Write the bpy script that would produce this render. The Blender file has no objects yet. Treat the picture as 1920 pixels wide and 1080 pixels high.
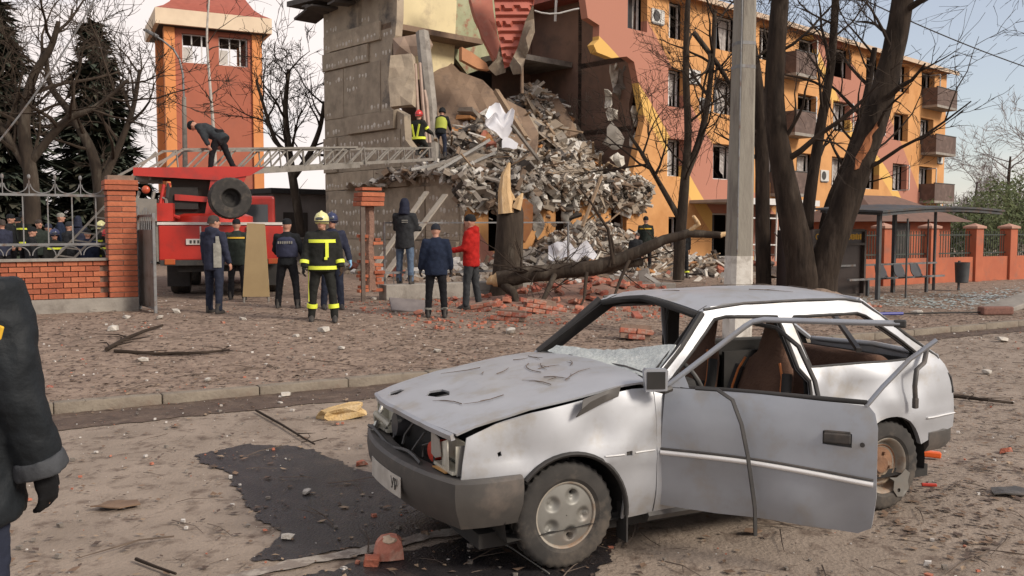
import bpy, bmesh, math, random
from math import sin, cos, pi, radians, sqrt, atan2, exp, floor
from mathutils import Vector, Matrix, noise
from mathutils.geometry import delaunay_2d_cdt
V = Vector
scene = bpy.context.scene
COL = scene.collection
R = random.Random(7)

# ---------------------------------------------------------------- camera
F, PITCH, CAM_H = 1700.0, 0.0648, 1.79          # focal length in pixels of a 1920 wide picture
cam_data = bpy.data.cameras.new('camera')
cam = bpy.data.objects.new('camera', cam_data); COL.objects.link(cam)
cam.location = (0, 0, CAM_H); cam.rotation_euler = (pi/2 - PITCH, 0, 0)
cam_data.sensor_width = 36.0; cam_data.lens = F/1920*36.0
cam_data.clip_start = 0.05; cam_data.clip_end = 3000
scene.camera = cam

# ---------------------------------------------------------------- light
SUN_AZ, SUN_EL = radians(120), radians(33)       # clockwise from +Y ; behind the viewer to the right
sun_vec = V((sin(SUN_AZ)*cos(SUN_EL), cos(SUN_AZ)*cos(SUN_EL), sin(SUN_EL)))
sd = bpy.data.lights.new('sun', 'SUN'); sd.energy = 2.6; sd.angle = radians(16); sd.color = (1.0, .90, .78)
so = bpy.data.objects.new('sun', sd); COL.objects.link(so)
so.rotation_euler = (-sun_vec).to_track_quat('-Z', 'Y').to_euler(); so.location = (20, -20, 40)
world = bpy.data.worlds.new('World'); scene.world = world; world.use_nodes = True
wn = world.node_tree; wn.nodes.clear()
def wnode(t, **k):
    n = wn.nodes.new(t)
    for a, b in k.items(): setattr(n, a, b)
    return n
wo = wnode('ShaderNodeOutputWorld'); wb = wnode('ShaderNodeBackground'); wb.inputs['Strength'].default_value = 0.10
sky = wnode('ShaderNodeTexSky', sky_type='NISHITA', sun_disc=False, sun_elevation=SUN_EL, sun_rotation=SUN_AZ,
            altitude=100, air_density=1.0, dust_density=1.0, ozone_density=1.2)
tc = wnode('ShaderNodeTexCoord'); mp = wnode('ShaderNodeMapping'); mp.inputs['Scale'].default_value = (1, 1, 2.6)
mp.inputs['Location'].default_value = (0.6, 0.1, 0.15)
nz = wnode('ShaderNodeTexNoise'); nz.inputs['Scale'].default_value = 1.5; nz.inputs['Detail'].default_value = 7; nz.inputs['Roughness'].default_value = .55
rp = wnode('ShaderNodeValToRGB'); rp.color_ramp.elements[0].color = (.30,.30,.30,1); rp.color_ramp.elements[0].position = .42; rp.color_ramp.elements[1].position = .56
nz2 = wnode('ShaderNodeTexNoise'); nz2.inputs['Scale'].default_value = 3.1; nz2.inputs['Detail'].default_value = 6
cc = wnode('ShaderNodeMix', data_type='RGBA'); cc.inputs['A'].default_value = (6.6, 5.9, 5.75, 1); cc.inputs['B'].default_value = (8.9, 8.15, 7.8, 1)
mx = wnode('ShaderNodeMix', data_type='RGBA')
L = wn.links.new
L(tc.outputs['Generated'], mp.inputs['Vector']); L(mp.outputs[0], nz.inputs['Vector']); L(mp.outputs[0], nz2.inputs['Vector'])
L(nz.outputs['Fac'], rp.inputs['Fac']); L(nz2.outputs['Fac'], cc.inputs['Factor'])
L(rp.outputs['Color'], mx.inputs['Factor']); L(sky.outputs[0], mx.inputs['A']); L(cc.outputs['Result'], mx.inputs['B'])
L(mx.outputs['Result'], wb.inputs['Color']); L(wb.outputs[0], wo.inputs[0])
scene.view_settings.view_transform = 'Standard'; scene.view_settings.look = 'None'
scene.view_settings.exposure = 0.42; scene.view_settings.gamma = 1.0; scene.view_settings.use_curve_mapping = False

# ---------------------------------------------------------------- pixel helpers
FW = V((0, cos(PITCH), -sin(PITCH))); UP = V((0, sin(PITCH), cos(PITCH))); EYE = V((0, 0, CAM_H))
def ray(px, py): return FW + V((1, 0, 0))*((px-960)/F) - UP*((py-540)/F)
def at(px, py, Y):
    d = ray(px, py); return EYE + d*(Y/d.y)
US, UN = V((.866, .5, 0)), V((-.5, .866, 0))      # along the street / away from the street
def sn(s, n, z=0): return US*s + UN*n + V((0, 0, z))
KERB_N, FENCE_N = 9.79, 18.58
def sstep(a, b, x):
    t = min(1, max(0, (x-a)/(b-a))); return t*t*(3-2*t)
def gz(x, y):                                     # height of the ground
    n = -.5*x + .866*y; s = .866*x + .5*y
    if n < KERB_N+.12: return 0.0
    top = .25*(1-sstep(7, 19, s)) + .05*sstep(7, 19, s)
    base = .085 + (top-.085)*sstep(KERB_N, 16.5, n)
    if n > 19.5: base += .35*exp(-((s-17.5)/4.5)**2)*sstep(19.5, 25, n)
    return base + .02*noise.noise(V((x*.7, y*.7, 0)))*sstep(KERB_N+.1, KERB_N+1, n)
def ground(px, py):                               # where a pixel's ray meets the ground
    z = 0.0
    for _ in range(12):
        d = ray(px, py); t = (z-CAM_H)/d.z; p = EYE + d*t
        z = .5*z + .5*gz(p.x, p.y)
    return V((p.x, p.y, gz(p.x, p.y)))

# ---------------------------------------------------------------- materials
MATS = {}
def mat(name, c1, c2=None, scale=6, rough=.8, metal=0, bump=0, bscale=None, detail=5, spec=.5, c3=None, c3s=2.0, lo=.35, hi=.65, coord='Object', stretch=None, coat=0):
    if name in MATS: return MATS[name]
    m = bpy.data.materials.new(name); m.use_nodes = True; nt = m.node_tree
    b = nt.nodes['Principled BSDF']; b.inputs['Roughness'].default_value = rough; b.inputs['Metallic'].default_value = metal
    b.inputs['Specular IOR Level'].default_value = spec
    if coat: b.inputs['Coat Weight'].default_value = coat; b.inputs['Coat Roughness'].default_value = .15
    def nn(t, **k):
        n = nt.nodes.new(t)
        for a, v in k.items(): setattr(n, a, v)
        return n
    tcn = nn('ShaderNodeTexCoord'); src = tcn.outputs[coord]
    if stretch:
        mpn = nn('ShaderNodeMapping'); mpn.inputs['Scale'].default_value = stretch; nt.links.new(src, mpn.inputs['Vector']); src = mpn.outputs[0]
    if c2 is None: c2 = tuple(x*.8 for x in c1)
    n1 = nn('ShaderNodeTexNoise'); n1.inputs['Scale'].default_value = scale; n1.inputs['Detail'].default_value = detail; n1.inputs['Roughness'].default_value = .6
    nt.links.new(src, n1.inputs['Vector'])
    r1 = nn('ShaderNodeValToRGB'); r1.color_ramp.elements[0].position = lo; r1.color_ramp.elements[1].position = hi
    r1.color_ramp.elements[0].color = (*c1, 1); r1.color_ramp.elements[1].color = (*c2, 1)
    nt.links.new(n1.outputs['Fac'], r1.inputs['Fac']); col = r1.outputs['Color']
    if c3 is not None:
        n3 = nn('ShaderNodeTexNoise'); n3.inputs['Scale'].default_value = c3s; n3.inputs['Detail'].default_value = 6; n3.inputs['Roughness'].default_value = .65
        nt.links.new(src, n3.inputs['Vector'])
        r3 = nn('ShaderNodeValToRGB'); r3.color_ramp.elements[0].position = .52; r3.color_ramp.elements[1].position = .68
        nt.links.new(n3.outputs['Fac'], r3.inputs['Fac'])
        mm = nn('ShaderNodeMix', data_type='RGBA'); mm.inputs['B'].default_value = (*c3, 1)
        nt.links.new(r3.outputs['Color'], mm.inputs['Factor']); nt.links.new(col, mm.inputs['A']); col = mm.outputs['Result']
    nt.links.new(col, b.inputs['Base Color'])
    if bump:
        n2 = nn('ShaderNodeTexNoise'); n2.inputs['Scale'].default_value = bscale or scale*4; n2.inputs['Detail'].default_value = 6
        nt.links.new(src, n2.inputs['Vector'])
        bp = nn('ShaderNodeBump'); bp.inputs['Strength'].default_value = bump; bp.inputs['Distance'].default_value = .02
        nt.links.new(n2.outputs['Fac'], bp.inputs['Height']); nt.links.new(bp.outputs[0], b.inputs['Normal'])
    MATS[name] = m; return m

# ---------------------------------------------------------------- mesh builder
class MB:
    def __init__(self): self.v = []; self.f = []
    def add(self, vs, fs):
        o = len(self.v); self.v += [V(p) for p in vs]; self.f += [tuple(i+o for i in f) for f in fs]; return self
    def box(self, c, s, rot=None, jit=0, rng=R):
        c = V(c); h = [V((x*s[0]/2, y*s[1]/2, z*s[2]/2)) for z in (-1, 1) for y in (-1, 1) for x in (-1, 1)]
        if jit: h = [p + V((rng.uniform(-1, 1), rng.uniform(-1, 1), rng.uniform(-1, 1)))*jit for p in h]
        if rot is not None: h = [rot @ p for p in h]
        return self.add([p+c for p in h], [(0,2,3,1),(4,5,7,6),(0,1,5,4),(2,6,7,3),(0,4,6,2),(1,3,7,5)])
    def box2(self, a, b): # corners
        return self.box([(x+y)/2 for x, y in zip(a, b)], [abs(x-y) for x, y in zip(a, b)])
    def bbox(self, c, s, bev=.01, rot=None):       # bevelled box
        bm = bmesh.new(); bmesh.ops.create_cube(bm, size=1)
        for v in bm.verts: v.co = V((v.co.x*s[0], v.co.y*s[1], v.co.z*s[2]))
        bmesh.ops.bevel(bm, geom=list(bm.edges)+list(bm.verts), offset=bev, segments=2, affect='EDGES', profile=.5)
        bm.verts.ensure_lookup_table()
        for i, v in enumerate(bm.verts): v.index = i
        vs = [(rot @ v.co if rot is not None else v.co)+V(c) for v in bm.verts]
        self.add(vs, [[v.index for v in f.verts] for f in bm.faces]); bm.free(); return self
    def bar(self, a, b, w, h=None, up=V((0, 0, 1))):
        a = V(a); b = V(b); h = w if h is None else h
        d = (b-a); l = d.length
        if l < 1e-6: return self
        d /= l; x = d.cross(up)
        if x.length < 1e-4: x = d.cross(V((1, 0, 0)))
        x.normalize(); y = x.cross(d)
        q = []
        for p in (a, b):
            for sx, sy in ((-1,-1),(1,-1),(1,1),(-1,1)): q.append(p + x*(sx*w/2) + y*(sy*h/2))
        return self.add(q, [(0,3,2,1),(4,5,6,7),(0,1,5,4),(1,2,6,5),(2,3,7,6),(3,0,4,7)])
    def tube(self, pts, rad, n=8, cap=True, flat=None):
        pts = [V(p) for p in pts]; m = len(pts)
        if not hasattr(rad, '__len__'): rad = [rad]*m
        prev = None; vs = []
        for i, p in enumerate(pts):
            t = (pts[min(i+1, m-1)]-pts[max(i-1, 0)])
            if t.length < 1e-9: t = V((0, 0, 1))
            t.normalize()
            if prev is None:
                prev = t.cross(V((0, 0, 1)))
                if prev.length < .05: prev = t.cross(V((1, 0, 0)))
            prev = (prev - t*prev.dot(t))
            if prev.length < 1e-6: prev = t.cross(V((1, 0.3, 0)))
            prev.normalize(); w = t.cross(prev)
            for k in range(n):
                a = 2*pi*k/n; vs.append(p + prev*(cos(a)*rad[i]) + w*(sin(a)*rad[i]*(flat or 1)))
        fs = [(i*n+k, i*n+(k+1) % n, (i+1)*n+(k+1) % n, (i+1)*n+k) for i in range(m-1) for k in range(n)]
        if cap: fs += [tuple(range(n-1, -1, -1)), tuple(range((m-1)*n, m*n))]
        return self.add(vs, fs)
    def rings(self, rs, cap=True):                 # loft of equal-length rings
        n = len(rs[0]); vs = [p for r in rs for p in r]
        fs = [(i*n+k, i*n+(k+1) % n, (i+1)*n+(k+1) % n, (i+1)*n+k) for i in range(len(rs)-1) for k in range(n)]
        if cap: fs += [tuple(range(n-1, -1, -1)), tuple(range((len(rs)-1)*n, len(rs)*n))]
        return self.add(vs, fs)
    def ell(self, c, r, M=None, nu=14, nv=9):      # ellipsoid
        c = V(c); rs = []
        for j in range(nv):
            ph = -pi/2 + pi*(j+.5)/nv
            ring = []
            for k in range(nu):
                a = 2*pi*k/nu; p = V((cos(a)*cos(ph)*r[0], sin(a)*cos(ph)*r[1], sin(ph)*r[2]))
                if M is not None: p = M @ p
                ring.append(c+p)
            rs.append(ring)
        return self.rings(rs)
    def lathe(self, prof, n=32, axis='y'):         # profile of (r, h) round an axis through the origin
        rs = []
        for r, h in prof:
            rs.append([V((r*cos(2*pi*k/n), h, r*sin(2*pi*k/n))) if axis == 'y' else V((r*cos(2*pi*k/n), r*sin(2*pi*k/n), h)) for k in range(n)])
        return self.rings(rs, cap=False)
    def prism(self, poly, fn, d):                  # 2D polygon, fn maps (u,v)->V, d = extrusion vector
        a = [fn(*p) for p in poly]; b = [p+V(d) for p in a]; n = len(a)
        return self.add(a+b, [tuple(range(n-1, -1, -1)), tuple(range(n, 2*n))]+[(i, (i+1) % n, n+(i+1) % n, n+i) for i in range(n)])
    def xf(self, M): self.v = [M @ p for p in self.v]; return self
    def mesh(self, name, m=None, smooth=None, fix=True):
        me = bpy.data.meshes.new(name); me.from_pydata([tuple(p) for p in self.v], [], self.f)
        if fix:
            bm = bmesh.new(); bm.from_mesh(me); bmesh.ops.recalc_face_normals(bm, faces=bm.faces); bm.to_mesh(me); bm.free()
        if m is not None: me.materials.append(m)
        if smooth is not None:
            me.polygons.foreach_set('use_smooth', [True]*len(me.polygons)); me.set_sharp_from_angle(angle=radians(smooth))
        me.update(); return me
    def build(self, name, m, parent=None, smooth=None, loc=None, rot=None, fix=True):
        return obj(name, self.mesh(name, m, smooth, fix), parent, loc, rot)
def obj(name, me, parent=None, loc=None, rot=None):
    o = bpy.data.objects.new(name, me); COL.objects.link(o)
    if parent is not None: o.parent = parent
    if loc is not None: o.location = loc
    if rot is not None: o.rotation_euler = rot
    return o
def tag(o, label=None, cat=None, group=None, kind=None):
    if label: o['label'] = label
    if cat: o['category'] = cat
    if group: o['group'] = group
    if kind: o['kind'] = kind
    return o
def thing(name, loc, label, cat, rz=0, group=None, rot=None):
    o = obj(name, None, None, loc, rot or (0, 0, rz)); return tag(o, label, cat, group)
def copy_tree(o, parent=None):
    c = o.copy(); COL.objects.link(c); c.parent = parent
    for ch in [x for x in KIDS.get(o.name, [])]: copy_tree(ch, c)
    return c
KIDS = {}

def inside(p, poly):
    x, y = p; c = False; n = len(poly); j = n-1
    for i in range(n):
        xi, yi = poly[i]; xj, yj = poly[j]
        if (yi > y) != (yj > y) and x < (xj-xi)*(y-yi)/(yj-yi)+xi: c = not c
        j = i
    return c
def densify(poly, step):
    out = []
    for i, a in enumerate(poly):
        b = poly[(i+1) % len(poly)]; l = math.hypot(b[0]-a[0], b[1]-a[1]); k = max(1, int(l/step))
        out += [(a[0]+(b[0]-a[0])*t/k, a[1]+(b[1]-a[1])*t/k) for t in range(k)]
    return out
def arc(cx, cy, r, a0, a1, n=14): return [(cx+r*cos(radians(a0+(a1-a0)*i/n)), cy+r*sin(radians(a0+(a1-a0)*i/n))) for i in range(n+1)]
def panel(mb, outline, fn, th, holes=(), step=.1, dense=True, normal=None):
    """sheet cut from a 2D outline with holes, mapped to 3D by fn(u,v), th thick towards -normal"""
    o = densify(outline, step) if dense else list(outline)
    hs = [densify(h, step) if dense else list(h) for h in holes]
    pts = list(o); edges = [(i, (i+1) % len(o)) for i in range(len(o))]
    for h in hs:
        b = len(pts); pts += h; edges += [(b+i, b+(i+1) % len(h)) for i in range(len(h))]
    xs = [p[0] for p in o]; ys = [p[1] for p in o]
    nx = int((max(xs)-min(xs))/step); ny = int((max(ys)-min(ys))/step)
    def near(q):
        return any(abs(q[0]-p[0]) < step*.45 and abs(q[1]-p[1]) < step*.45 for p in bnd)
    bnd = list(pts)
    for i in range(1, nx+1):
        for j in range(1, ny+1):
            q = (min(xs)+(i+.5*(j % 2)-.25)*step, min(ys)+(j-.5)*step)
            if inside(q, o) and not any(inside(q, h) for h in hs) and not near(q): pts.append(q)
    vs, es, fs, *_ = delaunay_2d_cdt([V(p).to_2d() if len(p) == 3 else V((p[0], p[1])) for p in pts], edges, [], 0, 1e-6)
    tri = []
    for f in fs:
        c = (sum(vs[i].x for i in f)/len(f), sum(vs[i].y for i in f)/len(f))
        if inside(c, o) and not any(inside(c, h) for h in hs): tri.append(tuple(f))
    P = [fn(v.x, v.y) for v in vs]
    N = [V((0, 0, 0)) for _ in P]
    for f in tri:
        nn = (P[f[1]]-P[f[0]]).cross(P[f[2]]-P[f[0]])
        for i in f: N[i] += nn
    if normal is not None: N = [V(normal).normalized() for _ in N]
    else: N = [n.normalized() if n.length > 0 else V((0, 0, 1)) for n in N]
    base = len(mb.v); k = len(P)
    mb.v += P + [p-n*th for p, n in zip(P, N)]
    mb.f += [tuple(i+base for i in f) for f in tri] + [tuple(i+base+k for i in reversed(f)) for f in tri]
    cnt = {}
    for f in tri:
        for a, b in ((f[0], f[1]), (f[1], f[2]), (f[2], f[0])): cnt[(a, b)] = 1
    for (a, b) in cnt:
        if (b, a) not in cnt: mb.f.append((a+base, a+base+k, b+base+k, b+base))
    return mb
def chunk_mesh(name, m, rng, s=(1, 1, 1), jag=.25, seg=2):  # one broken lump
    bm = bmesh.new(); bmesh.ops.create_icosphere(bm, subdivisions=seg, radius=.5)
    sd_ = rng.uniform(0, 99)
    for v in bm.verts:
        d = v.co.normalized(); q = V((max(-.42, min(.42, v.co.x*1.5)), max(-.42, min(.42, v.co.y*1.5)), max(-.42, min(.42, v.co.z*1.5))))
        q += d*jag*noise.noise(v.co*3+V((sd_, 0, 0)))
        v.co = V((q.x*s[0], q.y*s[1], q.z*s[2]))
    me = bpy.data.meshes.new(name); bm.to_mesh(me); bm.free(); me.materials.append(m); return me
# ================================================================ GROUND
M_road = mat('dusty_asphalt', (.285,.228,.18), (.215,.17,.132), scale=1.6, rough=.9, bump=.6, bscale=40, c3=(.105,.072,.052), c3s=5, detail=11, coord='Object')
M_verge = mat('trodden_dirt', (.29,.215,.162), (.165,.115,.085), scale=6, rough=.95, bump=1.0, bscale=22, c3=(.10,.066,.048), c3s=8, detail=12)
M_earth = mat('far_earth', (.16,.125,.09), (.11,.095,.06), scale=.2, rough=.95)
M_kerb = mat('old_concrete_kerb', (.235,.20,.155), (.17,.14,.108), scale=5, rough=.9, bump=.5, bscale=30, c3=(.16,.115,.085), c3s=2)
M_conc = mat('weathered_concrete', (.30,.275,.24), (.22,.20,.175), scale=3, rough=.9, bump=.4, bscale=18, c3=(.16,.14,.12), c3s=2)
def sheet(name, m, slist, nlist, zf, kind='structure', uvz=0):
    mb = MB(); ns = len(slist)
    for n in nlist:
        for s in slist:
            p = sn(s, n); mb.v.append(V((p.x, p.y, zf(p.x, p.y, s, n))))
    for j in range(len(nlist)-1):
        for i in range(ns-1): mb.f.append((j*ns+i, j*ns+i+1, (j+1)*ns+i+1, (j+1)*ns+i))
    return tag(mb.build(name, m, smooth=180, fix=False), kind=kind)
def lin(a, b, k): return [a+(b-a)*i/k for i in range(k+1)]
mb = MB().add([(-1500,-1500,-.35),(1500,-1500,-.35),(1500,1500,-.35),(-1500,1500,-.35)], [(0,1,2,3)])
tag(mb.build('ground', M_earth, fix=False), kind='structure')
sheet('road', M_road, lin(-80, 120, 50)[:1]+lin(-40, 60, 160)+[120], lin(-40, -3, 8)+lin(-2.6, KERB_N+.02, 60),
      lambda x, y, s, n: .012*noise.noise(V((x*.5, y*.5, 3)))-.012)
def verge_z(x, y, s, n):
    return gz(x, y) + (.018*noise.noise(V((x*2.3, y*2.3, 1))) + .01*noise.noise(V((x*6, y*6, 5))))*sstep(KERB_N+.15, KERB_N+.6, n)
sheet('verge', M_verge, lin(-60, -14, 12)+lin(-13.6, 36, 190)+lin(38, 110, 12), lin(KERB_N+.13, 26, 75)+lin(27, 60, 20)+lin(64, 130, 8), verge_z)
# kerb stones
kerb = tag(obj('kerb', None), kind='structure')
rk = random.Random(3)
kmesh = [MB().bbox((0,0,0), (.994,.15,.30), .010+.006*i).mesh('kerb_stone', M_kerb, 40) for i in range(3)]
for i in range(-14, 34):
    p = sn(i*1.0, KERB_N+.075, -.055+rk.uniform(-.008,.006))
    obj('kerb_stone', kmesh[i % 3], kerb, p, (rk.uniform(-.02,.02), rk.uniform(-.008,.008), radians(30)+rk.uniform(-.008,.008)))
# soil washed against the kerb, the wet patch and the worn road line
def gp(px, py): d = ray(px, py); return EYE + d*(-CAM_H/d.z)
def flat_patch(name, m, poly, z, kind='structure', wob=.05, step=.06, seed=0):
    o = densify(poly, step); out = []
    for i, p in enumerate(o):
        q = V((p[0], p[1], seed)); out.append((p[0]+wob*noise.noise(q*3.1)+wob*.7*noise.noise(q*11)+wob*.6*noise.noise(q*27), p[1]+wob*noise.noise(q*3.1+V((9,0,0)))+wob*.7*noise.noise(q*11+V((4,0,0)))+wob*.6*noise.noise(q*27+V((2,0,0)))))
    mb = MB(); vs, es, fs, *_ = delaunay_2d_cdt([V(p) for p in out], [(i, (i+1) % len(out)) for i in range(len(out))], [], 0, 1e-6)
    for f in fs:
        c = (sum(vs[i].x for i in f)/3, sum(vs[i].y for i in f)/3)
        if inside(c, out): mb.f.append(tuple(f))
    mb.v = [V((v.x, v.y, z+.012*noise.noise(V((v.x*.5, v.y*.5, 3)))-.012)) for v in vs]
    return tag(mb.build(name, m, fix=False), kind=kind)
M_mud = mat('damp_soil', (.060,.038,.027), (.10,.066,.047), scale=5, rough=.85, bump=.8, bscale=25, c3=(.14,.10,.072), c3s=4)
flat_patch('damp_soil_strip', M_mud, [tuple(sn(s, n).to_2d()) for s, n in [(-16,KERB_N-.01),(-16,KERB_N-1.05),(-2,KERB_N-1.0),(0,KERB_N-.85),(2,KERB_N-.75),(4,KERB_N-.8),(8,KERB_N-.5),(22,KERB_N-.5),(22,KERB_N-.01)]], .007, wob=.07)
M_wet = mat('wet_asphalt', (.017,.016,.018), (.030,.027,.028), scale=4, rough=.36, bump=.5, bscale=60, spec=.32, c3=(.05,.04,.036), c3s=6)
wet1 = [(365,852),(470,830),(560,836),(622,858),(690,882),(780,912),(950,900),(1150,905),(1180,960),(930,975),(860,990),(700,1022),(560,1045),(480,1055),(478,1035),(530,1003),(478,968),(452,930),(435,895),(420,880),(372,866)]
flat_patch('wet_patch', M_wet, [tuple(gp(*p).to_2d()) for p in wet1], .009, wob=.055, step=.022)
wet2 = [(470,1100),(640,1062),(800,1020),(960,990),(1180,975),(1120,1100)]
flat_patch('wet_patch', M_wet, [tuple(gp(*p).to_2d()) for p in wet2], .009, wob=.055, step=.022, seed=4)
M_line = mat('worn_road_paint', (.34,.30,.255), (.20,.165,.14), scale=9, rough=.9, bump=.3, bscale=40, lo=.42, hi=.55, detail=9)
q0, q1 = gp(440, 1083), gp(900, 985)
dl = (q1-q0).normalized(); nl = V((-dl.y, dl.x, 0))
flat_patch('worn_road_line', M_line, [tuple(p.to_2d()) for p in (q0-dl*1.5-nl*.055, q1+dl*2.5-nl*.055, q1+dl*2.5+nl*.055, q0-dl*1.5+nl*.055)], .0135, wob=.035, step=.05, seed=2)

# ================================================================ LOOSE LITTER (uncountable)
def litter(name, m, count, region, size, kind, rng, flat=True, bias=None, lift=.004):
    mb = MB(); k = 0
    while k < count:
        s = rng.uniform(region[0], region[1]); n = rng.uniform(region[2], region[3]); p = sn(s, n)
        if p.y < 1.5 or abs(p.x) > p.y*.75+2: continue
        if rng.random() > (bias(p, s, n) if bias else 1): continue
        k += 1; z = gz(p.x, p.y) if n > KERB_N+.13 else 0
        if KERB_N-.02 < n < KERB_N+.17: z = .13
        sz = size[0]*(size[1]/size[0])**(rng.random()**1.6)
        a = rng.uniform(0, 2*pi); c, si = cos(a), sin(a)
        if kind == 'leaf':
            t = rng.uniform(-.35, .5); w = rng.uniform(.45, .8)
            q = [(-.5*sz, 0, lift), (0, -.5*w*sz, lift+abs(t)*.3*sz), (.5*sz, 0, lift+.2*sz*rng.random()), (0, .5*w*sz, lift+abs(t)*.45*sz)]
            vs = [V((p.x+c*x-si*y, p.y+si*x+c*y, z+h)) for x, y, h in q]; mb.add(vs, [(0,1,2),(0,2,3)])
        elif kind == 'twig':
            l = sz; b = rng.uniform(-.3, .3); r = max(.0022, l*.012)
            pts = [V((p.x+c*u*l-si*b*l*(u-u*u), p.y+si*u*l+c*b*l*(u-u*u), z+r+lift+.06*l*sin(u*3)*rng.random())) for u in (0, .35, .7, 1)]
            mb.tube(pts, [r, r*.9, r*.7, r*.4], 3, cap=False)
            if rng.random() < .6:
                p1 = pts[1]; e = a+rng.choice((-.7, .7)); mb.tube([p1, p1+V((cos(e), sin(e), .12))*l*.4], [r*.7, r*.3], 3, cap=False)
        else:
            h = sz*rng.uniform(.25, .7)
            vs = [V((p.x+(c*x-si*y)*sz*rng.uniform(.6, 1.2)*.5, p.y+(si*x+c*y)*sz*rng.uniform(.4, 1.1)*.5, z+zz*h-.2*h)) for zz in (0, 1) for x, y in ((-1,-.8),(1,-.7),(.8,.9),(-.9,.7))]
            mb.add(vs, [(4,5,6,7),(0,1,5,4),(1,2,6,5),(2,3,7,6),(3,0,4,7)])
    return mb.build(name, m, fix=False)
def b_verge(p, s, n): return min(1, 5.0/p.length) * (1.0 if n > KERB_N else .35)
def b_road(p, s, n):
    return min(1, 3.5/p.length)*(1.0 if n > KERB_N-1.1 else .45+.4*noise.noise(V((p.x*1.2, p.y*1.2, 0))))
M_leaf1 = mat('dead_leaf_brown', (.13,.08,.05), (.20,.13,.085), scale=3, rough=.9)
M_leaf2 = mat('dead_leaf_dark', (.06,.042,.032), (.10,.066,.05), scale=3, rough=.9)
M_leaf3 = mat('dead_leaf_tan', (.30,.22,.15), (.24,.17,.11), scale=3, rough=.9)
M_twig = mat('twig_bark', (.085,.062,.048), (.14,.105,.08), scale=8, rough=.9)
M_chipw = mat('pale_chips', (.62,.59,.55), (.45,.42,.38), scale=1.5, rough=.85)
M_chipr = mat('red_chips', (.36,.11,.065), (.42,.17,.11), scale=2, rough=.9)
M_chipg = mat('grey_chips', (.22,.195,.17), (.14,.12,.10), scale=2, rough=.9)
rl = random.Random(11)
for nm, m, c, lab in (('brown_leaf_litter', M_leaf1, 15000, 'brown dead leaves strewn over the verge and road'), ('dark_leaf_litter', M_leaf2, 13000, 'dark rotten leaf scraps lying on the ground'), ('tan_leaf_litter', M_leaf3, 8000, 'pale tan dry leaf scraps on the ground')):
    tag(litter(nm, m, c, (-14, 34, -1, 26), (.015, .075), 'leaf', rl, bias=b_verge), lab, 'leaves', kind='stuff')
tag(litter('twig_litter', M_twig, 3200, (-12, 34, -1, 24), (.06, .55), 'twig', rl, bias=b_verge), 'thin broken twigs strewn over the ground', 'twigs', kind='stuff')
tag(litter('pale_chip_litter', M_chipw, 3600, (-12, 36, -1, 28), (.005, .045), 'chip', rl, bias=b_road), 'small white chips of plaster and glass on the ground', 'debris', kind='stuff')
tag(litter('brick_chip_litter', M_chipr, 1500, (-10, 30, -1, 24), (.006, .042), 'chip', rl, bias=b_road), 'small red crumbs of brick on the ground', 'debris', kind='stuff')
tag(litter('grey_chip_litter', M_chipg, 6500, (-12, 34, -1, 26), (.006, .04), 'chip', rl, bias=b_road), 'small grey stones and grit on the ground', 'debris', kind='stuff')
def b_right(p, s, n): return min(1, 6.0/p.length)
for nm, m, c, lab in (('dark_road_litter', M_leaf2, 9000, 'dense dark leaf scraps on the road behind and right of the wrecked car'), ('brown_road_litter', M_leaf1, 8000, 'dense brown leaf scraps on the road behind and right of the wrecked car')):
    tag(litter(nm, m, c, (4.5, 24, 0, 13), (.02, .085), 'leaf', rl, bias=b_right), lab, 'leaves', kind='stuff')
tag(litter('fence_side_litter', M_leaf2, 9000, (-3, 20, 10, 18), (.02, .09), 'leaf', rl, bias=b_right), 'dark leaf scraps thick on the verge before the fence', 'leaves', kind='stuff')
tag(litter('brick_crumb_spread', M_chipr, 1500, (6, 17, 13, 18.4), (.02, .09), 'chip', rl, bias=b_right), 'red brick crumbs spread round the fallen tree', 'debris', kind='stuff')
# glass crumbs below the bus shelter
M_glass_c = mat('glass_crumbs', (.50,.60,.58), (.40,.50,.49), scale=3, rough=.3, spec=.7)
mbx = MB(); rg = random.Random(5)
for k in range(2600):
    s0 = rg.uniform(17.5, 29); n0 = rg.gauss(13.6, 1.1); p = sn(s0, n0); z = gz(p.x, p.y); a = rg.uniform(0, 6.3); q = rg.uniform(.02, .085)
    mbx.add([V((p.x+cos(a+t)*q*rg.uniform(.5,1), p.y+sin(a+t)*q*rg.uniform(.5,1), z+.008+.012*rg.random())) for t in (0, 1.6, 3.1, 4.7)], [(0,1,2,3)])
tag(mbx.build('glass_crumbs', M_glass_c, fix=False), 'pale green crumbs of shattered glass in front of the bus shelter', 'glass', kind='stuff')

# ================================================================ FENCE, LEFT PART
def s_at(px, n=FENCE_N): r = (px-960)/F; return n*(.5+.866*r)/(.866-.5*r)
M_brick = [mat('fence_brick_%d' % i, c, tuple(x*.75 for x in c), scale=9, rough=.9, bump=.4, bscale=40) for i, c in enumerate([(.40,.115,.055),(.46,.145,.07),(.35,.10,.05)])]
M_mortar = mat('mortar', (.24,.16,.12), (.17,.12,.09), scale=8, rough=.95, bump=.4)
M_steel = mat('grey_painted_steel', (.20,.20,.20), (.14,.14,.14), scale=6, rough=.55, metal=.2, c3=(.12,.07,.045), c3s=5)
rb = random.Random(21)
def brick_set(size, k=3): return [MB().bbox((0,0,0), size, .008).mesh('brick', M_brick[i % 3]) for i in range(k)]
BW, BH = .25, .10
b_str = brick_set((BW-.012, .12, BH-.014)); b_pil = brick_set((.50, .243, BH-.014))
fence = thing('brick_fence', sn(s_at(228), FENCE_N, .23), 'red brick fence wall with grey railing, joined to a tall capped brick pillar', 'fence', radians(30))
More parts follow.
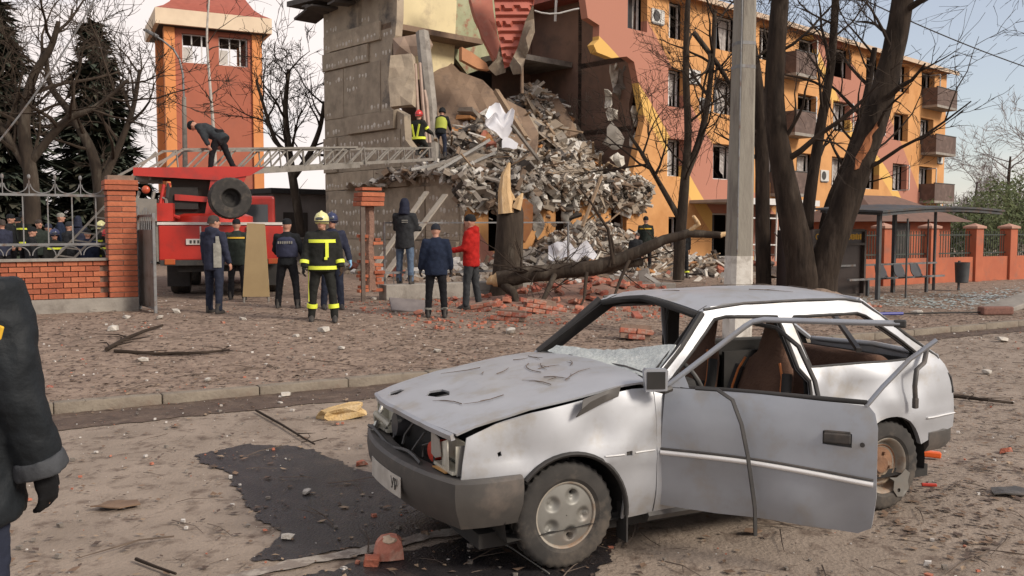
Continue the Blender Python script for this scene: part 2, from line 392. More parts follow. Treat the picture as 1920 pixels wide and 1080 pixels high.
# plinth, wall, pillar
MB().box((-2.9, 0, .02), (6.3, .50, .52)).build('plinth', M_conc, fence)
MB().box((-3.2, .04, .62), (5.9, .20, .66)).build('mortar_core', M_mortar, fence)
for j in range(7):
    for i in range(13):
        x = -.385-(i+.5*(j % 2))*BW
        obj('brick', b_str[rb.randrange(3)], fence, (x, -.055+rb.uniform(-.005,.005), .33+j*BH), (0, 0, rb.uniform(-.015,.015)))
MB().box((-3.2, .0, 1.0), (5.9, .33, .045)).build('coping', M_conc, fence)
PH = 2.28
MB().box((0, 0, .28+PH/2), (.46, .46, PH)).build('pillar_core', M_mortar, fence)
for j in range(int(PH/BH)-2):
    for k in (-1, 1):
        o = obj('brick', b_pil[rb.randrange(3)], fence, (0, k*.126, .33+j*BH) if j % 2 else (k*.126, 0, .33+j*BH), (0, 0, (0 if j % 2 else pi/2)+rb.uniform(-.008,.008)))
cap_b = brick_set((.58, .283, BH-.012))
for j in range(2):
    for k in (-1, 1): obj('brick', cap_b[rb.randrange(3)], fence, (0, k*.146, .33+(int(PH/BH)-2+j)*BH), (0, 0, 0))
# railing
rm = MB(); 
for z in (1.28, 2.18): rm.box((-3.0, 0, z), (5.5, .045, .045))
rm.build('rail', M_steel, fence)
for i in range(13): MB().box((-.42-i*.40, 0, 1.73), (.022, .022, .87)).build('rail_bar', M_steel, fence)
for i in range(9):
    x = -.46-i*.42
    MB().tube([(x+.19*cos(a), 0, 2.38-.17*sin(a)) for a in lin(0, pi, 10)], .011, 5).build('scroll', M_steel, fence)
    MB().tube([(x+.19*cos(a), 0, 1.08+.17*sin(a)) for a in lin(0, pi, 10)], .011, 5).build('scroll', M_steel, fence)
    m_ = MB().tube([(x-.21, 0, 2.2), (x-.21, 0, 2.46)], .010, 5); m_.ell((x-.21, 0, 2.50), (.03, .03, .05), nu=8, nv=6); m_.build('finial', M_steel, fence)
# gate leaf standing open
gl = thing('gate_leaf', at(262, 560, 17.55).xy.to_3d()+V((0,0,.24)), 'grey sheet metal gate leaf swung open at the brick pillar', 'gate', atan2(-1.0, .70))
MB().box((.62, 0, .82), (1.10, .012, 1.42)).build('sheet', mat('gate_sheet', (.22,.19,.165), (.17,.145,.125), scale=2, rough=.7, metal=.1, c3=(.13,.085,.06), c3s=4), gl)
g2 = MB()
for x in (.03, 1.21): g2.box((x, 0, .92), (.055, .05, 1.84))
for z in (.10, .82, 1.52, 1.80): g2.box((.62, .012, z), (1.125, .035, .045))
g2.build('frame', M_steel, gl)
for i in range(8): MB().tube([(.13+i*.14, 0, 1.53), (.13+i*.14, 0, 1.97-.04*abs(i-3.5))], .010, 5).build('spike', M_steel, gl)
MB().box((1.12, -.03, .95), (.10, .05, .05)).build('latch', M_steel, gl)
MB().tube([(-.05, 0, -.05), (-.05, 0, 2.0)], .045, 8).build('hinge_post', M_steel, gl)
# shattered pillar
bp_ = thing('broken_brick_pillar', sn(s_at(692), FENCE_N, .17), 'shattered brick gate pillar with eroded middle and intact brick cap', 'pillar', radians(30))
mbp = MB(); mbp.tube([(0.02,0,.3),(.03,.0,.8),(0,0,1.2),(.03,0,1.6),(.02,0,2.15)], [.17,.12,.10,.095,.10], 7); mbp.build('core', mat('pillar_core', (.27,.155,.11), (.17,.10,.075), scale=12, rough=.95, bump=1, bscale=25), bp_)
sm_b = brick_set((.24, .115, .066)); hf_b = brick_set((.125, .115, .066))
for j in range(16):
    for k in (-1, 1):
        if rb.random() < .12+.03*j: continue
        obj('brick', (hf_b if rb.random() < .6 else sm_b)[rb.randrange(3)], bp_, (k*(.17+rb.uniform(-.02,.03)), rb.uniform(-.12,-.02), .30+j*.078), (rb.uniform(-.06,.06), rb.uniform(-.06,.06), rb.uniform(-.3,.3)))
c4 = brick_set((.52, .25, .088))
for j in range(3):
    for k in (-1, 1): obj('brick', c4[rb.randrange(3)], bp_, (.01*j, k*.128, 2.16+j*.10), (0, 0, .02*j))
MB().box((0,0,2.48), (.44,.44,.06)).build('cap', M_brick[0], bp_)
MB().box((-.21, -.18, 1.1), (.085, .06, 2.24)).build('steel_post', mat('brown_steel', (.13,.095,.075), (.09,.065,.05), scale=5, rough=.7), bp_)
# low concrete footing left of the fence that came down
ft = thing('fence_footing', sn(s_at(692)+.3, FENCE_N, .0), 'low concrete fence footing beside the shattered brick pillar', 'footing', radians(30))
MB().bbox((2.0, 0, .27), (4.0, .45, .62), .02).build('concrete_beam', M_conc, ft)
MB().bbox((6.1, .03, .17), (4.1, .42, .42), .02).build('concrete_beam', M_conc, ft)
for i in range(9): MB().tube([(.3+i*.42, .05, .55), (.3+i*.42+rb.uniform(-.1,.1), .05+rb.uniform(-.15,.15), .80+rb.uniform(-.05,.12))], .012, 5).build('bar_stub', M_steel, ft)
MB().bar((.1,.1,.83),(3.7,.16,.80),.05).build('rail', M_steel, ft)
MB().bar((.2,.35,1.93),(5.2,.5,1.96),.035).build('upper_rail', M_steel, ft)
MB().bar((.2,.35,.4),(.2,.35,1.95),.04).build('rail_post', M_steel, ft); MB().bar((5.2,.5,.3),(5.2,.5,1.98),.04).build('rail_post', M_steel, ft)

# ================================================================ FENCE, RIGHT PART
M_orp = mat('orange_fence_paint', (.43,.125,.06), (.36,.10,.05), scale=1.5, rough=.85, c3=(.28,.11,.07), c3s=2)
M_capp = mat('pale_pillar_cap', (.45,.26,.19), (.36,.20,.15), scale=4, rough=.9)
M_dkrail = mat('dark_green_railing', (.025,.035,.028), (.04,.05,.04), scale=4, rough=.6)
rf = thing('orange_fence', sn(s_at(1560), FENCE_N, .05), 'orange painted fence with square pillars and dark railings behind the bus shelter', 'fence', radians(30))
s0 = s_at(1560); ps = [s_at(p)-s0 for p in (1568, 1655, 1742, 1826, 1890)]
ps += [ps[-1]+2.4, ps[-1]+4.8]
for a, b in zip(ps[:-1], ps[1:]):
    MB().box(((a+b)/2, 0, .40), (b-a-.42, .24, .84)).build('low_wall', M_orp, rf)
    r2 = MB()
    for z in (.95, 1.55): r2.box(((a+b)/2, 0, z), (b-a-.40, .04, .04))
    r2.build('rail', M_dkrail, rf)
    k = int((b-a)/.16)
    for i in range(k): MB().box((a+.28+(b-a-.56)*i/(k-1), 0, 1.25), (.02, .02, .86)).build('rail_bar', M_dkrail, rf)
for a in ps:
    MB().bbox((a, 0, .86), (.40, .40, 1.80), .012).build('pillar', M_orp, rf)
    mb = MB(); mb.box((a, 0, 1.80), (.52, .52, .07)); mb.add([(a-.25,-.25,1.835),(a+.25,-.25,1.835),(a+.25,.25,1.835),(a-.25,.25,1.835),(a,0,1.94)], [(0,1,4),(1,2,4),(2,3,4),(3,0,4)])
    mb.build('pillar_cap', M_capp, rf)

# ================================================================ BUS SHELTER
M_shel = mat('dark_shelter_metal', (.075,.08,.083), (.05,.054,.056), scale=5, rough=.6, metal=.2, c3=(.10,.06,.04), c3s=3)
p0 = ground(1645, 562)
sh = thing('bus_shelter', p0, 'bus shelter with dark canopy roof, bare frame and no glass left', 'bus shelter', radians(33))
for x, y, w, zt in ((0, 0, .09, 2.08), (.05, 1.35, .06, 2.2), (2.6, 1.35, .09, 2.25), (4.5, 1.35, .06, 2.25)):
    MB().box((x, y, zt/2), (w, w, zt)).build('post', M_shel, sh)
MB().box((1.15, .0, 1.0), (.035, .035, 2.0)).build('glazing_bar', M_shel, sh)
MB().box((3.45, .9, 1.0), (.03, .03, 2.0)).build('glazing_bar', M_shel, sh)
rs_ = MB(); n_ = 10
def roof_z(x, y): return 2.10+.20*sin(pi*(x+.3)/6.6)*.7+.05*y
panel(rs_, [(-.3,-.3),(5.1,-.3),(5.1,1.7),(-.3,1.7)], lambda x, y: V((x, y, roof_z(x, y)+.09)), .05, step=.5); rs_.build('roof', M_shel, sh)
for i in range(7):
    x = -.1+i*.82; MB().bar((x,-.25,roof_z(x,-.25)), (x,1.65,roof_z(x,1.65)), .05, .08).build('roof_rib', M_shel, sh)
for y in (-.22, 1.35):
    fr = MB()
    for i in range(10): fr.bar((-.25+i*.53, y, roof_z(-.25+i*.53, y)-.01), (-.25+(i+1)*.53, y, roof_z(-.25+(i+1)*.53, y)-.01), .06, .07)
    fr.build('roof_beam', M_shel, sh)
MB().box((2.3, 1.32, .78), (4.5, .05, .05)).build('back_rail', M_steel, sh)
MB().box((2.3, 1.0, .43), (4.2, .09, .05)).build('bench_beam', M_steel, sh)
for x in (1.0, 3.6): MB().box((x, 1.0, .2), (.07, .07, .44)).build('bench_leg', M_shel, sh)
M_seat = mat('black_seat_plastic', (.02,.022,.026), (.03,.03,.035), scale=3, rough=.45)
for x in (1.65, 2.45, 3.2):
    m_ = MB(); panel(m_, [(-.21,0),(.21,0),(.20,.25),(.23,.42),(.17,.62),(-.17,.62),(-.23,.42),(-.20,.25)], lambda u, v, x=x: V((x+u, .75+min(v,.30)*.9+max(0,v-.30)*.35, .47-.03*sin(min(v,.3)*10)+max(0,v-.28)*.95)), .02, step=.08); m_.build('seat', M_seat, sh, smooth=40)
bn = thing('litter_bin', p0+V((cos(radians(33))*4.9-sin(radians(33))*.75, sin(radians(33))*4.9+cos(radians(33))*.75, 0)), 'dark cylindrical litter bin at the end of the shelter bench', 'bin')
MB().lathe([(.0,.22),(.15,.22),(.17,.24),(.20,.78),(.205,.80),(.18,.80),(.16,.3),(0,.3)], 18, 'z').build('bucket', M_shel, bn, smooth=40)
MB().box((.0,.18,.42),(.05,.05,.84)).build('post', M_shel, bn)
MB().tube([(-.2,0,.6),(0,.19,.6),(.2,0,.6)], .012, 5).build('bracket', M_shel, bn)

# ================================================================ KIOSK BOARD with yellow letters
kp = ground(1570, 556)
kb = thing('dark_kiosk', V((kp.x, kp.y, kp.z)), 'dark kiosk front with yellow lettering behind the forked tree', 'kiosk', radians(24))
M_kd = mat('kiosk_dark', (.030,.022,.020), (.045,.032,.028), scale=2, rough=.35, spec=.5)
M_kf = mat('kiosk_frame', (.075,.055,.045), (.05,.04,.033), scale=3, rough=.6)
MB().box((0, .7, .86), (1.72, 1.3, 1.72)).build('body', M_kd, kb)
fr = MB()
for x in (-.88, .88): fr.box((x, .0, .86), (.06, .10, 1.74))
for z in (.03, 1.36, 1.72): fr.box((0, .0, z), (1.70, .09, .06))
fr.build('frame', M_kf, kb)
MB().box((0, .035, 1.54), (1.70, .03, .30)).build('sign_board', M_kd, kb)
M_yel = mat('yellow_letters', (.72,.40,.03), (.60,.33,.03), scale=4, rough=.6)
def text(body, size, m, parent, loc, rot, ext=.004, align='CENTER', name='lettering', wx=1.0):
    cu = bpy.data.curves.new(name, 'FONT'); cu.body = body; cu.size = size; cu.extrude = ext; cu.align_x = align; cu.align_y = 'CENTER'
    t = bpy.data.objects.new(name+'_curve', cu); COL.objects.link(t)
    me = bpy.data.meshes.new_from_object(t.evaluated_get(bpy.context.evaluated_depsgraph_get())); bpy.data.objects.remove(t); me.materials.clear(); me.materials.append(m)
    o = obj(name, me, parent, loc, rot); o.scale = (wx, 1, 1)
    o['kind'] = 'stuff'
    return o
text('СТО', .20, M_yel, kb, (-.55, .012, 1.54), (pi/2, 0, 0))
for i in range(11): MB().box((.10+i*.066, .014, 1.54+.006*(i % 3)), (.040, .012, .15-.02*(i % 2))).build('letter_stroke', M_yel, kb)

# ================================================================ CONCRETE POLE
pr = (1384-960)/F; py_ = (KERB_N+.55)/(.866-.5*pr)
pole = thing('concrete_pole', (pr*py_, py_, .11), 'tall square concrete utility pole with a whitewashed foot', 'pole', radians(12), rot=(0, radians(.5), radians(12)))
M_pole = mat('pole_concrete', (.255,.235,.195), (.20,.18,.15), scale=3, rough=.9, bump=.35, bscale=20, c3=(.15,.13,.11), c3s=1.5, stretch=(3,3,.6))
M_whw = mat('whitewash', (.62,.60,.55), (.50,.47,.42), scale=5, rough=.9, bump=.3, c3=(.32,.29,.25), c3s=4)
def oct_(w, z, ch=.06): return [V((x, y, z)) for x, y in ((-w/2+ch,-w/2),(w/2-ch,-w/2),(w/2,-w/2+ch),(w/2,w/2-ch),(w/2-ch,w/2),(-w/2+ch,w/2),(-w/2,w/2-ch),(-w/2,-w/2+ch))]
MB().rings([oct_(.37-.016*z, z) for z in (1.26, 3, 5, 7, 9.4)]).build('shaft', M_pole, pole)
MB().rings([oct_(.376-.016*z+.012*noise.noise(V((z*3,0,0))), z) for z in (-.2, .3, .8, 1.27)]).build('whitewashed_foot', M_whw, pole)
for z in (4.1, 4.45): MB().rings([oct_(.375-.016*z, z), oct_(.375-.016*z, z+.05)]).build('steel_band', M_steel, pole)
MB().tube([(-.12, -.19, 1.3), (-.13, -.18, 4.2), (-.11, -.15, 9)], .012, 5).build('earth_wire', M_steel, pole)
M_cab = mat('black_cable', (.02,.02,.02), (.03,.03,.03), rough=.6)
def cable(a, b, sag, r, label, m=M_cab, name='overhead_cable'):
    a, b = V(a), V(b); return tag(MB().tube([a.lerp(b, t)-V((0,0,sag*4*t*(1-t))) for t in lin(0, 1, 24)], r, 5).build(name, m), label, 'cable')
cable(at(1500,-60,24), at(2050,165,30), .25, .018, 'thin black overhead cable crossing the sky right of the forked tree')
cable(at(1830,-90,20), at(2010,40,22), .15, .018, 'short black overhead cable in the sky above the bus shelter')
cable(at(-60,330,18), at(215,-70,19), .3, .018, 'pale slack wire slanting across the sky beside the fir trees', M_steel)
# ================================================================ WRECKED CAR
CAR_YAW = radians(205.52)
car = thing('wrecked_car', (-.025, 5.343, .0), 'wrecked silver hatchback with its front door hanging open and no glass', 'car', CAR_YAW)
def paint_mat(name, c, c2, dirt):
    m = mat(name, c, c2, scale=3.5, rough=.50, metal=.5, bump=.05, bscale=4, c3=dirt, c3s=3.5, spec=.5, coat=.12); return m
M_paint = paint_mat('silver_car_paint', (.43,.443,.465), (.385,.395,.412), (.35,.33,.30))
M_paint_shade = paint_mat('silver_paint_shaded', (.37,.39,.42), (.325,.345,.375), (.33,.32,.305))  # darker copy of the body silver, the door's shade put into the colour
M_blk = mat('black_plastic', (.028,.027,.026), (.05,.046,.042), scale=6, rough=.55, c3=(.085,.07,.058), c3s=4)
M_bump = mat('grey_bumper_plastic', (.055,.051,.047), (.075,.068,.061), scale=5, rough=.6, c3=(.12,.10,.085), c3s=4)
M_rub = mat('black_rubber', (.022,.021,.020), (.035,.032,.030), scale=8, rough=.7)
M_tyre = mat('dusty_tyre', (.026,.024,.022), (.042,.038,.034), scale=10, rough=.85, c3=(.09,.075,.06), c3s=5)
M_dark = mat('dark_car_interior', (.018,.017,.016), (.03,.027,.024), scale=5, rough=.8)
M_hub = mat('grey_hubcap', (.22,.215,.195), (.17,.165,.148), scale=6, rough=.5, metal=.3, c3=(.20,.175,.15), c3s=5)
M_rust = mat('rusty_steel', (.23,.12,.065), (.14,.075,.045), scale=8, rough=.9, bump=.4, c3=(.34,.27,.19), c3s=6)
M_rimw = mat('dirty_white_rim', (.34,.31,.26), (.25,.22,.18), scale=6, rough=.65, c3=(.24,.15,.09), c3s=6)
M_chrome = mat('bright_trim', (.60,.59,.56), (.50,.49,.46), scale=8, rough=.28, metal=.8)
M_seatb = mat('brown_seat_cloth', (.135,.072,.045), (.10,.052,.033), scale=9, rough=.95, bump=.3, bscale=60)
M_pipe = mat('orange_piping', (.62,.20,.05), (.5,.15,.04), scale=8, rough=.7)
M_shat = mat('crazed_glass', (.62,.66,.62), (.45,.49,.47), scale=28, rough=.28, spec=.6, bump=.6, bscale=60, c3=(.72,.74,.70), c3s=18)
M_lens = mat('headlamp_shell', (.55,.53,.44), (.42,.40,.33), scale=5, rough=.35, c3=(.68,.66,.58), c3s=8)
M_amber = mat('orange_lens', (.75,.13,.02), (.65,.10,.02), scale=4, rough=.25)
def interp(t, x):
    for (a, b), (c, d) in zip(t[:-1], t[1:]):
        if x <= c: return b+(d-b)*max(0, (x-a)/(c-a))
    return t[-1][1]
WZ = [(.18,.715),(.24,.745),(.34,.765),(.56,.777),(.74,.768),(.86,.748),(.915,.735),(.935,.712),(1.10,.655),(1.25,.592),(1.34,.548)]
def half_w(x, z):
    w = interp(WZ, z)
    if x > -.3: w -= .075*((x+.3)/.95)**2
    if x < -2.0: w -= .085*((-2.0-x)/.95)**2
    w += .007*exp(-((z-.565)/.013)**2)
    return w
def dent(x, z):
    d = 0
    for cx, cz, r, a in ((-2.05,.78,.16,.035),(-1.80,.62,.14,.02),(-2.55,.80,.12,.018),(-2.35,.70,.10,-.014),(-.18,.72,.10,.014),(.30,.68,.12,.012),(-.30,.62,.09,-.008),(-1.85,.86,.07,.016)):
        d += 1.7*a*exp(-((x-cx)**2+(z-cz)**2)/r**2)
    return d + .008*noise.noise(V((x*4, z*4, 2))) + .004*noise.noise(V((x*9, z*9, 4)))
def sidef(sg, dn=1): return lambda x, z: V((x, sg*(half_w(x, z)-dn*dent(x, z)), z))
# ---- front fenders
def hood_z(x): return interp([(-.62,.955),(-.3,.935),(.2,.865),(.5,.80),(.66,.745)], x)
fend = [(.655,.50),(.64,.60),(.60,hood_z(.60)-.035),(.3,hood_z(.3)-.018),(0,hood_z(0)-.015),(-.3,hood_z(-.3)-.012),(-.53,.925),(-.535,.60),(-.53,.24),(-.36,.22)]
fend += arc(0, .285, .335, -8, 188, 22)[0:0]
fend = [(.60,.50),(.585,.62),(.56,hood_z(.56)-.03)]+[(x, hood_z(x)-.014) for x in (.4,.2,0,-.2,-.4)]+[(-.53,.925),(-.535,.60),(-.525,.235),(-.33,.225)]+[(.335*cos(radians(a)), .285+.335*sin(radians(a))) for a in range(172, 38, -8)]+[(.335*cos(radians(38))+.02,.495)]
for sg in (1, -1):
    mb = MB(); hole = [[(-.37,.578),(-.33,.578),(-.33,.604),(-.37,.604)]] if sg == 1 else []
    hole += [[(.375,.645),(.395,.64),(.40,.662),(.38,.668)]] if sg == 1 else []
    panel(mb, fend, sidef(sg), .012*sg*(-1), holes=hole, step=.045)
    fo = mb.build('front_fender', M_paint, car, smooth=35)
    MB().tube([(.338*cos(radians(a)), sg*(half_w(.3*cos(radians(a)), .5)+.004), .285+.338*sin(radians(a))) for a in range(185, 34, -8)], .014, 6).build('arch_trim', M_rub, fo, smooth=60)
    # inner liner
    lm = MB(); lm.rings([[V((.36*cos(radians(a)), sg*y, .285+.36*sin(radians(a)))) for a in range(-15, 200, 12)] for y in (.73, .42)], cap=False)
    lm.v += []; lm.build('wheel_liner', M_dark, fo, fix=False)
    MB().box((-.352, sg*.715, .20), (.010, .10, .20)).build('mud_flap', M_rub, fo)
# indicator lamp on the fender
MB().bbox((-.35, half_w(-.35,.59)-.012, .591), (.05,.02,.026), .006).build('side_repeater', M_blk, car)
# ---- bonnet with two torn holes
hout = [(.60,.665),(.655,.35),(.675,0),(.665,-.35),(.625,-.64),(.3,-.672),(-.1,-.70),(-.50,-.715),(-.56,-.35),(-.585,0),(-.56,.35),(-.50,.715),(-.1,.70),(.3,.685)]
def hoodf(x, y):
    z = hood_z(x)+.030*(1-(y/.7)**2)
    z += .025*exp(-((x+.45)**2+(y-.55)**2)/.05) + .003*exp(-((abs(y)-.30)/.04)**2)
    z += -.010*exp(-((x-.35)**2+(y+.05)**2)/.02) - .008*exp(-((x-.1)**2+(y+.4)**2)/.02) + .0025*noise.noise(V((x*5, y*5, 0)))
    z += .006*sstep(.3, .7, x)*sin(y*5+.6)
    return V((x, y, z))
mb = MB(); panel(mb, hout, hoodf, .012, holes=[[(.44,-.15),(.49,-.07),(.46,.04),(.40,.07),(.36,-.03),(.37,-.12)], [(.52,-.45),(.57,-.49),(.605,-.43),(.57,-.36),(.515,-.38)]], step=.05)
hd = mb.build('bonnet', M_paint, car, smooth=40)
MB().tube([hoodf(x, .0)+V((0, 0, -.035)) for x in (.66, .5, .3, .1)], .03, 6).build('bonnet_brace', M_dark, hd)
lipm = MB(); lipm.rings([[hoodf(.668-.06*(abs(y)/.66)**2.2, y)+V((dx, 0, dz)) for dx, dz in ((0,.004),(.016,-.008),(.010,-.035),(-.012,-.03))] for y in lin(-.64, .65, 16)], cap=True); lipm.build('bonnet_lip', M_paint, hd, smooth=60)
# bent strip sticking out between bonnet and fender
mb = MB(); panel(mb, [(0,0),(.30,.02),(.32,.09),(.05,.11)], lambda u, v: V((-.02-u*.9, .735+.055*(1-u*2.2)+.02*sin(v*30), hood_z(-.1-u)-.09+v*.7+u*.12)), .006, step=.05); mb.build('bent_trim', M_bump, car, smooth=40)
# ---- body sides (pillars, roof rail, sill, quarter) with door and window openings
door_ap = [(-.60,.30),(-1.45,.29),(-1.60,.34),(-1.655,.55),(-1.655,.88),(-1.60,.955),(-1.53,1.26),(-1.15,1.275),(-1.06,1.262),(-.68,.96),(-.60,.90)]
win_ap = [(-1.70,.955),(-2.62,.945),(-2.66,.985),(-2.26,1.235),(-2.19,1.255),(-1.66,1.255),(-1.63,1.235)]
sout = [(-.535,.95),(-.80,1.155),(-1.00,1.315),(-1.06,1.338),(-1.6,1.345),(-2.10,1.342),(-2.24,1.325),(-2.58,1.115),(-2.87,.94),(-2.965,.80),(-2.985,.62),(-2.98,.47),(-2.72,.42)]
sout += [(-2.32+.325*cos(radians(a)), .285+.325*sin(radians(a))) for a in range(160, 4, -8)]+[(-1.98,.225),(-1.2,.215),(-.535,.235)]
for sg in (1, -1):
    mb = MB(); panel(mb, sout, sidef(sg, 1 if sg == 1 else .3), -.03*sg, holes=[door_ap, win_ap], step=.055)
    sb = mb.build('body_side', M_paint, car, smooth=35)
    for nm, ap, mm, rr in (('door_seal', door_ap, M_rub, .012), ('window_seal', win_ap, M_rub, .011)):
        MB().tube([V((x, sg*(half_w(x, z)-.008-dent(x,z)*(1 if sg == 1 else .3)), z)) for x, z in densify(ap, .06)]+[V((ap[0][0], sg*(half_w(*ap[0])-.008), ap[0][1]))], rr, 6).build(nm, mm, sb, smooth=60)
    MB().rings([[V((-2.32+.345*cos(radians(a)), sg*y, .285+.345*sin(radians(a)))) for a in range(-15, 200, 12)] for y in (.73, .42)], cap=False).build('wheel_liner', M_dark, sb, fix=False)
    MB().tube([V((x, sg*(half_w(x, z)+.004), z)) for x, z in ((-1.0,1.322),(-1.3,1.348),(-1.8,1.352),(-2.12,1.345),(-2.25,1.325))], .009, 5).build('roof_gutter', M_blk, sb)
    MB().tube([V((x, sg*(half_w(x, z)-.006), z)) for x, z in ((-2.26,1.318),(-2.58,1.108),(-2.85,.945),(-2.955,.80),(-2.97,.70))], .014, 6).build('hatch_seal', M_rub, sb, smooth=60)
for sg in (1, -1):
    mb = MB(); panel(mb, [(x*1.0, z) for x, z in sout], lambda x, z, sg=sg: V((x, sg*(half_w(x, z)-.05-max(0, dent(x, z))), z)), -.01*sg, holes=[[(x, z) for x, z in door_ap], win_ap], step=.12)
    mb.build('inner_trim', M_dark, car, smooth=40)
M_mould = mat('moulding_highlight', (.78,.77,.75), (.68,.67,.65), scale=4, rough=.3, metal=.2)  # pale colour stands in for the bright highlight along the side crease
MB().tube([V((x, half_w(x,.565)+.002-dent(x,.565), .567)) for x in lin(-2.66,-2.97,6)], .010, 6, flat=.5).build('side_moulding', M_mould, car, smooth=60)
MB().tube([V((x, half_w(x,.59)+.001-dent(x,.59), .591)) for x in lin(-.20,-.315,4)], .009, 6, flat=.5).build('side_moulding', M_mould, car, smooth=60)
MB().tube([V((x, half_w(x,.59)+.001-dent(x,.59), .591)) for x in lin(-.39,-.52,4)], .009, 6, flat=.5).build('side_moulding', M_mould, car, smooth=60)
# ---- roof
def rooff(x, y):
    e = half_w(x, 1.34); t = y/e
    z = 1.352 + .055*(1-t*t)*(1-.25*((x+1.65)/.6)**2) - .05*sstep(-1.15,-.98,x)*(.3+.7*abs(t)) - .03*sstep(2.1,2.3,-x)
    return V((x, y, z + .004*noise.noise(V((x*4, y*4, 7))) - .012*exp(-((x+1.3)**2+(y+.1)**2)/.05)))
mb = MB(); panel(mb, [(-1.0,-.545),(-.965,0),(-1.0,.545),(-1.6,.548),(-2.1,.542),(-2.25,.53),(-2.29,0),(-2.25,-.53),(-2.1,-.542),(-1.6,-.548)], rooff, .012, step=.07)
ro = mb.build('roof', M_paint, car, smooth=40)
MB().tube([rooff(-.99+.03*(1-(y/.545)**2), y)+V((.012,0,-.022)) for y in lin(-.53, .53, 10)], .022, 6).build('windscreen_header', M_dark, ro, smooth=60)
MB().tube([rooff(-1.56, y)+V((0,0,-.035)) for y in lin(-.53, .53, 8)], .02, 5).build('roof_bow', M_dark, ro)
rr_ = random.Random(4)
M_tw2 = M_twig
def twigs_on(fn, n, xr, yr, parent_label, lmin=.06, lmax=.28):
    for i in range(n):
        x, y = rr_.uniform(*xr), rr_.uniform(*yr); a = rr_.uniform(0, 6.3); l = rr_.uniform(lmin, lmax); b = rr_.uniform(-.25, .25)
        pts = []
        for u in (0, .33, .66, 1):
            xx = x+cos(a)*l*u-sin(a)*b*l*u*(1-u)*2; yy = y+sin(a)*l*u+cos(a)*b*l*u*(1-u)*2
            xx = min(max(xx, xr[0]-.08), xr[1]+.03); pts.append(fn(xx, yy)+V((0, 0, .006)))
        Mx = car_matrix
        mb = MB().tube([Mx @ p for p in pts], [.0028, .0026, .002, .001], 5)
        if i % 2: mb.tube([Mx @ pts[1], Mx @ (pts[1]+V((cos(a+.6), sin(a+.6), .02))*l*.35)], [.002, .001], 4)
        tag(mb.build('twig', M_tw2, smooth=60), parent_label, 'twig', 'broken twigs lying on the car')
car_matrix = Matrix.Translation((-.025, 5.343, 0)) @ Matrix.Rotation(CAR_YAW, 4, 'Z')
twigs_on(hoodf, 16, (-.45, .5), (-.5, .5), 'thin broken twig lying on the silver bonnet')
twigs_on(rooff, 8, (-2.2, -1.1), (-.4, .4), 'thin broken twig lying on the silver car roof')
# ---- windscreen frame and cowl
ap = [V((-.56, .70, .935)), V((-.60, .35, .955)), V((-.61, 0, .96)), V((-.60, -.35, .955)), V((-.56, -.70, .935))]
MB().tube(ap, .028, 7, flat=.7).build('cowl', M_blk, car, smooth=60)
mb = MB(); panel(mb, [(-.50,-.70),(-.66,-.70),(-.72,0),(-.66,.70),(-.50,.70),(-.58,0)], lambda x, y: V((x, y, .93+.022*(1-(y/.7)**2))), .02, step=.1); mb.build('scuttle', M_blk, car, smooth=40)
for sg in (1, -1):
    mb = MB().tube([(-.56, sg*.69, .94), (-.78, sg*.635, 1.115), (-.98, sg*.565, 1.30)], .034 if sg < 0 else .022, 6); mb.build('windscreen_seal', M_rub, car, smooth=60)
def wsf(u, y): return V((-.575-.44*u, y, .962+.385*u-.025*sin(min(1,u/.5)*pi)*(1-(y/.7)**2)+.012*noise.noise(V((u*9,y*7,0)))+.008*noise.noise(V((u*25,y*25,0)))))
mb = MB(); panel(mb, [(.0,-.58),(.12,-.55),(.17,-.36),(.22,-.15),(.27,.10),(.33,.25),(.37,.40),(.43,.52),(.44,.615),(.0,.67),(-.02,.3),(-.02,-.2)], wsf, .006, step=.04)
mb.build('shattered_windscreen', M_shat, car, smooth=60)
MB().tube([(-.60,.10,.975),(-.60,.35,.985),(-.59,.62,.975)], .008, 5).build('wiper', M_blk, car)
# ---- front end: bumper, lamps, engine bay, plate
def bump_x(y): return .745-.125*(abs(y)/.74)**2.2
prof = [(0,.545),(.018,.53),(.022,.47),(.012,.40),(-.05,.285),(-.11,.285),(-.11,.54)]
brs = []
ys = lin(-.755, .755, 28)
path = [(.28,-.765),(.38,-.772),(.48,-.768),(.56,-.755)]+[(bump_x(y), y) for y in lin(-.73,.73,22)]+[(.56,.755),(.48,.768),(.38,.772),(.28,.765)]
for i, (x, y) in enumerate(path):
    a = path[max(0, i-1)]; b = path[min(len(path)-1, i+1)]; t = V((b[0]-a[0], b[1]-a[1], 0)).normalized(); nrm = V((t.y, -t.x, 0))
    brs.append([V((x, y, 0))+nrm*o+V((0, 0, z-.02*(abs(y) < .5)*0)) for o, z in prof])
mb = MB().rings(brs); bu = mb.build('front_bumper', M_bump, car, smooth=35)
mb = MB(); panel(mb, [(-.26,-.056),(.26,-.056),(.26,.056),(-.26,.056)], lambda u, v: V((bump_x(u)+.028, u, .405+v)), .004, step=.1); pl = mb.build('number_plate', mat('dirty_plate', (.50,.47,.42), (.36,.33,.29), scale=8, rough=.6), bu)
tp = text('УР', .088, M_blk, bu, (bump_x(0.18)+.031, 0.18, .405), (pi/2, 0, pi/2), ext=.001)
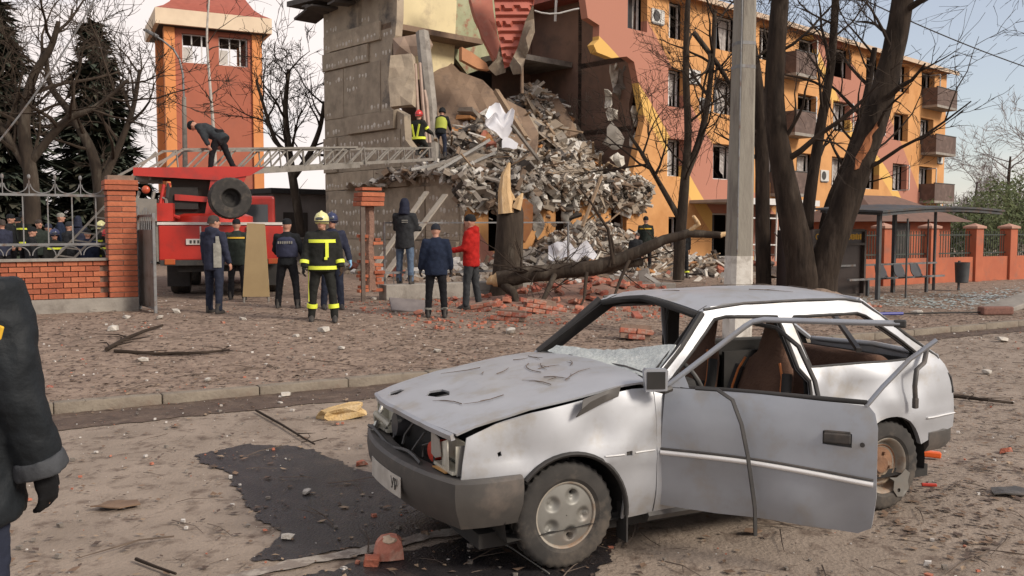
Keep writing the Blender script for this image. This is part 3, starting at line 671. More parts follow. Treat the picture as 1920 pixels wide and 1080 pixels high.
for sg in (1, -1):
    L0 = MB(); cx = .63-.03
    # broken lamp shell: open box with torn front
    for (a, b) in (((.54, sg*.40, .555), (.62, sg*.66, .57)), ((.52, sg*.38, .56), (.53, sg*.66, .70)), ((.52, sg*.655, .56), (.60, sg*.665, .70))): L0.box2(a, b)
    lo = L0.build('headlamp_shell', M_lens, car)
    if sg == 1:
        mb = MB(); panel(mb, [(0,0),(.13,.02),(.16,.12),(.02,.15)], lambda u, v: V((.62-u*.10, .62-u*.9, .565+v+.015*sin(u*40))), .006, step=.04); mb.build('lamp_shard', M_lens, lo)
        mb = MB(); panel(mb, [(0,.02),(.05,0),(.12,.03),(.10,.10),(.0,.13)], lambda u, v: V((.635-.05*u, .40+u, .60+v-.01*sin(v*40))), .006, step=.04); mb.build('lamp_shard', mat('grey_lamp_back', (.34,.31,.27), (.26,.24,.21), scale=9, rough=.6), lo)
        mb = MB(); panel(mb, [(0,0),(.05,0),(.06,.15),(.02,.155)], lambda u, v: V((.60-u*1.0, .672+.02*u, .55+v)), .008, step=.04); mb.build('corner_trim', M_chrome, lo)
        mb = MB(); panel(mb, [(0,0),(.16,0),(.15,.05),(.02,.05)], lambda u, v: V((.645-v*1.2-.06*u, .44+u, .557+.01*v)), .005, step=.04); mb.build('amber_reflector', mat('amber_plastic', (.50,.27,.08), (.40,.2,.06), scale=7, rough=.4), lo)
MB().tube([(.45,.30,.60),(.60,.32,.60)], .055, 14).build('headlamp_bowl', mat('red_plastic', (.55,.05,.025), (.45,.04,.02), rough=.4), car, smooth=40)
MB().tube([(.40,-.28,.62),(.61,-.29,.63)], .07, 14).build('headlamp_bowl', mat('dark_bowl', (.03,.033,.04), (.05,.05,.055), rough=.4), car, smooth=40)
MB().tube([(.62,-.60,.56),(.66,-.50,.66),(.60,-.42,.60)], .02, 6).build('torn_bracket', M_lens, car)
MB().tube([(.66,-.55,.55),(.63,-.53,.64),(.60,-.56,.69)], .014, 6).build('lamp_bulb_holder', M_chrome, car)
mb = MB(); mb.box((.42, 0, .50), (.22, 1.0, .16)); mb.build('radiator_frame', M_dark, car)
MB().box((.50,-.05,.62),(.06,.52,.24)).build('radiator', M_dark, car)
for i in range(6): MB().tube([(.62, -.45+i*.17, .55), (.60, -.42+i*.16+rr_.uniform(-.05,.05), .60), (.56, -.40+i*.17, .60+rr_.uniform(.02,.10))], .008, 5).build('torn_hose', M_blk, car)
MB().bbox((.10, 0, .55), (.55, .95, .34), .04).build('engine', M_dark, car)
MB().tube([(.675, y, .552+.02*sin(y*9)) for y in lin(-.6, .35, 10)], .012, 5).build('grille_bar', M_blk, car)
# ---- cabin
fl = MB(); fl.box((-1.45, 0, .22), (2.4, 1.36, .05)); fl.box((-2.75, 0, .40), (.45, 1.30, .06)); fl.box((.0, 0, .23), (.9, .9, .05)); fl.build('floor_pan', M_dark, car)
MB().box((-.52, 0, .58), (.03, 1.36, .66)).build('firewall', M_dark, car)
d_ = MB(); d_.bbox((-.74, 0, .84), (.36, 1.28, .20), .05); d_.build('dashboard', M_dark, car, smooth=40)
st = MB(); st.tube([V((-1.02, .34, .86))+Matrix.Rotation(radians(-62), 3, 'Y') @ V((cos(a)*.18, sin(a)*.18, 0)) for a in lin(0, 2*pi, 28)], .014, 6, cap=False); so_ = st.build('steering_wheel', M_blk, car, smooth=60)
MB().tube([(-.76,.34,.76),(-1.01,.34,.855)], .035, 8).build('steering_column', M_blk, so_)
for k in (0, 2.1, 4.2): MB().tube([V((-1.015,.34,.857)), V((-1.02,.34,.86))+Matrix.Rotation(radians(-62), 3, 'Y') @ V((cos(k)*.175, sin(k)*.175, 0))], .012, 5).build('spoke', M_blk, so_)
def seat(y, nm):
    s0_ = obj(nm, None, car, (-1.42, y, .26))
    def loop(w, d, z, y0=0, lean=0): return [V((lean+d*cos(a)*(1 if abs(cos(a)) < .8 else .93), w*sin(a), z)) for a in lin(0, 2*pi, 20)[:-1]]
    MB().bbox((.12, 0, .12), (.50, .48, .16), .06).build('cushion', M_seatb, s0_, smooth=60)
    bm_ = MB(); rings_ = []
    for z, w, d in ((.10,.21,.06),(.2,.235,.075),(.4,.245,.075),(.55,.225,.065),(.63,.19,.06),(.68,.13,.045),(.86,.11,.04),(.90,.06,.02)):
        rings_.append([V((-.10-z*.26+d*cos(a), w*sin(a), z+.06)) for a in lin(0, 2*pi, 21)[:-1]])
    bk = bm_.rings(rings_).build('backrest', M_seatb, s0_, smooth=60)
    for sg in (1, -1):
        MB().tube([(-.03-z*.26, sg*w, z+.06) for z, w in ((.12,.20),(.3,.225),(.45,.225),(.56,.205),(.64,.16))], .008, 6).build('piping', M_pipe, s0_)
        MB().tube([(-.05-z*.26, sg*w, z+.06) for z, w in ((.10,.22),(.3,.25),(.45,.25),(.58,.22))], .032, 8).build('bolster', M_dark, s0_, smooth=60)
    MB().bbox((-.10+.04-.36*.26, 0, .44), (.06,.40,.10), .02).build('dark_band', M_dark, s0_)
seat(.36, 'front_seat'); seat(-.36, 'front_seat')
MB().bbox((-2.12, 0, .45), (.50, 1.16, .18), .05).build('rear_bench', M_seatb, car, smooth=60)
MB().bbox((-2.40, 0, .72), (.14, 1.16, .50), .05, Matrix.Rotation(radians(-14), 3, 'Y')).build('rear_backrest', M_seatb, car, smooth=60)
for sg in (1,-1): MB().box((-2.45, sg*.60, .62), (.75,.03,.50)).build('trim_panel', M_dark, car)
MB().box((-2.93, 0, .66), (.03, 1.26, .46)).build('tail_panel', M_dark, car)
MB().bar((-2.30, .50, 1.00), (-2.86, -.30, 1.16), .03).build('gas_strut', M_blk, car)
# hatch: torn frame left standing, hanging strut
mb = MB()
for sg in (1, -1): mb.tube([(-2.28, sg*.50, 1.33), (-2.60, sg*.545, 1.12), (-2.90, sg*.58, .94)], .02, 6)
mb.tube([(-2.28,-.50,1.33),(-2.31,0,1.355),(-2.28,.50,1.33)], .02, 6); mb.tube([(-2.93,-.58,.93),(-2.97,0,.95),(-2.93,.58,.93)], .022, 6)
hf = mb.build('hatch_frame', M_paint, car, smooth=60)
mb = MB(); panel(mb, [(-.60,.46),(.60,.46),(.59,.80),(.57,.93),(-.57,.93),(-.59,.80)], lambda y, z: V((-2.985+.05*(y/.6)**2+.03*sstep(.8,.93,z), y, z)), .02, step=.12); mb.build('hatch_panel', M_paint, car, smooth=40)
for sg in (1, -1): MB().bbox((-2.965, sg*.585, .69), (.05,.13,.20), .012).build('tail_lamp', mat('red_tail_lens', (.45,.06,.03), (.40,.10,.03), scale=3, rough=.3), car)
rbp = MB(); rb_path = [(-2.70,.715),(-2.86,.70),(-2.97,.66)]+[(-3.02, y) for y in lin(.60,-.60,8)]+[(-2.97,-.66),(-2.86,-.70),(-2.70,-.715)]; rgs = []
for i, (x, y) in enumerate(rb_path):
    a = rb_path[max(0, i-1)]; b = rb_path[min(len(rb_path)-1, i+1)]; t = V((b[0]-a[0], b[1]-a[1], 0)).normalized(); nrm = V((t.y, -t.x, 0))*-1
    rgs.append([V((x, y, 0))-nrm*o*-1+V((0, 0, z)) for o, z in ((0,.475),(-.012,.46),(-.012,.38),(.02,.33),(.08,.33),(.08,.475))])
rbp.rings(rgs).build('rear_bumper', M_bump, car, smooth=35)
MB().tube([(-2.74,.66,1.02),(-2.62,.74,.93),(-2.50,.785,.90),(-2.47,.80,.80),(-2.48,.80,.70)], .016, 6).build('hanging_hatch_hinge', M_blk, car, smooth=60)
MB().bbox((-2.48,.80,.69),(.035,.03,.07),.008).build('hinge_bracket', M_blk, car)
MB().box((-1.2, .0, .17), (3.3, 1.2, .08)).build('underbody', M_dark, car)
for sg in (1,-1): MB().tube([(-.5, sg*.72,.22),(-2.0, sg*.72,.22)], .035, 6).build('sill', M_bump, car)
# ---- wheels
def tyre(mbm, r=.288, w=.165, rim=.178):
    n = 72; prof = [(rim,-w*.40),(rim+.02,-w*.48),(r-.035,-w*.5),(r-.010,-w*.44),(r,-w*.36),(r,-w*.12),(r-.008,-w*.10),(r-.008,w*.10),(r,w*.12),(r,w*.36),(r-.010,w*.44),(r-.035,w*.5),(rim+.02,w*.48),(rim,w*.40)]
    rs = []
    for pr_, h in prof: rs.append([V(((pr_-(.009 if (k % 2 and pr_ > r-.012) else 0))*cos(2*pi*k/n), h, (pr_-(.009 if (k % 2 and pr_ > r-.012) else 0))*sin(2*pi*k/n))) for k in range(n)])
    return mbm.rings(rs, cap=False)
def wheel(x, sg, kind):
    w = obj('wheel', None, car, (x, sg*.655, .285), (0, 0, 0 if sg > 0 else pi))
    tyre(MB()).build('tyre', M_tyre, w, smooth=30)
    if kind == 'cap':
        # dished trim with five round recesses
        c = MB(); n = 120; rs = []
        def disc(r, a):
            h = .070-.016*(r/.165)**2
            for k in range(5):
                ca = radians(90+22+72*k); d = math.hypot(r*cos(a)-.103*cos(ca), r*sin(a)-.103*sin(ca)); h -= .022*(1-sstep(.010, .048, d))
                d2 = math.hypot(r*cos(a)-.124*cos(ca), r*sin(a)-.124*sin(ca)); h -= .030*(1-sstep(.013, .017, d2))*(k in (0, 2)) - .006*(1-sstep(.010,.014,d2))*(k not in (0,2))
            return h
        for r in lin(.003, .166, 40): rs.append([V((r*cos(2*pi*k/n), disc(r, 2*pi*k/n), r*sin(2*pi*k/n))) for k in range(n)])
        c.rings(rs, cap=False); c.build('hubcap', M_hub, w, smooth=50, fix=False)
        MB().lathe([(.150,.02),(.165,.052),(.170,.064),(.178,.068),(.184,.062),(.184,.03)], 60).build('rim_ring', M_rimw, w, smooth=40)
        MB().lathe([(.0,.018),(.16,.018),(.17,.03)], 30).build('rim_dark', M_dark, w)
    else:
        MB().lathe([(0,.030),(.045,.034),(.06,.022),(.10,.010),(.125,.026),(.145,.010),(.155,.035),(.165,.062),(.178,.070),(.184,.060),(.184,.02)], 48).build('steel_rim', M_rimw, w, smooth=40)
        MB().lathe([(0,.040),(.05,.042),(.06,.030),(.115,.018),(.128,.030),(.132,.026)], 36).build('rusty_hub', M_rust, w, smooth=40)
        for k in range(4): MB().tube([(.075*cos(k*pi/2+.3),.02,.075*sin(k*pi/2+.3)),(.075*cos(k*pi/2+.3),.045,.075*sin(k*pi/2+.3))], .011, 6).build('wheel_nut', M_rust, w)
        mb = MB(); panel(mb, [(-.02,-.075),(-.06,-.10),(-.055,-.16),(-.09,-.205),(-.14,-.21),(-.185,-.16),(-.175,-.11),(-.19,-.06),(-.15,-.03),(-.12,-.06),(-.08,-.08)], lambda u, v: V((u, .085+.05*(-u-.1), v)), .004, holes=[arc(-.10,-.165,.014,0,324,9)], step=.03); mb.build('broken_hubcap', M_hub, w, smooth=40)
    return w
wheel(0, 1, 'cap'); wheel(0, -1, 'cap'); wheel(-2.32, 1, 'rim'); wheel(-2.32, -1, 'rim')
# ---- open front door (hinged at its front edge)
HX, HZ = -.555, 0
door = obj('open_door', None, car, (HX, half_w(HX, .6)-.01, 0), (0, 0, radians(-49.5)))
def doorf(x, z):      # x measured backwards from the hinge
    y = half_w(-1.0, z)-half_w(-1.0, .6)
    y += -.020*exp(-((x-.30)**2+(z-.40)**2)/.03)+.022*exp(-((x-.75)**2+(z-.36)**2)/.02)-.02*exp(-((x-.95)**2+(z-.30)**2)/.02)
    return V((-x, y+.004*noise.noise(V((x*4, z*4, 5))), z+.02*x*(z < .5)-.035*sstep(.5,1.1,x)*(1-sstep(.3,.9,z))))
dout = [(.0,.275),(.3,.255),(.7,.26),(1.02,.262),(1.085,.30),(1.105,.45),(1.105,.80),(1.09,.87),(1.06,.905),(.5,.925),(.02,.925)]
slot = [(.845,.705),(.985,.70),(.985,.765),(.845,.77)]
mb = MB(); panel(mb, dout, doorf, .03, holes=[slot], step=.045); dsk = mb.build('door_skin', M_paint_shade, door, smooth=35)
mb = MB(); panel(mb, [(.03,.30),(1.05,.29),(1.07,.85),(.03,.88)], lambda x, z: doorf(x, z)+V((0,-.06,0)), -.015, step=.15); mb.build('door_card', M_dark, door)
MB().bbox((-.915, .125-.128, .735), (.13,.02,.05), .006).build('door_handle', M_blk, door)
mb = MB(); panel(mb, [(.835,.695),(.995,.69),(.995,.775),(.835,.78)], lambda x, z: doorf(x, z)+V((0,-.022,0)), -.006, step=.1); mb.build('handle_recess', M_blk, door)
MB().bbox((-.915, doorf(.915,.75).y-.006, .757), (.128,.016,.030), .006).build('handle_flap', M_blk, door)
MB().tube([doorf(x,.575)+V((0,.006,-.03*x*x)) for x in lin(.01,1.09,14)], .013, 8).build('side_moulding', M_mould, door, smooth=60)
MB().tube([doorf(x,.595)+V((0,.003,-.03*x*x)) for x in lin(.01,1.09,14)], .007, 6).build('moulding_dark_line', M_bump, door, smooth=60)  # no seal: dark line drawn along the top of the pale highlight
MB().tube([doorf(1.035,.72)+V((0,-.005,0)), doorf(1.035,.72)+V((0,.006,0))], .012, 12).build('door_lock', M_blk, door)
MB().tube([doorf(x,.925-.018*max(0,x-.5))+V((0,-.012,.004)) for x in lin(.1, 1.05, 8)], .014, 6).build('waist_seal', M_rub, door, smooth=60)
wf = [(.0,.925),(.40,1.265),(.44,1.292),(.50,1.305),(1.17,1.312)]
lean = lambda z: -.11*(z-.925)/.34
MB().tube([V((-x-.02, doorf(.3,.92).y-.01+lean(z), z)) for x, z in wf], .021, 8, flat=.75).build('window_frame', M_paint_shade, door, smooth=60)
MB().tube([V((-x, doorf(.3,.92).y-.01+lean(z), z)) for x, z in ((1.36,1.24),(1.24,1.14),(1.12,1.0),(1.045,.90))], .019, 6, flat=.6).build('window_frame_rear', M_paint_shade, door, smooth=60)
MB().tube([V((-x, -.10+min(0,lean(z)), z)) for x, z in ((.46,1.28),(.58,1.26),(.70,1.17),(.79,1.0),(.84,.80))], .013, 6).build('loose_seal', M_rub, door, smooth=60)
MB().bbox((-1.19, doorf(.3,.92).y-.01+lean(1.31), 1.312), (.06,.035,.04), .008).build('frame_end', M_blk, door)
sl = MB().tube([V((-x, y, z)) for x, y, z in ((.20,.01,.94),(.32,.035,.945),(.40,.05,.90),(.45,.062,.78),(.485,.066,.62),(.51,.06,.45),(.525,.055,.34),(.53,.06,.20))], .017, 6, flat=.55); sl.build('hanging_rubber_strip', M_rub, door, smooth=60)
MX = Matrix.Translation((.01, .075, .985)) @ Matrix.Rotation(radians(-62), 4, 'Z')
mi = MB(); mi.rings([[V((x, y*w, z*w)) for y, z in ((-.062,-.058),(.055,-.062),(.066,.05),(.055,.062),(-.055,.060),(-.066,.05))] for x, w in ((-.036,.90),(-.036,1.0),(.01,1.0),(.045,.75),(.05,.5))]); mi.xf(MX).build('mirror_housing', M_paint_shade, door, smooth=40)
MB().box((-.038, 0, 0), (.006, .098, .092)).xf(MX).build('mirror_hole_shade', M_dark, door)  # flat dark plate in place of the shade inside the emptied housing
MB().tube([(.0,0,-.05),(-.02,-.05,-.06),(.0,-.09,-.05)], .018, 6).xf(MX).build('mirror_arm', M_blk, door)
mb = MB(); panel(mb, [(.0,.925),(.15,.925),(.11,1.0)], lambda x, z: V((-x, doorf(.3,.92).y-.012+lean(z), z)), -.012, step=.08); mb.build('mirror_corner', M_paint_shade, door)
# right front door, shut
mb = MB(); panel(mb, [(-.545,.26),(-1.60,.26),(-1.645,.55),(-1.645,.90),(-.545,.925)], sidef(-1, 0), .02, step=.1); mb.build('shut_door', M_paint_shade, car, smooth=35)
MB().tube([V((x, -(half_w(x, z)-.01), z)) for x, z in ((-.60,.93),(-1.04,1.262),(-1.5,1.262),(-1.62,.94))], .018, 6).build('shut_door_frame', M_paint_shade, car, smooth=60)
mb = MB(); panel(mb, [(-.02,0),(.04,-.03),(.06,.10),(.03,.20),(-.03,.16)], lambda u, v: V((-1.02+u, -.30+v*.8, .88+v*.6)), .012, step=.05); mb.build('red_bag', mat('red_cloth', (.50,.03,.02), (.35,.02,.015), rough=.8), car)
# ================================================================ SHELLED APARTMENT BUILDING
BC, BA = V((-1.7, 30.4, .2)), radians(43)
BE, BG = V((cos(BA), sin(BA), 0)), V((-sin(BA), cos(BA), 0))
BM = Matrix.Translation(BC) @ Matrix.Rotation(BA, 4, 'Z'); BI = BM.inverted()
bld = thing('apartment_building', BC, 'shelled four-storey orange apartment building with collapsed corner and bare grey end wall', 'building', BA)
def FA(px, py, b=0.0):                      # pixel -> (a, z) on the plane b metres behind the facade
    d = BI.to_3x3() @ ray(px, py); o = BI @ EYE; t = (b-o.y)/d.y; p = o+d*t; return (p.x, p.z)
def GA(px, py, a=0.0):                      # pixel -> (b, z) on the plane of the end wall
    d = BI.to_3x3() @ ray(px, py); o = BI @ EYE; t = (a-o.x)/d.x; p = o+d*t; return (p.y, p.z)
def pattern_mat():
    m = mat('facade_paint', (.60,.305,.115), (.52,.262,.10), scale=.9, rough=.9, bump=.15, bscale=12, c3=(.47,.22,.075), c3s=.8)
    nt = m.node_tree; b = nt.nodes['Principled BSDF']; base = b.inputs['Base Color'].links[0].from_socket
    def nn(t, **k):
        n = nt.nodes.new(t)
        for a, v in k.items(): setattr(n, a, v)
        return n
    tcn = nn('ShaderNodeTexCoord'); sp = nn('ShaderNodeSeparateXYZ'); nt.links.new(tcn.outputs['Object'], sp.inputs[0])
    def mth(op, a, c):
        n = nn('ShaderNodeMath', operation=op)
        for i, v in enumerate((a, c)):
            if isinstance(v, (int, float)): n.inputs[i].default_value = v
            else: nt.links.new(v, n.inputs[i])
        return n.outputs[0]
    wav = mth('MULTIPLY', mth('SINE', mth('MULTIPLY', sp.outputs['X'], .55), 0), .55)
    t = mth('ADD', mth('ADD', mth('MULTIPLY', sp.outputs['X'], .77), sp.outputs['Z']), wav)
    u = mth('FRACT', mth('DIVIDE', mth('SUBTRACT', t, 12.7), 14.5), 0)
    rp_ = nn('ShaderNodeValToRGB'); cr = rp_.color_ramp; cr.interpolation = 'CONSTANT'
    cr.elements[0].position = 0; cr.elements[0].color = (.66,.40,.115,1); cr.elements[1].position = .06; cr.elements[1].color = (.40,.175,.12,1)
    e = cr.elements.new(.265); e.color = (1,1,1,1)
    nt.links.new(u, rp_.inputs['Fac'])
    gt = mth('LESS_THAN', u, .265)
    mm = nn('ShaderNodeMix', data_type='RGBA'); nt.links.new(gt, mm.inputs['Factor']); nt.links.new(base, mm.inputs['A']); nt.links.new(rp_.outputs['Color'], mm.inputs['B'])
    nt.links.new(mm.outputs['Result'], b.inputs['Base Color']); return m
M_fac = pattern_mat()
M_gab = mat('stripped_end_wall', (.40,.33,.245), (.29,.238,.18), scale=1.2, rough=.95, bump=.6, bscale=9, c3=(.105,.095,.085), c3s=.9)
M_blocks = [mat('wall_block_%d' % i, c, tuple(x*.72 for x in c), scale=2.2, rough=.95, bump=.7, bscale=6, c3=tuple(x*.62 for x in c), c3s=1.6) for i, c in enumerate([(.42,.345,.255),(.37,.305,.228),(.45,.37,.275)])]
M_dab = mat('adhesive_dabs', (.62,.57,.49), (.50,.455,.39), scale=5, rough=.95)
M_wfr = mat('white_window_frame', (.66,.65,.63), (.55,.54,.52), scale=4, rough=.5)
M_void = mat('painted_shade', (.030,.024,.020), (.05,.04,.033), scale=.8, rough=.95)  # near-black: the shade of rooms and openings is put into the colour
M_glass = mat('dark_window_glass', (.045,.05,.055), (.03,.035,.04), scale=1, rough=.08, spec=.8)
M_roof = mat('red_roof_sheet', (.34,.085,.06), (.28,.07,.05), scale=2, rough=.6, c3=(.22,.07,.055), c3s=1.5)
M_brownw = mat('brown_room_wall', (.225,.135,.098), (.165,.102,.076), scale=.9, rough=.95, c3=(.12,.085,.068), c3s=.7)
M_ins = mat('torn_insulation', (.66,.63,.56), (.48,.45,.39), scale=4, rough=.9, bump=.8, bscale=12, c3=(.30,.27,.22), c3s=5)
M_slabb = mat('brown_slab', (.245,.17,.115), (.19,.13,.09), scale=1.0, rough=.95, bump=.5, bscale=8, c3=(.14,.10,.075), c3s=1.6)
EAV = 11.2
COLS = [8.75, 11.35] + [14.9+3.5*i for i in range(7)]
ROWZ = [1.72, 4.55, 7.40, 10.15]
top = [FA(1072, -120)[0]]
edge_px = [(1085,0),(1090,36),(1112,50),(1111,76),(1101,86),(1107,100),(1135,111),(1163,108),(1177,118),(1184,152),(1191,190),(1197,226),(1188,265),(1180,300),(1174,330),(1168,345)]
# ground-floor remains run further left than the upper storeys
low_px = [(1150,352),(1128,345),(1108,362),(1088,356),(1066,362),(1048,350),(1020,362),(1000,350),(975,362),(955,352),(938,364),(920,352),(898,362),(884,352),(871,360)]
outl = [FA(*p) for p in edge_px] + [FA(*p) for p in low_px]
outl = [(max(.02, a), min(z, EAV)) for a, z in outl]
tail = [(.02, -.5), (38.6, -.5), (38.6, EAV), (FA(1078, -60)[0], EAV)]
holes = []
WIN = []
for i, a in enumerate(COLS):
    for j, z in enumerate(ROWZ):
        if i == 0 and j < 3: continue
        w, h = (1.2, 1.55) if i < 2 else (1.85, 1.55)
        if j == 0 and i in (2, 3): h = 2.0; z = 1.3
        if j == 0 and i == 1: h, w, z = 2.1, .95, 1.05
        WIN.append((a, z, w, h, i, j)); holes.append([(a-w/2, z-h/2), (a+w/2, z-h/2), (a+w/2, z+h/2), (a-w/2, z+h/2)])
def rect_px(x0, y0, x1, y1):
    a0, z1 = FA(x0, y0); a1, z0 = FA(x1, y1); z0 = max(z0, -.3); return [(a0, z0), (a1, z0), (a1, z1), (a0, z1)]
low_holes = [rect_px(904,372,944,470), rect_px(1030,366,1056,446), rect_px(1134,378,1163,446)]
wp = MB(); panel(wp, outl+tail, lambda a, z: V((a, 0, z)), -.32, holes=holes+low_holes, step=.8, dense=False)
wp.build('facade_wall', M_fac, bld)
# windows
rw = random.Random(9)
for a, z, w, h, i, j in WIN:
    wn_ = obj('window', None, bld, (a, .16, z))
    for nm, c, s_ in (('frame', (0,0,h/2-.035), (w,.07,.07)), ('frame', (0,0,-h/2+.035), (w,.07,.07)), ('frame', (-w/2+.035,0,0), (.07,.068,h-.14)), ('frame', (w/2-.035,0,0), (.07,.068,h-.14))):
        MB().box(c, s_).build(nm, M_wfr, wn_)
    if rw.random() < .75: MB().box((w*.02*(1 if i % 2 else -8), .0, 0), (.07,.066,h-.14)).build('mullion', M_wfr, wn_)
    if rw.random() < .45: MB().box((-w*.25 if w > 1.3 else 0, .01, 0), (w*.42, .012, h-.16)).build('pane', M_glass, wn_)
    if i > 1 and rw.random() < .35:
        sa = obj('open_sash', None, wn_, (w/2-.04, -.02, 0), (0, 0, radians(rw.uniform(40, 95))))
        m_ = MB(); hh = h-.16; ww = w*.42
        m_.box((-ww/2,0,hh/2),(ww,.05,.06)); m_.box((-ww/2,0,-hh/2),(ww,.05,.06)); m_.box((0,0,0),(.06,.048,hh-.06)); m_.box((-ww,0,0),(.06,.048,hh-.06)); m_.build('open_sash_frame', M_wfr, wn_, loc=sa.location, rot=sa.rotation_euler)
        bpy.data.objects.remove(sa)
    MB().box((0, -.20, -h/2-.02), (w+.1, .24, .035)).build('sill', M_wfr if j % 2 else M_gab, wn_)
    if rw.random() < .55 and j > 0:
        m_ = MB(); cw = w*rw.uniform(.25,.5); panel(m_, [(0,0),(cw,0),(cw*.8,-h*rw.uniform(.5,1)),(cw*.1,-h*.9)], lambda u, v, w=w, h=h: V((w/2-.08-u, .10+.04*sin(u*22), h/2-.1+v)), .01, step=.12); m_.build('torn_curtain', mat('pale_curtain', (.42,.40,.38), (.33,.31,.30), scale=4, rough=.95), wn_)
MB().box((23.9, 3.2, 5.4), (29.3, .2, 11.2)).build('room_back_wall', M_void, bld)  # coloured dark so the rooms look unlit through the windows
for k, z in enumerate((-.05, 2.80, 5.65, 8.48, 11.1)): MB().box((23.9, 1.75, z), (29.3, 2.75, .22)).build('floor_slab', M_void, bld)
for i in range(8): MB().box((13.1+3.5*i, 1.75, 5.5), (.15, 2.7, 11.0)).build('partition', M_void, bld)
# roof
mb = MB(); mb.add([(8.2,-.75,EAV),(39.3,-.75,EAV),(39.3,11.5,EAV),(8.2,11.5,EAV),(8.2,5.4,EAV+2.6),(34.5,5.4,EAV+2.6)], [(0,1,5,4),(1,2,5),(2,3,4,5),(3,0,4),(0,3,2,1)]); mb.build('roof', M_roof, bld)
MB().box((23.7,-.76,EAV-.06),(31.2,.07,.22)).build('gutter', mat('cream_gutter', (.55,.42,.30), (.45,.34,.25), rough=.7), bld)
for i in range(60): MB().box((8.6+i*.51,-.1,EAV+.245),(.05,1.3,.05), Matrix.Rotation(radians(22.9),3,'X')).build('roof_rib', M_roof, bld)
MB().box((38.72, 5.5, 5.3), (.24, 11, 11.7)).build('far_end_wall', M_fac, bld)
# balconies
M_balc = mat('brown_balcony', (.115,.075,.060), (.085,.056,.046), scale=1.5, rough=.8, c3=(.16,.11,.09), c3s=2)
for a, rows in ((36.6, (0,1,2,3)), (20.2, (2,3)), (19.6, (1,))):
    for j in rows:
        z = ROWZ[j]-1.35; bo = obj('balcony', None, bld, (a, -.6, z)); w = 2.9 if a > 30 else 1.9
        MB().box((0,0,.0),(w,1.2,.14)).build('balcony_floor', M_conc, bo)
        MB().box((0,-.57,.57),(w,.05,1.0)).build('balcony_front', M_balc, bo)
        for sg in (-1,1): MB().box((sg*(w/2-.03),.02,.57),(.05,1.13,1.0)).build('balcony_side', M_balc, bo)
        MB().box((0,-.57,1.10),(w+.04,.09,.05)).build('balcony_rail', M_blk, bo)
# air conditioners
M_ac = mat('ac_white', (.58,.57,.54), (.48,.47,.44), scale=3, rough=.6)
for a, z in ((10.0,10.1),(13.3,6.9),(27.2,7.0),(23.7,4.3),(37.9,5.9),(37.9,3.1),(12.5,8.0)):
    ac = obj('air_conditioner', None, bld, (a, -.22, z)); MB().bbox((0,0,0),(.82,.32,.56),.02).build('ac_case', M_ac, ac)
    MB().tube([(-.12,-.155,0),(-.12,-.17,0)], .22, 20).build('ac_fan', M_blk, ac)
    MB().box((0,.02,-.31),(.7,.36,.04)).build('ac_bracket', M_steel, ac)
# ---------------- end wall
g_edge = [(745,-110),(744,30),(741,66),(735,84),(733,150),(731,200),(742,206),(757,214),(760,262),(788,298),(828,318),(856,330),(866,345)]
gl_ = [GA(*p) for p in g_edge]; b_left = GA(610, 300)[0]
ge = [(b, min(z, EAV)) for b, z in gl_]
gout = ge + [(.02, -.5), (b_left, -.5), (b_left, EAV)]
mb = MB(); panel(mb, gout, lambda b, z: V((0, b, z)), -.30, step=.8, dense=False); mb.xf(Matrix.Identity(4)); mb.build('end_wall', M_gab, bld)
rg2 = random.Random(14)
dab = MB(); z = -.2; row = 0
def in_g(b, z, mrg=.0): return inside((b, z), gout) and inside((b-mrg, z), gout) and inside((b+mrg, z), gout)
while z < EAV-.3:
    hgt = rg2.choice((1.4, 1.9, 2.7, .7)); b = .06+rg2.uniform(0, .8)*(row % 2)
    while b < b_left-.1:
        w = min(rg2.uniform(1.8, 4.2), b_left-b); pro = rg2.choice((.02,.03,.05,.10,.17))
        if w > .3 and in_g(b+w/2, z+hgt/2, w/2-.02) and in_g(b+w/2, z+hgt-.05, w/2-.02) and in_g(b+w/2, z+.05, w/2-.02):
            MB().bbox((-pro/2-.001, b+w/2, z+hgt/2), (pro, w-.035, hgt-.035), .012, Matrix.Rotation(rg2.uniform(-.006,.006), 3, 'X')).build('wall_block', M_blocks[rg2.randrange(3)], bld)
        else: pro = .0
        # dabs of adhesive in rows
        zz = z+.2
        while zz < z+hgt-.08:
            bb = b+.12
            while bb < b+w-.1:
                if in_g(bb, zz, .1) and noise.noise(V((bb*.35, zz*.55, 3))) > -.25+.20*(zz > 5.2) and rg2.random() < .85:
                    r = rg2.uniform(.045, .095)
                    c = V((-pro-.004, bb+rg2.uniform(-.04,.04), zz+rg2.uniform(-.04,.04)))
                    rb_ = r*rg2.uniform(.6, 1.1)
                    dab.add([c+V((-.025, 0, 0))]+[c+V((0, rb_*cos(k*pi/3+.3), r*1.15*sin(k*pi/3+.3))) for k in range(6)], [(0,1+k,1+(k+1) % 6) for k in range(6)])
                bb += .21
            zz += .42
        b += w
    z += hgt; row += 1
tag(dab.build('adhesive_dabs', M_dab, bld), kind='stuff')
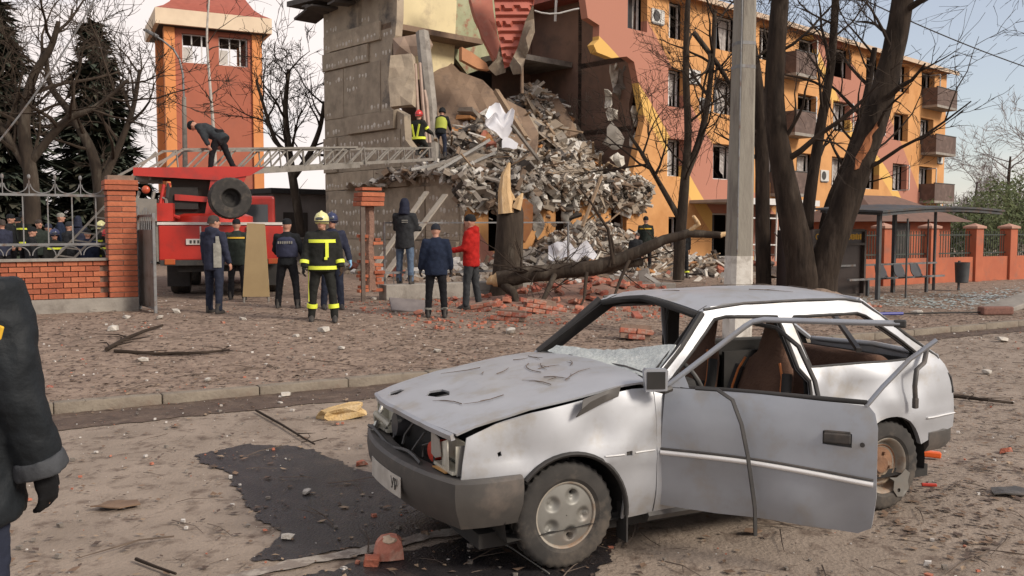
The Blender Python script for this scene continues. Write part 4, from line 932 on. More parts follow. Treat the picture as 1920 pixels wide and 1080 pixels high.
# ragged eave on the end wall
for i in range(9):
    b = b_left-.2-i*.62; l = rg2.uniform(.7, 1.5)
    if GA(745, 0)[0] < b: MB().box((-.35+rg2.uniform(-.2,.1), b, 10.18+rg2.uniform(-.1,.1)), (1.3, .5, .07), Matrix.Rotation(rg2.uniform(-.25,.25), 3, 'Y') @ Matrix.Rotation(rg2.uniform(-.1,.1), 3, 'X')).build('eave_board', mat('dark_eave_board', (.10,.09,.082), (.07,.062,.056), scale=3, rough=.9), bld)
MB().box((-.25, b_left-.9, 10.42), (1.5, 4.0, .20), Matrix.Rotation(.05,3,'X')).build('eave_slab', MATS['dark_eave_board'], bld)
MB().box((-.2, b_left+.35, 10.15), (1.0, 1.5, .09), Matrix.Rotation(-.22,3,'X')).build('eave_board', MATS['dark_eave_board'], bld)
# ---------------- open rooms behind the collapse
def pxp(name, poly, Yf, m, th=.06, step=.35, parent=bld, rib=None, wob=0.0, sm=None):
    """broken sheet hanging in the breach: outline points with a depth, real thickness"""
    mb = MB(); pl_ = [(x*.02, y*.02) for x, y in poly]
    def fn(u, v):
        px, py = u/.02, v/.02; Y = Yf(px, py)
        if rib: Y += rib(px, py)
        if wob: Y += wob*noise.noise(V((px*.05, py*.05, len(poly))))+wob*.5*noise.noise(V((px*.15, py*.15, 1)))
        return BI @ at(px, py, Y)
    panel(mb, pl_, fn, -th, step=step); return mb.build(name, m, parent, smooth=sm)
M_yelw = mat('pale_yellow_wall', (.70,.60,.36), (.62,.53,.32), scale=.8, rough=.95, c3=(.50,.42,.27), c3s=1.5)
M_grnw = mat('pale_green_wall', (.38,.39,.25), (.28,.30,.18), scale=2, rough=.95, c3=(.30,.14,.09), c3s=3)
mb = MB(); panel(mb, [FA(*p, b=5.0) for p in ((738,-140),(852,-140),(850,20),(845,120),(830,152),(800,140),(738,170))], lambda a, z: V((a, 5.0, z)), -.2, step=.8, dense=False); mb.build('room_wall_yellow', M_yelw, bld)
mb = MB(); panel(mb, [FA(*p, b=5.6) for p in ((840,-140),(935,-140),(935,90),(900,130),(870,140),(848,110))], lambda a, z: V((a, 5.6, z)), -.2, step=.8, dense=False); mb.build('room_wall_green', M_grnw, bld)
MB().box((.6, 5.9, 5.5), (1.2, .25, 11)).build('rear_core_wall', M_gab, bld)
mb = MB(); panel(mb, [(2.2,-.4),(9.2,-.4),(9.2,EAV),(4.6,EAV),(2.2,EAV)], lambda a, z: V((a, 6.3, z)), -.2, step=2, dense=False, holes=[[(5.3,6.6),(7.0,6.6),(7.0,8.3),(5.3,8.3)],[(5.3,9.2),(7.0,9.2),(7.0,10.9),(5.3,10.9)]]); mb.build('room_wall_rear', M_brownw, bld)
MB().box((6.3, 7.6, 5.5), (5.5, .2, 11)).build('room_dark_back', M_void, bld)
mb = MB(); panel(mb, [(.4,-.4),(6.3,-.4),(6.3,EAV),(1.0,EAV),(.25,10.2),(.45,9.0),(.2,7.8),(.5,6.6),(.3,5.4),(.35,4.0)], lambda b, z: V((9.25, b, z)), -.2, step=.9); mb.build('cross_wall', M_brownw, bld)
MB().box((7.0, 5.2, 5.75), (4.4, 2.2, .22), Matrix.Rotation(.04,3,'Y')).build('torn_floor', M_conc, bld)
MB().box((7.4, 4.9, 8.6), (3.6, 2.6, .22)).build('torn_floor', M_conc, bld)
MB().box((2.2, 4.6, 8.95), (4.4, 1.4, .2)).build('torn_floor', M_slabb, bld)
lin3 = lambda a, bx, by, x0, y0: (lambda px, py: a+bx*(px-x0)+by*(py-y0))
pxp('fallen_slab', [(800,80),(822,92),(862,134),(905,150),(935,180),(985,205),(1010,250),(1000,300),(950,305),(880,300),(828,296),(812,240),(800,180)], lin3(34.6, .004, -.022, 870, 200), M_slabb, .22, wob=.25)
pxp('fallen_slab', [(1005,170),(1040,176),(1062,205),(1085,250),(1050,262),(1010,240)], lin3(37.2, -.006, -.012, 1040, 210), M_slabb, .22, wob=.3)
pxp('hanging_wall_piece', [(868,-60),(918,-60),(925,20),(934,70),(948,118),(928,112),(905,70),(888,20)], lin3(33.4, .01, -.004, 900, 50), mat('red_plaster', (.40,.15,.105), (.33,.12,.085), scale=1.2, rough=.95, c3=(.30,.19,.14), c3s=2), .18, wob=.15)
pxp('hanging_roof_sheet', [(922,-60),(1004,-60),(1000,10),(985,45),(972,85),(956,124),(946,128),(940,95),(930,40)], lin3(33.0, .004, .004, 960, 50), mat('red_roof_tile_sheet', (.43,.11,.07), (.36,.09,.06), scale=2, rough=.55), .03, step=.12, rib=lambda px, py: -.16*((py/15.0+.15*noise.noise(V((px*.05,0,0)))) % 1), sm=30)
M_cloth = mat('grey_brown_cloth', (.23,.18,.13), (.15,.115,.085), scale=3, rough=.95, c3=(.32,.27,.2), c3s=3)
pxp('hanging_cloth', [(985,40),(1000,10),(1003,60),(985,110),(978,138),(962,140),(955,122),(970,90)], lin3(32.8, 0, 0, 960, 50), M_cloth, .05, wob=.5, sm=60)
pxp('hanging_cloth', [(942,60),(950,110),(948,136),(930,142),(915,128),(932,110)], lin3(33.2, 0, 0, 960, 50), M_cloth, .05, wob=.5, sm=60)
pxp('orange_slab', [(866,88),(885,98),(912,118),(918,132),(895,128),(866,112)], lin3(33.2, .01, 0, 890, 100), mat('orange_slab_paint', (.50,.24,.12), (.42,.20,.10), scale=3, rough=.9), .25)
pxp('leaning_block', [(732,104),(772,100),(778,150),(772,196),(732,200),(728,150)], lin3(30.9, -.004, -.004, 750, 150), M_blocks[0], .35, wob=.1)
pxp('broken_corner', [(736,72),(770,66),(800,60),(812,84),(800,108),(772,104),(738,106)], lin3(33.0, .0, 0, 770, 90), mat('pinkish_block', (.34,.25,.19), (.26,.19,.145), scale=2, rough=.95), .4, wob=.3)
# vertical pipes and column stump left standing
mb = MB().tube([BI @ at(x, y, Y) for x, y, Y in ((792,62,32.4),(798,120,32),(806,190,31.6),(812,260,31.3),(816,300,31.2))], [.24,.25,.24,.22,.2], 8); mb.build('broken_column', M_conc, bld)
for x0, x1, yt in ((779,788,120),(787,800,118),(796,806,170)): MB().tube([BI @ at(x0, yt, 31.2), BI @ at((x0+x1)/2-1, 190, 31.0), BI @ at(x1, 268, 30.8)], .06, 6).build('bent_pipe', mat('pinkish_pipe', (.42,.31,.25), (.34,.25,.2), scale=5, rough=.8), bld)
MB().tube([BI @ at(x, y, 33.5) for x, y in ((1002,20),(1015,24),(1030,26),(1048,25),(1075,18),(1086,16))], .03, 6).build('hanging_hose', M_ac, bld)
MB().tube([BI @ at(1044, -20, 35), BI @ at(1041, 40, 35)], .05, 6).build('hanging_tube_light', M_ac, bld)
MB().tube([BI @ at(978, 95, 33), BI @ at(979, 175, 33)], .06, 6).build('timber_prop', M_slabb, bld)
# torn insulation and plaster along the breach
ri = random.Random(31)
def rag(cx, cy, w, h, Y, m=M_ins, nm='torn_insulation', n=11):
    pts = []
    for k in range(n):
        a = 2*pi*k/n; r = ri.uniform(.6, 1.15); pts.append((cx+w*r*cos(a)*.5, cy+h*r*sin(a)*.5))
    pxp(nm, pts, lambda px, py: Y+.01*(px-cx), m, .05, step=.2, wob=.5, sm=70)
for c in ((1152,140,22,50,37.0),(1140,185,18,40,36.8),(1148,215,24,30,36.4),(1192,215,16,46,36.9),(1188,265,14,40,36.9),(1160,300,30,30,35.8),(1120,345,36,34,34.6),(1150,362,30,26,35.2),(1100,372,26,22,34.0),(1172,395,14,30,36.4),
          (880,338,34,60,30.2),(912,350,44,30,30.4),(935,372,20,40,30.6),(1000,382,34,48,31.5),(985,350,40,30,31.2),(1018,345,24,40,32.0),(868,380,10,70,30.0),(1180,330,16,44,36.2),(1166,440,12,60,36.2),(1090,400,12,40,33.8)): rag(*c)
for c in ((1165,160,30,90,37.3),(1150,260,40,60,36.6),(1080,340,50,40,34.2),(1062,395,24,60,33.2),(1010,420,30,50,32.2)): rag(*c, m=M_conc, nm='broken_plaster')
pxp('tilted_slab', [(945,395),(985,372),(1000,385),(998,430),(985,455),(968,430)], lin3(29.8, .01, 0, 970, 410), mat('orange_brown_wall', (.44,.19,.07), (.36,.15,.06), scale=2, rough=.9, c3=(.30,.2,.14), c3s=3), .2)
M_barec = mat('bared_concrete', (.33,.30,.26), (.22,.20,.175), scale=1.6, rough=.95, bump=.7, bscale=8, c3=(.52,.49,.43), c3s=2.2)
for k, pl_ in enumerate(([(984,348),(1030,344),(1092,350),(1100,372),(1078,382),(1062,372),(1060,442),(1056,446),(1056,366),(1030,366),(1028,446),(1012,448),(1004,400),(986,384)], [(945,352),(984,346),(990,372),(965,386),(950,372)], [(1100,352),(1172,345),(1174,372),(1150,378),(1136,372),(1120,384),(1102,374)], [(870,362),(902,356),(904,376),(890,384),(876,372)], [(1163,376),(1178,376),(1176,448),(1164,448)])):
    mb = MB(); panel(mb, [FA(*p, b=-.06) for p in pl_], lambda a, z: V((a, -.06-.05*noise.noise(V((a*2,z*2,1))), z)), -.06, step=.3); mb.build('bared_concrete', M_barec, bld)
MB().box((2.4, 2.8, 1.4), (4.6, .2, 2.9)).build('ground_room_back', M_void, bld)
MB().box((6.7, 2.4, 1.4), (4.3, .2, 2.9)).build('ground_room_back', M_brownw, bld)
MB().box((4.4, 1.6, 2.95), (8.6, 3.4, .24), Matrix.Rotation(-.02,3,'Y')).build('first_floor_slab', M_conc, bld)

# ---------------- the heap of rubble spilling out of the breach
M_rubb = mat('rubble_dust', (.29,.23,.175), (.20,.16,.12), scale=1.5, rough=.95, bump=1, bscale=7, c3=(.36,.33,.29), c3s=2.5, detail=9)
def heap_z(a, b):
    z = 3.2 + 2.5*exp(-((a-3.6)/2.6)**2-((b-2.8)/2.0)**2) + 3.9*exp(-((a-7.4)/2.1)**2-((b-4.2)/2.4)**2) + .7*exp(-((a-1.5)/1.5)**2-((b-.9)/1.2)**2)
    return z + .35*noise.noise(V((a*1.1, b*1.1, 0))) + .18*noise.noise(V((a*3, b*3, 4)))
mb = MB(); na, nb = 60, 46
for j in range(nb+1):
    for i in range(na+1):
        a = -.6+9.9*i/na; b = -.7+6.8*j/nb
        p = BM @ V((a, b, heap_z(a, b))); mb.v.append(p)
for j in range(nb):
    for i in range(na): mb.f.append((j*(na+1)+i, j*(na+1)+i+1, (j+1)*(na+1)+i+1, (j+1)*(na+1)+i))
tag(mb.build('rubble_mound', M_rubb, fix=False), 'dusty mound of pulverised rubble filling the collapsed corner', 'rubble', kind='stuff')
def heap2_z(a, b):
    return max(-.25, 1.7*exp(-((a-5.0)/2.6)**2-((b+1.3)/1.5)**2)+.9*exp(-((a-8.6)/1.6)**2-((b+.9)/1.1)**2)+.55*exp(-((a-.5)/2.4)**2-((b+2.2)/1.6)**2)+.35*exp(-((a-10.5)/3.0)**2-((b+3.4)/2.0)**2)) + .12*noise.noise(V((a*1.7, b*1.7, 8)))-.08
mb = MB(); na, nb = 70, 36
for j in range(nb+1):
    for i in range(na+1):
        a = -3+17*i/na; b = -6.5+6.4*j/nb; mb.v.append(BM @ V((a, b, heap2_z(a, b))))
for j in range(nb):
    for i in range(na): mb.f.append((j*(na+1)+i, j*(na+1)+i+1, (j+1)*(na+1)+i+1, (j+1)*(na+1)+i))
tag(mb.build('rubble_apron', M_rubb, fix=False), 'low spread of pale rubble on the ground below the breach', 'rubble', kind='stuff')
# fine broken debris over both heaps (uncountable)
rfd = random.Random(55)
for nm, c1, c2, cnt, lab in (('pale_fine_rubble', (.60,.57,.51), (.44,.41,.36), 2600, 'fine pale broken plaster strewn through the rubble heap'), ('grey_fine_rubble', (.36,.32,.27), (.24,.21,.175), 4200, 'fine grey broken concrete strewn through the rubble heap'), ('brown_fine_rubble', (.27,.195,.135), (.17,.12,.085), 2600, 'fine brown splinters strewn through the rubble heap'), ('dark_fine_rubble', (.08,.065,.055), (.05,.042,.036), 1800, 'fine charred scraps strewn through the rubble heap')):
    fd = MB()
    for i in range(cnt):
        if i % 5 < 3:
            a = rfd.uniform(-.6, 9.1); b = rfd.uniform(-.7, 4.4); z = heap_z(a, b)
            if i % 5 == 2: b = rfd.uniform(-.85,-.25); z = 3.3-abs(rfd.gauss(0, .45))
        else: a = rfd.gauss(5.0, 3.0); b = -abs(rfd.gauss(0, 2.0))-.3; z = heap2_z(a, b)
        s_ = .07*(5.5**(rfd.random()**1.7)); fd.box(BM @ V((a, b, z+.05*rfd.random()+s_*.2)), (s_*rfd.uniform(.6,2.6), s_*rfd.uniform(.3,1), s_*rfd.uniform(.15,.5)), Matrix.Rotation(rfd.uniform(-1,1),3,'X') @ Matrix.Rotation(rfd.uniform(-1,1),3,'Y') @ Matrix.Rotation(rfd.uniform(0,6.3),3,'Z'))
    tag(fd.build(nm, mat(nm, c1, c2, scale=1.2, rough=.95), fix=False), lab, 'rubble', kind='stuff')
# pieces in the heaps
M_pieces = {'grey': mat('rubble_concrete', (.35,.295,.235), (.25,.21,.168), scale=2.5, rough=.95, bump=.6, bscale=9), 'tan': mat('rubble_tan', (.33,.27,.205), (.245,.20,.152), scale=2.5, rough=.95, bump=.5),
            'white': mat('rubble_white', (.66,.635,.59), (.52,.495,.45), scale=2.5, rough=.9, bump=.4), 'red': mat('rubble_red', (.36,.13,.085), (.28,.105,.07), scale=3, rough=.95, bump=.5), 'dark': mat('rubble_dark', (.085,.073,.064), (.055,.048,.043), scale=3, rough=.95),
            'wood': mat('splintered_wood', (.33,.235,.15), (.23,.16,.105), scale=4, rough=.9, stretch=(1,8,8)), 'orange': mat('rubble_orange', (.52,.25,.09), (.42,.19,.07), scale=2, rough=.9)}
rp2 = random.Random(77)
slabm = {k: [MB().box((0,0,0), (1, .72, .16), jit=.055, rng=rp2).mesh('broken_slab', M_pieces[k]) for _ in range(3)] for k in ('grey','tan','white','red','dark','orange')}
lumpm = {k: [chunk_mesh('rubble_lump', M_pieces[k], rp2, (1,.8,.65), .3, 2) for _ in range(3)] for k in ('grey','tan','white','red')}
plankm = {k: MB().box((0,0,0), (1, .05, .028), jit=.004, rng=rp2).mesh('broken_plank', M_pieces[k]) for k in ('wood','white','dark')}
def put(kind, col, p, sc, rot, label, cat, grp):
    me = slabm[col][rp2.randrange(3)] if kind == 'slab' else lumpm[col][rp2.randrange(3)] if kind == 'lump' else plankm[col]
    o = obj({'slab':'broken_slab','lump':'rubble_lump','plank':'broken_plank'}[kind], me, None, p, rot); o.scale = sc
    return tag(o, label, cat, grp, 'thing')
CN = {'grey':'grey concrete','tan':'tan plaster','white':'white','red':'red brick','dark':'charred dark','wood':'splintered wooden','orange':'orange painted'}
def heap_pick(upper):
    if upper: 
        a = rp2.uniform(-.3, 8.9); b = rp2.uniform(-.6, 4.6); return a, b, heap_z(a, b)
    a = rp2.gauss(5.2, 3.0); b = rp2.uniform(-5.2, -.4); return a, b, heap2_z(a, b)
for upper, where, ns, nl, np_ in ((True, 'on the rubble heap filling the breach', 110, 90, 95), (False, 'in the rubble apron below the breach', 60, 95, 40)):
    for i in range(ns):
        col = rp2.choice(('grey','grey','tan','tan','white','grey','orange','dark')); a, b, z = heap_pick(upper); s_ = rp2.uniform(.35, 1.15)*(1 if upper else .75)
        put('slab', col, BM @ V((a, b, z+.08)), (s_, s_*rp2.uniform(.6,1.1), rp2.uniform(.45,1.1)), (rp2.uniform(-.8,.8), rp2.uniform(-.8,.8), rp2.uniform(0,6.3)), 'flat %s slab fragment lying %s' % (CN[col], where), 'slab', 'slab fragments '+where)
    for i in range(nl):
        col = rp2.choice(('grey','grey','white','tan','red')); a, b, z = heap_pick(upper); s_ = rp2.uniform(.18, .55)
        put('lump', col, BM @ V((a, b, z+.05)), (s_, s_, s_), (rp2.uniform(-1,1), rp2.uniform(-1,1), rp2.uniform(0,6.3)), 'jagged %s lump lying %s' % (CN[col], where), 'rubble', 'rubble lumps '+where)
    for i in range(np_):
        col = rp2.choice(('wood','wood','white','dark')); a, b, z = heap_pick(upper); s_ = rp2.uniform(.7, 2.3)
        put('plank', col, BM @ V((a, b, z+.18)), (s_, rp2.uniform(1,2.2), rp2.uniform(1,2)), (rp2.uniform(-.2,.2), rp2.uniform(-.65,.65), rp2.uniform(0,6.3)), '%s plank sticking out %s' % (CN[col], where), 'plank', 'planks '+where)
for i in range(70):      # steep right-hand slope of the heap
    a = rp2.uniform(5.2, 9.1); b = rp2.uniform(.2, 4.6); z = heap_z(a, b); col = rp2.choice(('tan','tan','grey','white','dark')); s_ = rp2.uniform(.5, 1.5); where = 'on the steep rubble slope under the brown room'
    if i % 3: put('slab', col, BM @ V((a, b, z+.1)), (s_, s_*rp2.uniform(.5,1), rp2.uniform(.5,1)), (rp2.uniform(.2,1.1), rp2.uniform(-.5,.5), rp2.uniform(-.5,.9)+BA), 'flat %s slab fragment lying %s' % (CN[col], where), 'slab', 'slab fragments '+where)
    else: put('plank', 'wood', BM @ V((a, b, z+.2)), (s_*1.8, 2, 2), (rp2.uniform(-.2,.2), rp2.uniform(-.8,.8), rp2.uniform(0,6.3)), 'splintered wooden plank lying '+where, 'plank', 'planks '+where)
for i in range(60):      # pieces hanging over the ground floor
    a = rp2.uniform(.1, 8.8); b = rp2.uniform(-.75, -.2); z = rp2.uniform(2.35, 3.3); col = rp2.choice(('grey','white','tan','tan','dark')); s_ = rp2.uniform(.35, .95); where = 'hanging over the ground floor edge of the breach'
    put('slab', col, BM @ V((a, b, z)), (s_, s_*.8, .8), (rp2.uniform(.9,1.9), rp2.uniform(-.6,.6), BA+rp2.uniform(-.5,.5)), 'flat %s slab fragment %s' % (CN[col], where), 'slab', 'slab fragments '+where)
for i in range(70):      # along the bare end wall
    b = rp2.uniform(-.5, 8.5); a = -abs(rp2.gauss(0, 1.3))-.2; col = rp2.choice(('grey','white','tan','red')); s_ = rp2.uniform(.15,.6); where = 'at the foot of the bare end wall'; q = BM @ V((a, b, 0)); z = .55*exp(a*.9)*rp2.random()
    put('lump' if i % 2 else 'slab', col, V((q.x, q.y, gz(q.x, q.y)+z)), (s_, s_, s_ if i % 2 else .7), (rp2.uniform(-.6,.6), rp2.uniform(-.6,.6), rp2.uniform(0,6.3)), ('jagged %s lump lying ' if i % 2 else 'flat %s slab fragment lying ') % CN[col] + where, 'rubble', 'rubble '+where)
# long members that can be told apart
def beam(p, q, w, m, nm, label, cat='beam', h=None): return tag(MB().bar(p, q, w, h).build(nm, m), label, cat)
beam(at(930,170,33.2), at(985,258,31.8), .16, M_pieces['wood'], 'timber_beam', 'long tan timber sloping down from the fallen roof sheet')
beam(at(835,365,29.5), at(700,545,26.5), .20, mat('pale_board', (.36,.32,.265), (.28,.25,.205), scale=3, rough=.9), 'leaning_board', 'upper of two pale boards leaning against the bare end wall', 'board', .06)
beam(at(800,360,29.9), at(690,520,27.2), .18, MATS['pale_board'], 'leaning_board', 'lower of two pale boards leaning against the bare end wall', 'board', .06)
beam(at(1128,330,32.8), at(1092,425,31.6), .09, M_pieces['wood'], 'timber_beam', 'thin upright tan batten leaning in front of the ground floor doorway')
for k, (x0, y0, x1, y1) in enumerate(((820,320,918,262),(800,318,905,275),(830,330,930,285),(960,235,1010,300),(770,318,860,300))):
    beam(at(x0,y0,29.9), at(x1,y1,31.0), .09, M_chrome if k % 2 == 0 else M_conc, 'metal_strip', ('bent metal strip at the ladder tip, lowest of the bundle','bent metal strip at the ladder tip beside the firefighters','bent pale strip lying over the torn white insulation','pale strip leaning below the white crumpled sheet','bent metal strip jutting past the ladder tip')[k], 'metal strip')
def crumple(name, c, w, h, m, label, amp=.25):
    mb = MB(); c = V(c); panel(mb, [(-w/2,-h/2),(w/2,-h/2),(w*.6,0),(w*.2,h/2),(-w*.3,h*.55),(-w/2,h*.2)], lambda u, v: c+V((u, amp*noise.noise(V((u*2.5, v*2.5, 1)))+.3*v, v*.8+amp*noise.noise(V((u*3, v*3, 9))))), .01, step=.12); return tag(mb.build(name, m, smooth=50), label, 'sheet')
M_paper = mat('white_sheet', (.80,.80,.82), (.70,.70,.73), scale=2, rough=.8)
crumple('white_sheet', at(935,222,31.2), .9, 1.0, M_paper, 'crumpled white sheet caught on top of the rubble heap', .4)
crumple('white_sheet', at(955,268,30.8), .5, .45, M_paper, 'small white board stuck in the rubble below the crumpled sheet', .1)
crumple('white_sheet', at(1070,470,28.6), 1.4, .6, M_paper, 'pale crumpled sheet on the rubble apron below the breach', .3)

# ================================================================ ENTRANCE PORCH
pc = BM @ V((15.6, -1.3, 0)); po = thing('entrance_porch', pc, 'wrecked white entrance porch with flat canopy against the orange facade', 'porch', BA)
MB().bbox((0, -.1, 2.75), (6.6, 2.5, .14), .02).build('canopy', mat('porch_canopy', (.32,.28,.25), (.24,.21,.19), scale=2, rough=.9), po)
MB().box((0,-1.37,2.75),(6.65,.05,.26)).build('canopy_fascia', M_wfr, po)
for x in (-3.1, -1.1, 1.0, 3.1): MB().box((x, -1.2, 1.3), (.16, .16, 2.75)).build('post', M_whw, po)
for i in range(9):
    x = -3.0+i*.75; MB().bar((x+rw.uniform(-.1,.1), -1.15, .2), (x+rw.uniform(-.2,.2), -1.15, 2.6), .06).build('glazing_bar', M_wfr, po)
for z in (.9, 2.0): MB().bar((-3.1,-1.13,z+rw.uniform(-.1,.1)), (3.1,-1.13,z+rw.uniform(-.1,.1)), .055).build('transom', M_wfr, po)
for i in range(14):
    x = rw.uniform(-3.5, 4.5); MB().bar((x, -1.3+rw.uniform(-.8,.2), rw.uniform(0,1.5)), (x+rw.uniform(-1.2,1.2), -1.4+rw.uniform(-.8,.3), rw.uniform(.5,2.6)), .04).build('bent_bar', rw.choice((M_wfr, M_steel, M_conc)), po)
# brown-roofed pavilion between building and kiosk
kp2 = at(1645, 470, 33); pv = thing('brown_pavilion', V((kp2.x, kp2.y, .05)), 'small pavilion with brown hipped roof behind the kiosk', 'pavilion', radians(33))
MB().box((0,0,1.0),(4.2,3.0,2.0)).build('wall', M_orp, pv)
MB().add([(-2.7,-2.0,2.0),(2.7,-2.0,2.0),(2.7,2.0,2.0),(-2.7,2.0,2.0),(-1.0,0,2.95),(1.0,0,2.95)], [(0,1,5,4),(1,2,5),(2,3,4,5),(3,0,4),(0,3,2,1)]).build('roof', mat('brown_roof', (.16,.09,.065), (.12,.07,.052), scale=3, rough=.8), pv)
MB().box((-.8,-1.52,1.0),(.8,.05,1.9)).build('door', M_blk, pv)

# ================================================================ TOWER
tcn_ = at(322, 300, 57); tw = thing('brick_tower', V((tcn_.x, tcn_.y, 0)), 'tall red tower with orange corner columns, cream fascia and red roof', 'tower', radians(27))
M_twr = mat('tower_red_render', (.40,.125,.075), (.35,.11,.065), scale=.7, rough=.9, c3=(.33,.11,.07), c3s=.6)
M_two = mat('tower_orange_column', (.70,.28,.10), (.62,.24,.085), scale=1, rough=.9)
M_crm = mat('cream_fascia', (.72,.58,.42), (.64,.51,.37), scale=1, rough=.85)
TWW, TWD = 5.3, 4.7
sx, sy = .35, .35
def twall(name, fn, W, holes_):
    mb = MB(); panel(mb, [(0,-.3),(W,-.3),(W,14.3),(0,14.3)], fn, -.25, holes=holes_, step=3, dense=False); mb.build(name, M_twr, tw)
wins = [[(.75,12.15),(2.35,12.15),(2.35,13.95),(.75,13.95)], [(2.95,12.15),(4.75,12.15),(4.75,13.95),(2.95,13.95)]]
twall('front_wall', lambda u, z: V((u, .10, z)), TWW, wins)
mb = MB(); panel(mb, [(0,-.3),(TWD,-.3),(TWD,14.3),(0,14.3)], lambda u, z: V((.10, u, z)), -.25, holes=[[(1.0,1.0),(1.8,1.0),(1.8,12.6),(1.0,12.6)],[(2.6,1.0),(3.4,1.0),(3.4,12.6),(2.6,12.6)]], step=3, dense=False); mb.build('side_wall', M_twr, tw)
MB().box((TWW-.1, TWD/2, 7),(.2,TWD-.2,14.6)).build('side_wall', M_twr, tw); MB().box((TWW/2, TWD-.1, 5.5),(TWW-.3,.2,11.6)).build('rear_wall', M_twr, tw)
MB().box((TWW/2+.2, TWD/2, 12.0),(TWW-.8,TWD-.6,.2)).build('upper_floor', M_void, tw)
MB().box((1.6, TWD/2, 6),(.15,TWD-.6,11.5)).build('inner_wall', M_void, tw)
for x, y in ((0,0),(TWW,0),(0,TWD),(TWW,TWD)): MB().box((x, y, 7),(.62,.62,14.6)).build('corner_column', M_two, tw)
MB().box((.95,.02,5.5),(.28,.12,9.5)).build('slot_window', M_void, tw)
MB().box((.95,.0,10.4),(.30,.14,1.0)).build('slot_panel', M_twr, tw)
for k, w_ in enumerate(wins):
    x0, x1 = w_[0][0], w_[1][0]; wo_ = obj('window', None, tw, ((x0+x1)/2, .12, 13.05))
    w = x1-x0
    for c, s_ in (((0,0,-.87),(w,.08,.08)),((0,0,.87),(w,.08,.08)),((-w/2+.04,0,0),(.08,.078,1.66)),((w/2-.04,0,0),(.08,.078,1.66)),((-.2,0,0),(.08,.076,1.66)),((w*.25,0,0),(.08,.076,1.66))): MB().box(c, s_).build('frame', M_wfr, wo_)
    MB().box((-w*.32,.02,-.35),(w*.3,.02,.9)).build('pane', mat('pale_pane', (.55,.53,.48), (.45,.43,.4), rough=.3), wo_)
mb = MB(); mb.box((TWW/2,TWD/2,14.75),(TWW+1.7,TWD+1.7,.95)); mb.build('fascia', M_crm, tw)
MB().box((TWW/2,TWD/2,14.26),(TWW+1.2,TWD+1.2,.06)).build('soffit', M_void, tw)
def sq(h, z): return [V((TWW/2-h*(TWW+1.6)/2, TWD/2-h*(TWD+1.6)/2, z)), V((TWW/2+h*(TWW+1.6)/2, TWD/2-h*(TWD+1.6)/2, z)), V((TWW/2+h*(TWW+1.6)/2, TWD/2+h*(TWD+1.6)/2, z)), V((TWW/2-h*(TWW+1.6)/2, TWD/2+h*(TWD+1.6)/2, z))]
MB().rings([sq(1.0,15.24),sq(.86,15.5),sq(.74,15.85),sq(.62,16.5),sq(.5,17.6),sq(.3,19.6),sq(.03,22.5)]).build('roof', mat('tower_roof_tiles', (.33,.09,.06), (.28,.075,.05), scale=3, rough=.7), tw)

# ================================================================ LOW GREY BUILDING beyond the ladder
lg = at(560, 430, 47); lb = thing('low_outbuilding', V((lg.x, lg.y, .1)), 'low grey concrete outbuilding beyond the fire ladder', 'building', BA)
MB().box((0,0,1.7),(5.5,5,3.4)).build('wall', mat('outbuilding_grey', (.20,.18,.165), (.15,.135,.125), scale=1, rough=.95), lb)
MB().box((0,0,3.52),(6.0,5.5,.24)).build('roof', M_dark, lb)
for x in (-1.6,1.4):
    wo_ = obj('window', None, lb, (x,-2.5,1.9)); MB().box((0,-.02,0),(1.3,.06,1.2)).build('pane', M_void, wo_); MB().box((0,-.04,-.65),(1.5,.1,.08)).build('sill', M_conc, wo_)
# ================================================================ PEOPLE
CLD = {}
def clouds(sz):
    if sz not in CLD:
        t = bpy.data.textures.new('cloth_folds', 'CLOUDS'); t.noise_scale = sz; t.noise_depth = 2; CLD[sz] = t
    return CLD[sz]
def soft(o, voxel, sm=4, disp=0, dsz=.12):
    m = o.modifiers.new('remesh', 'REMESH'); m.mode = 'VOXEL'; m.voxel_size = voxel; m.use_smooth_shade = True
    if sm: s_ = o.modifiers.new('smooth', 'SMOOTH'); s_.iterations = sm; s_.factor = .5
    if disp: d = o.modifiers.new('folds', 'DISPLACE'); d.texture = clouds(dsz); d.strength = disp; d.mid_level = .5; d.texture_coords = 'LOCAL'
    return o
def cl(name, c, rough=.9, **k): return mat('cloth_'+name, tuple(x*.8 for x in c), tuple(x*.55 for x in c), scale=14, rough=rough, bump=.3, bscale=30, spec=.18, **k)
M_skin = mat('skin', (.46,.245,.17), (.40,.20,.135), scale=10, rough=.55)
M_hair = mat('dark_hair', (.03,.022,.018), (.05,.035,.028), scale=20, rough=.8)
M_boot = mat('dark_boot', (.028,.025,.023), (.05,.044,.038), scale=10, rough=.7)
M_hv = mat('yellow_reflective_band', (.78,.86,.07), (.70,.78,.06), scale=12, rough=.5)
def RX(d): return Matrix.Rotation(radians(d), 3, 'X')
def RY(d): return Matrix.Rotation(radians(d), 3, 'Y')
def RZ(d): return Matrix.Rotation(radians(d), 3, 'Z')
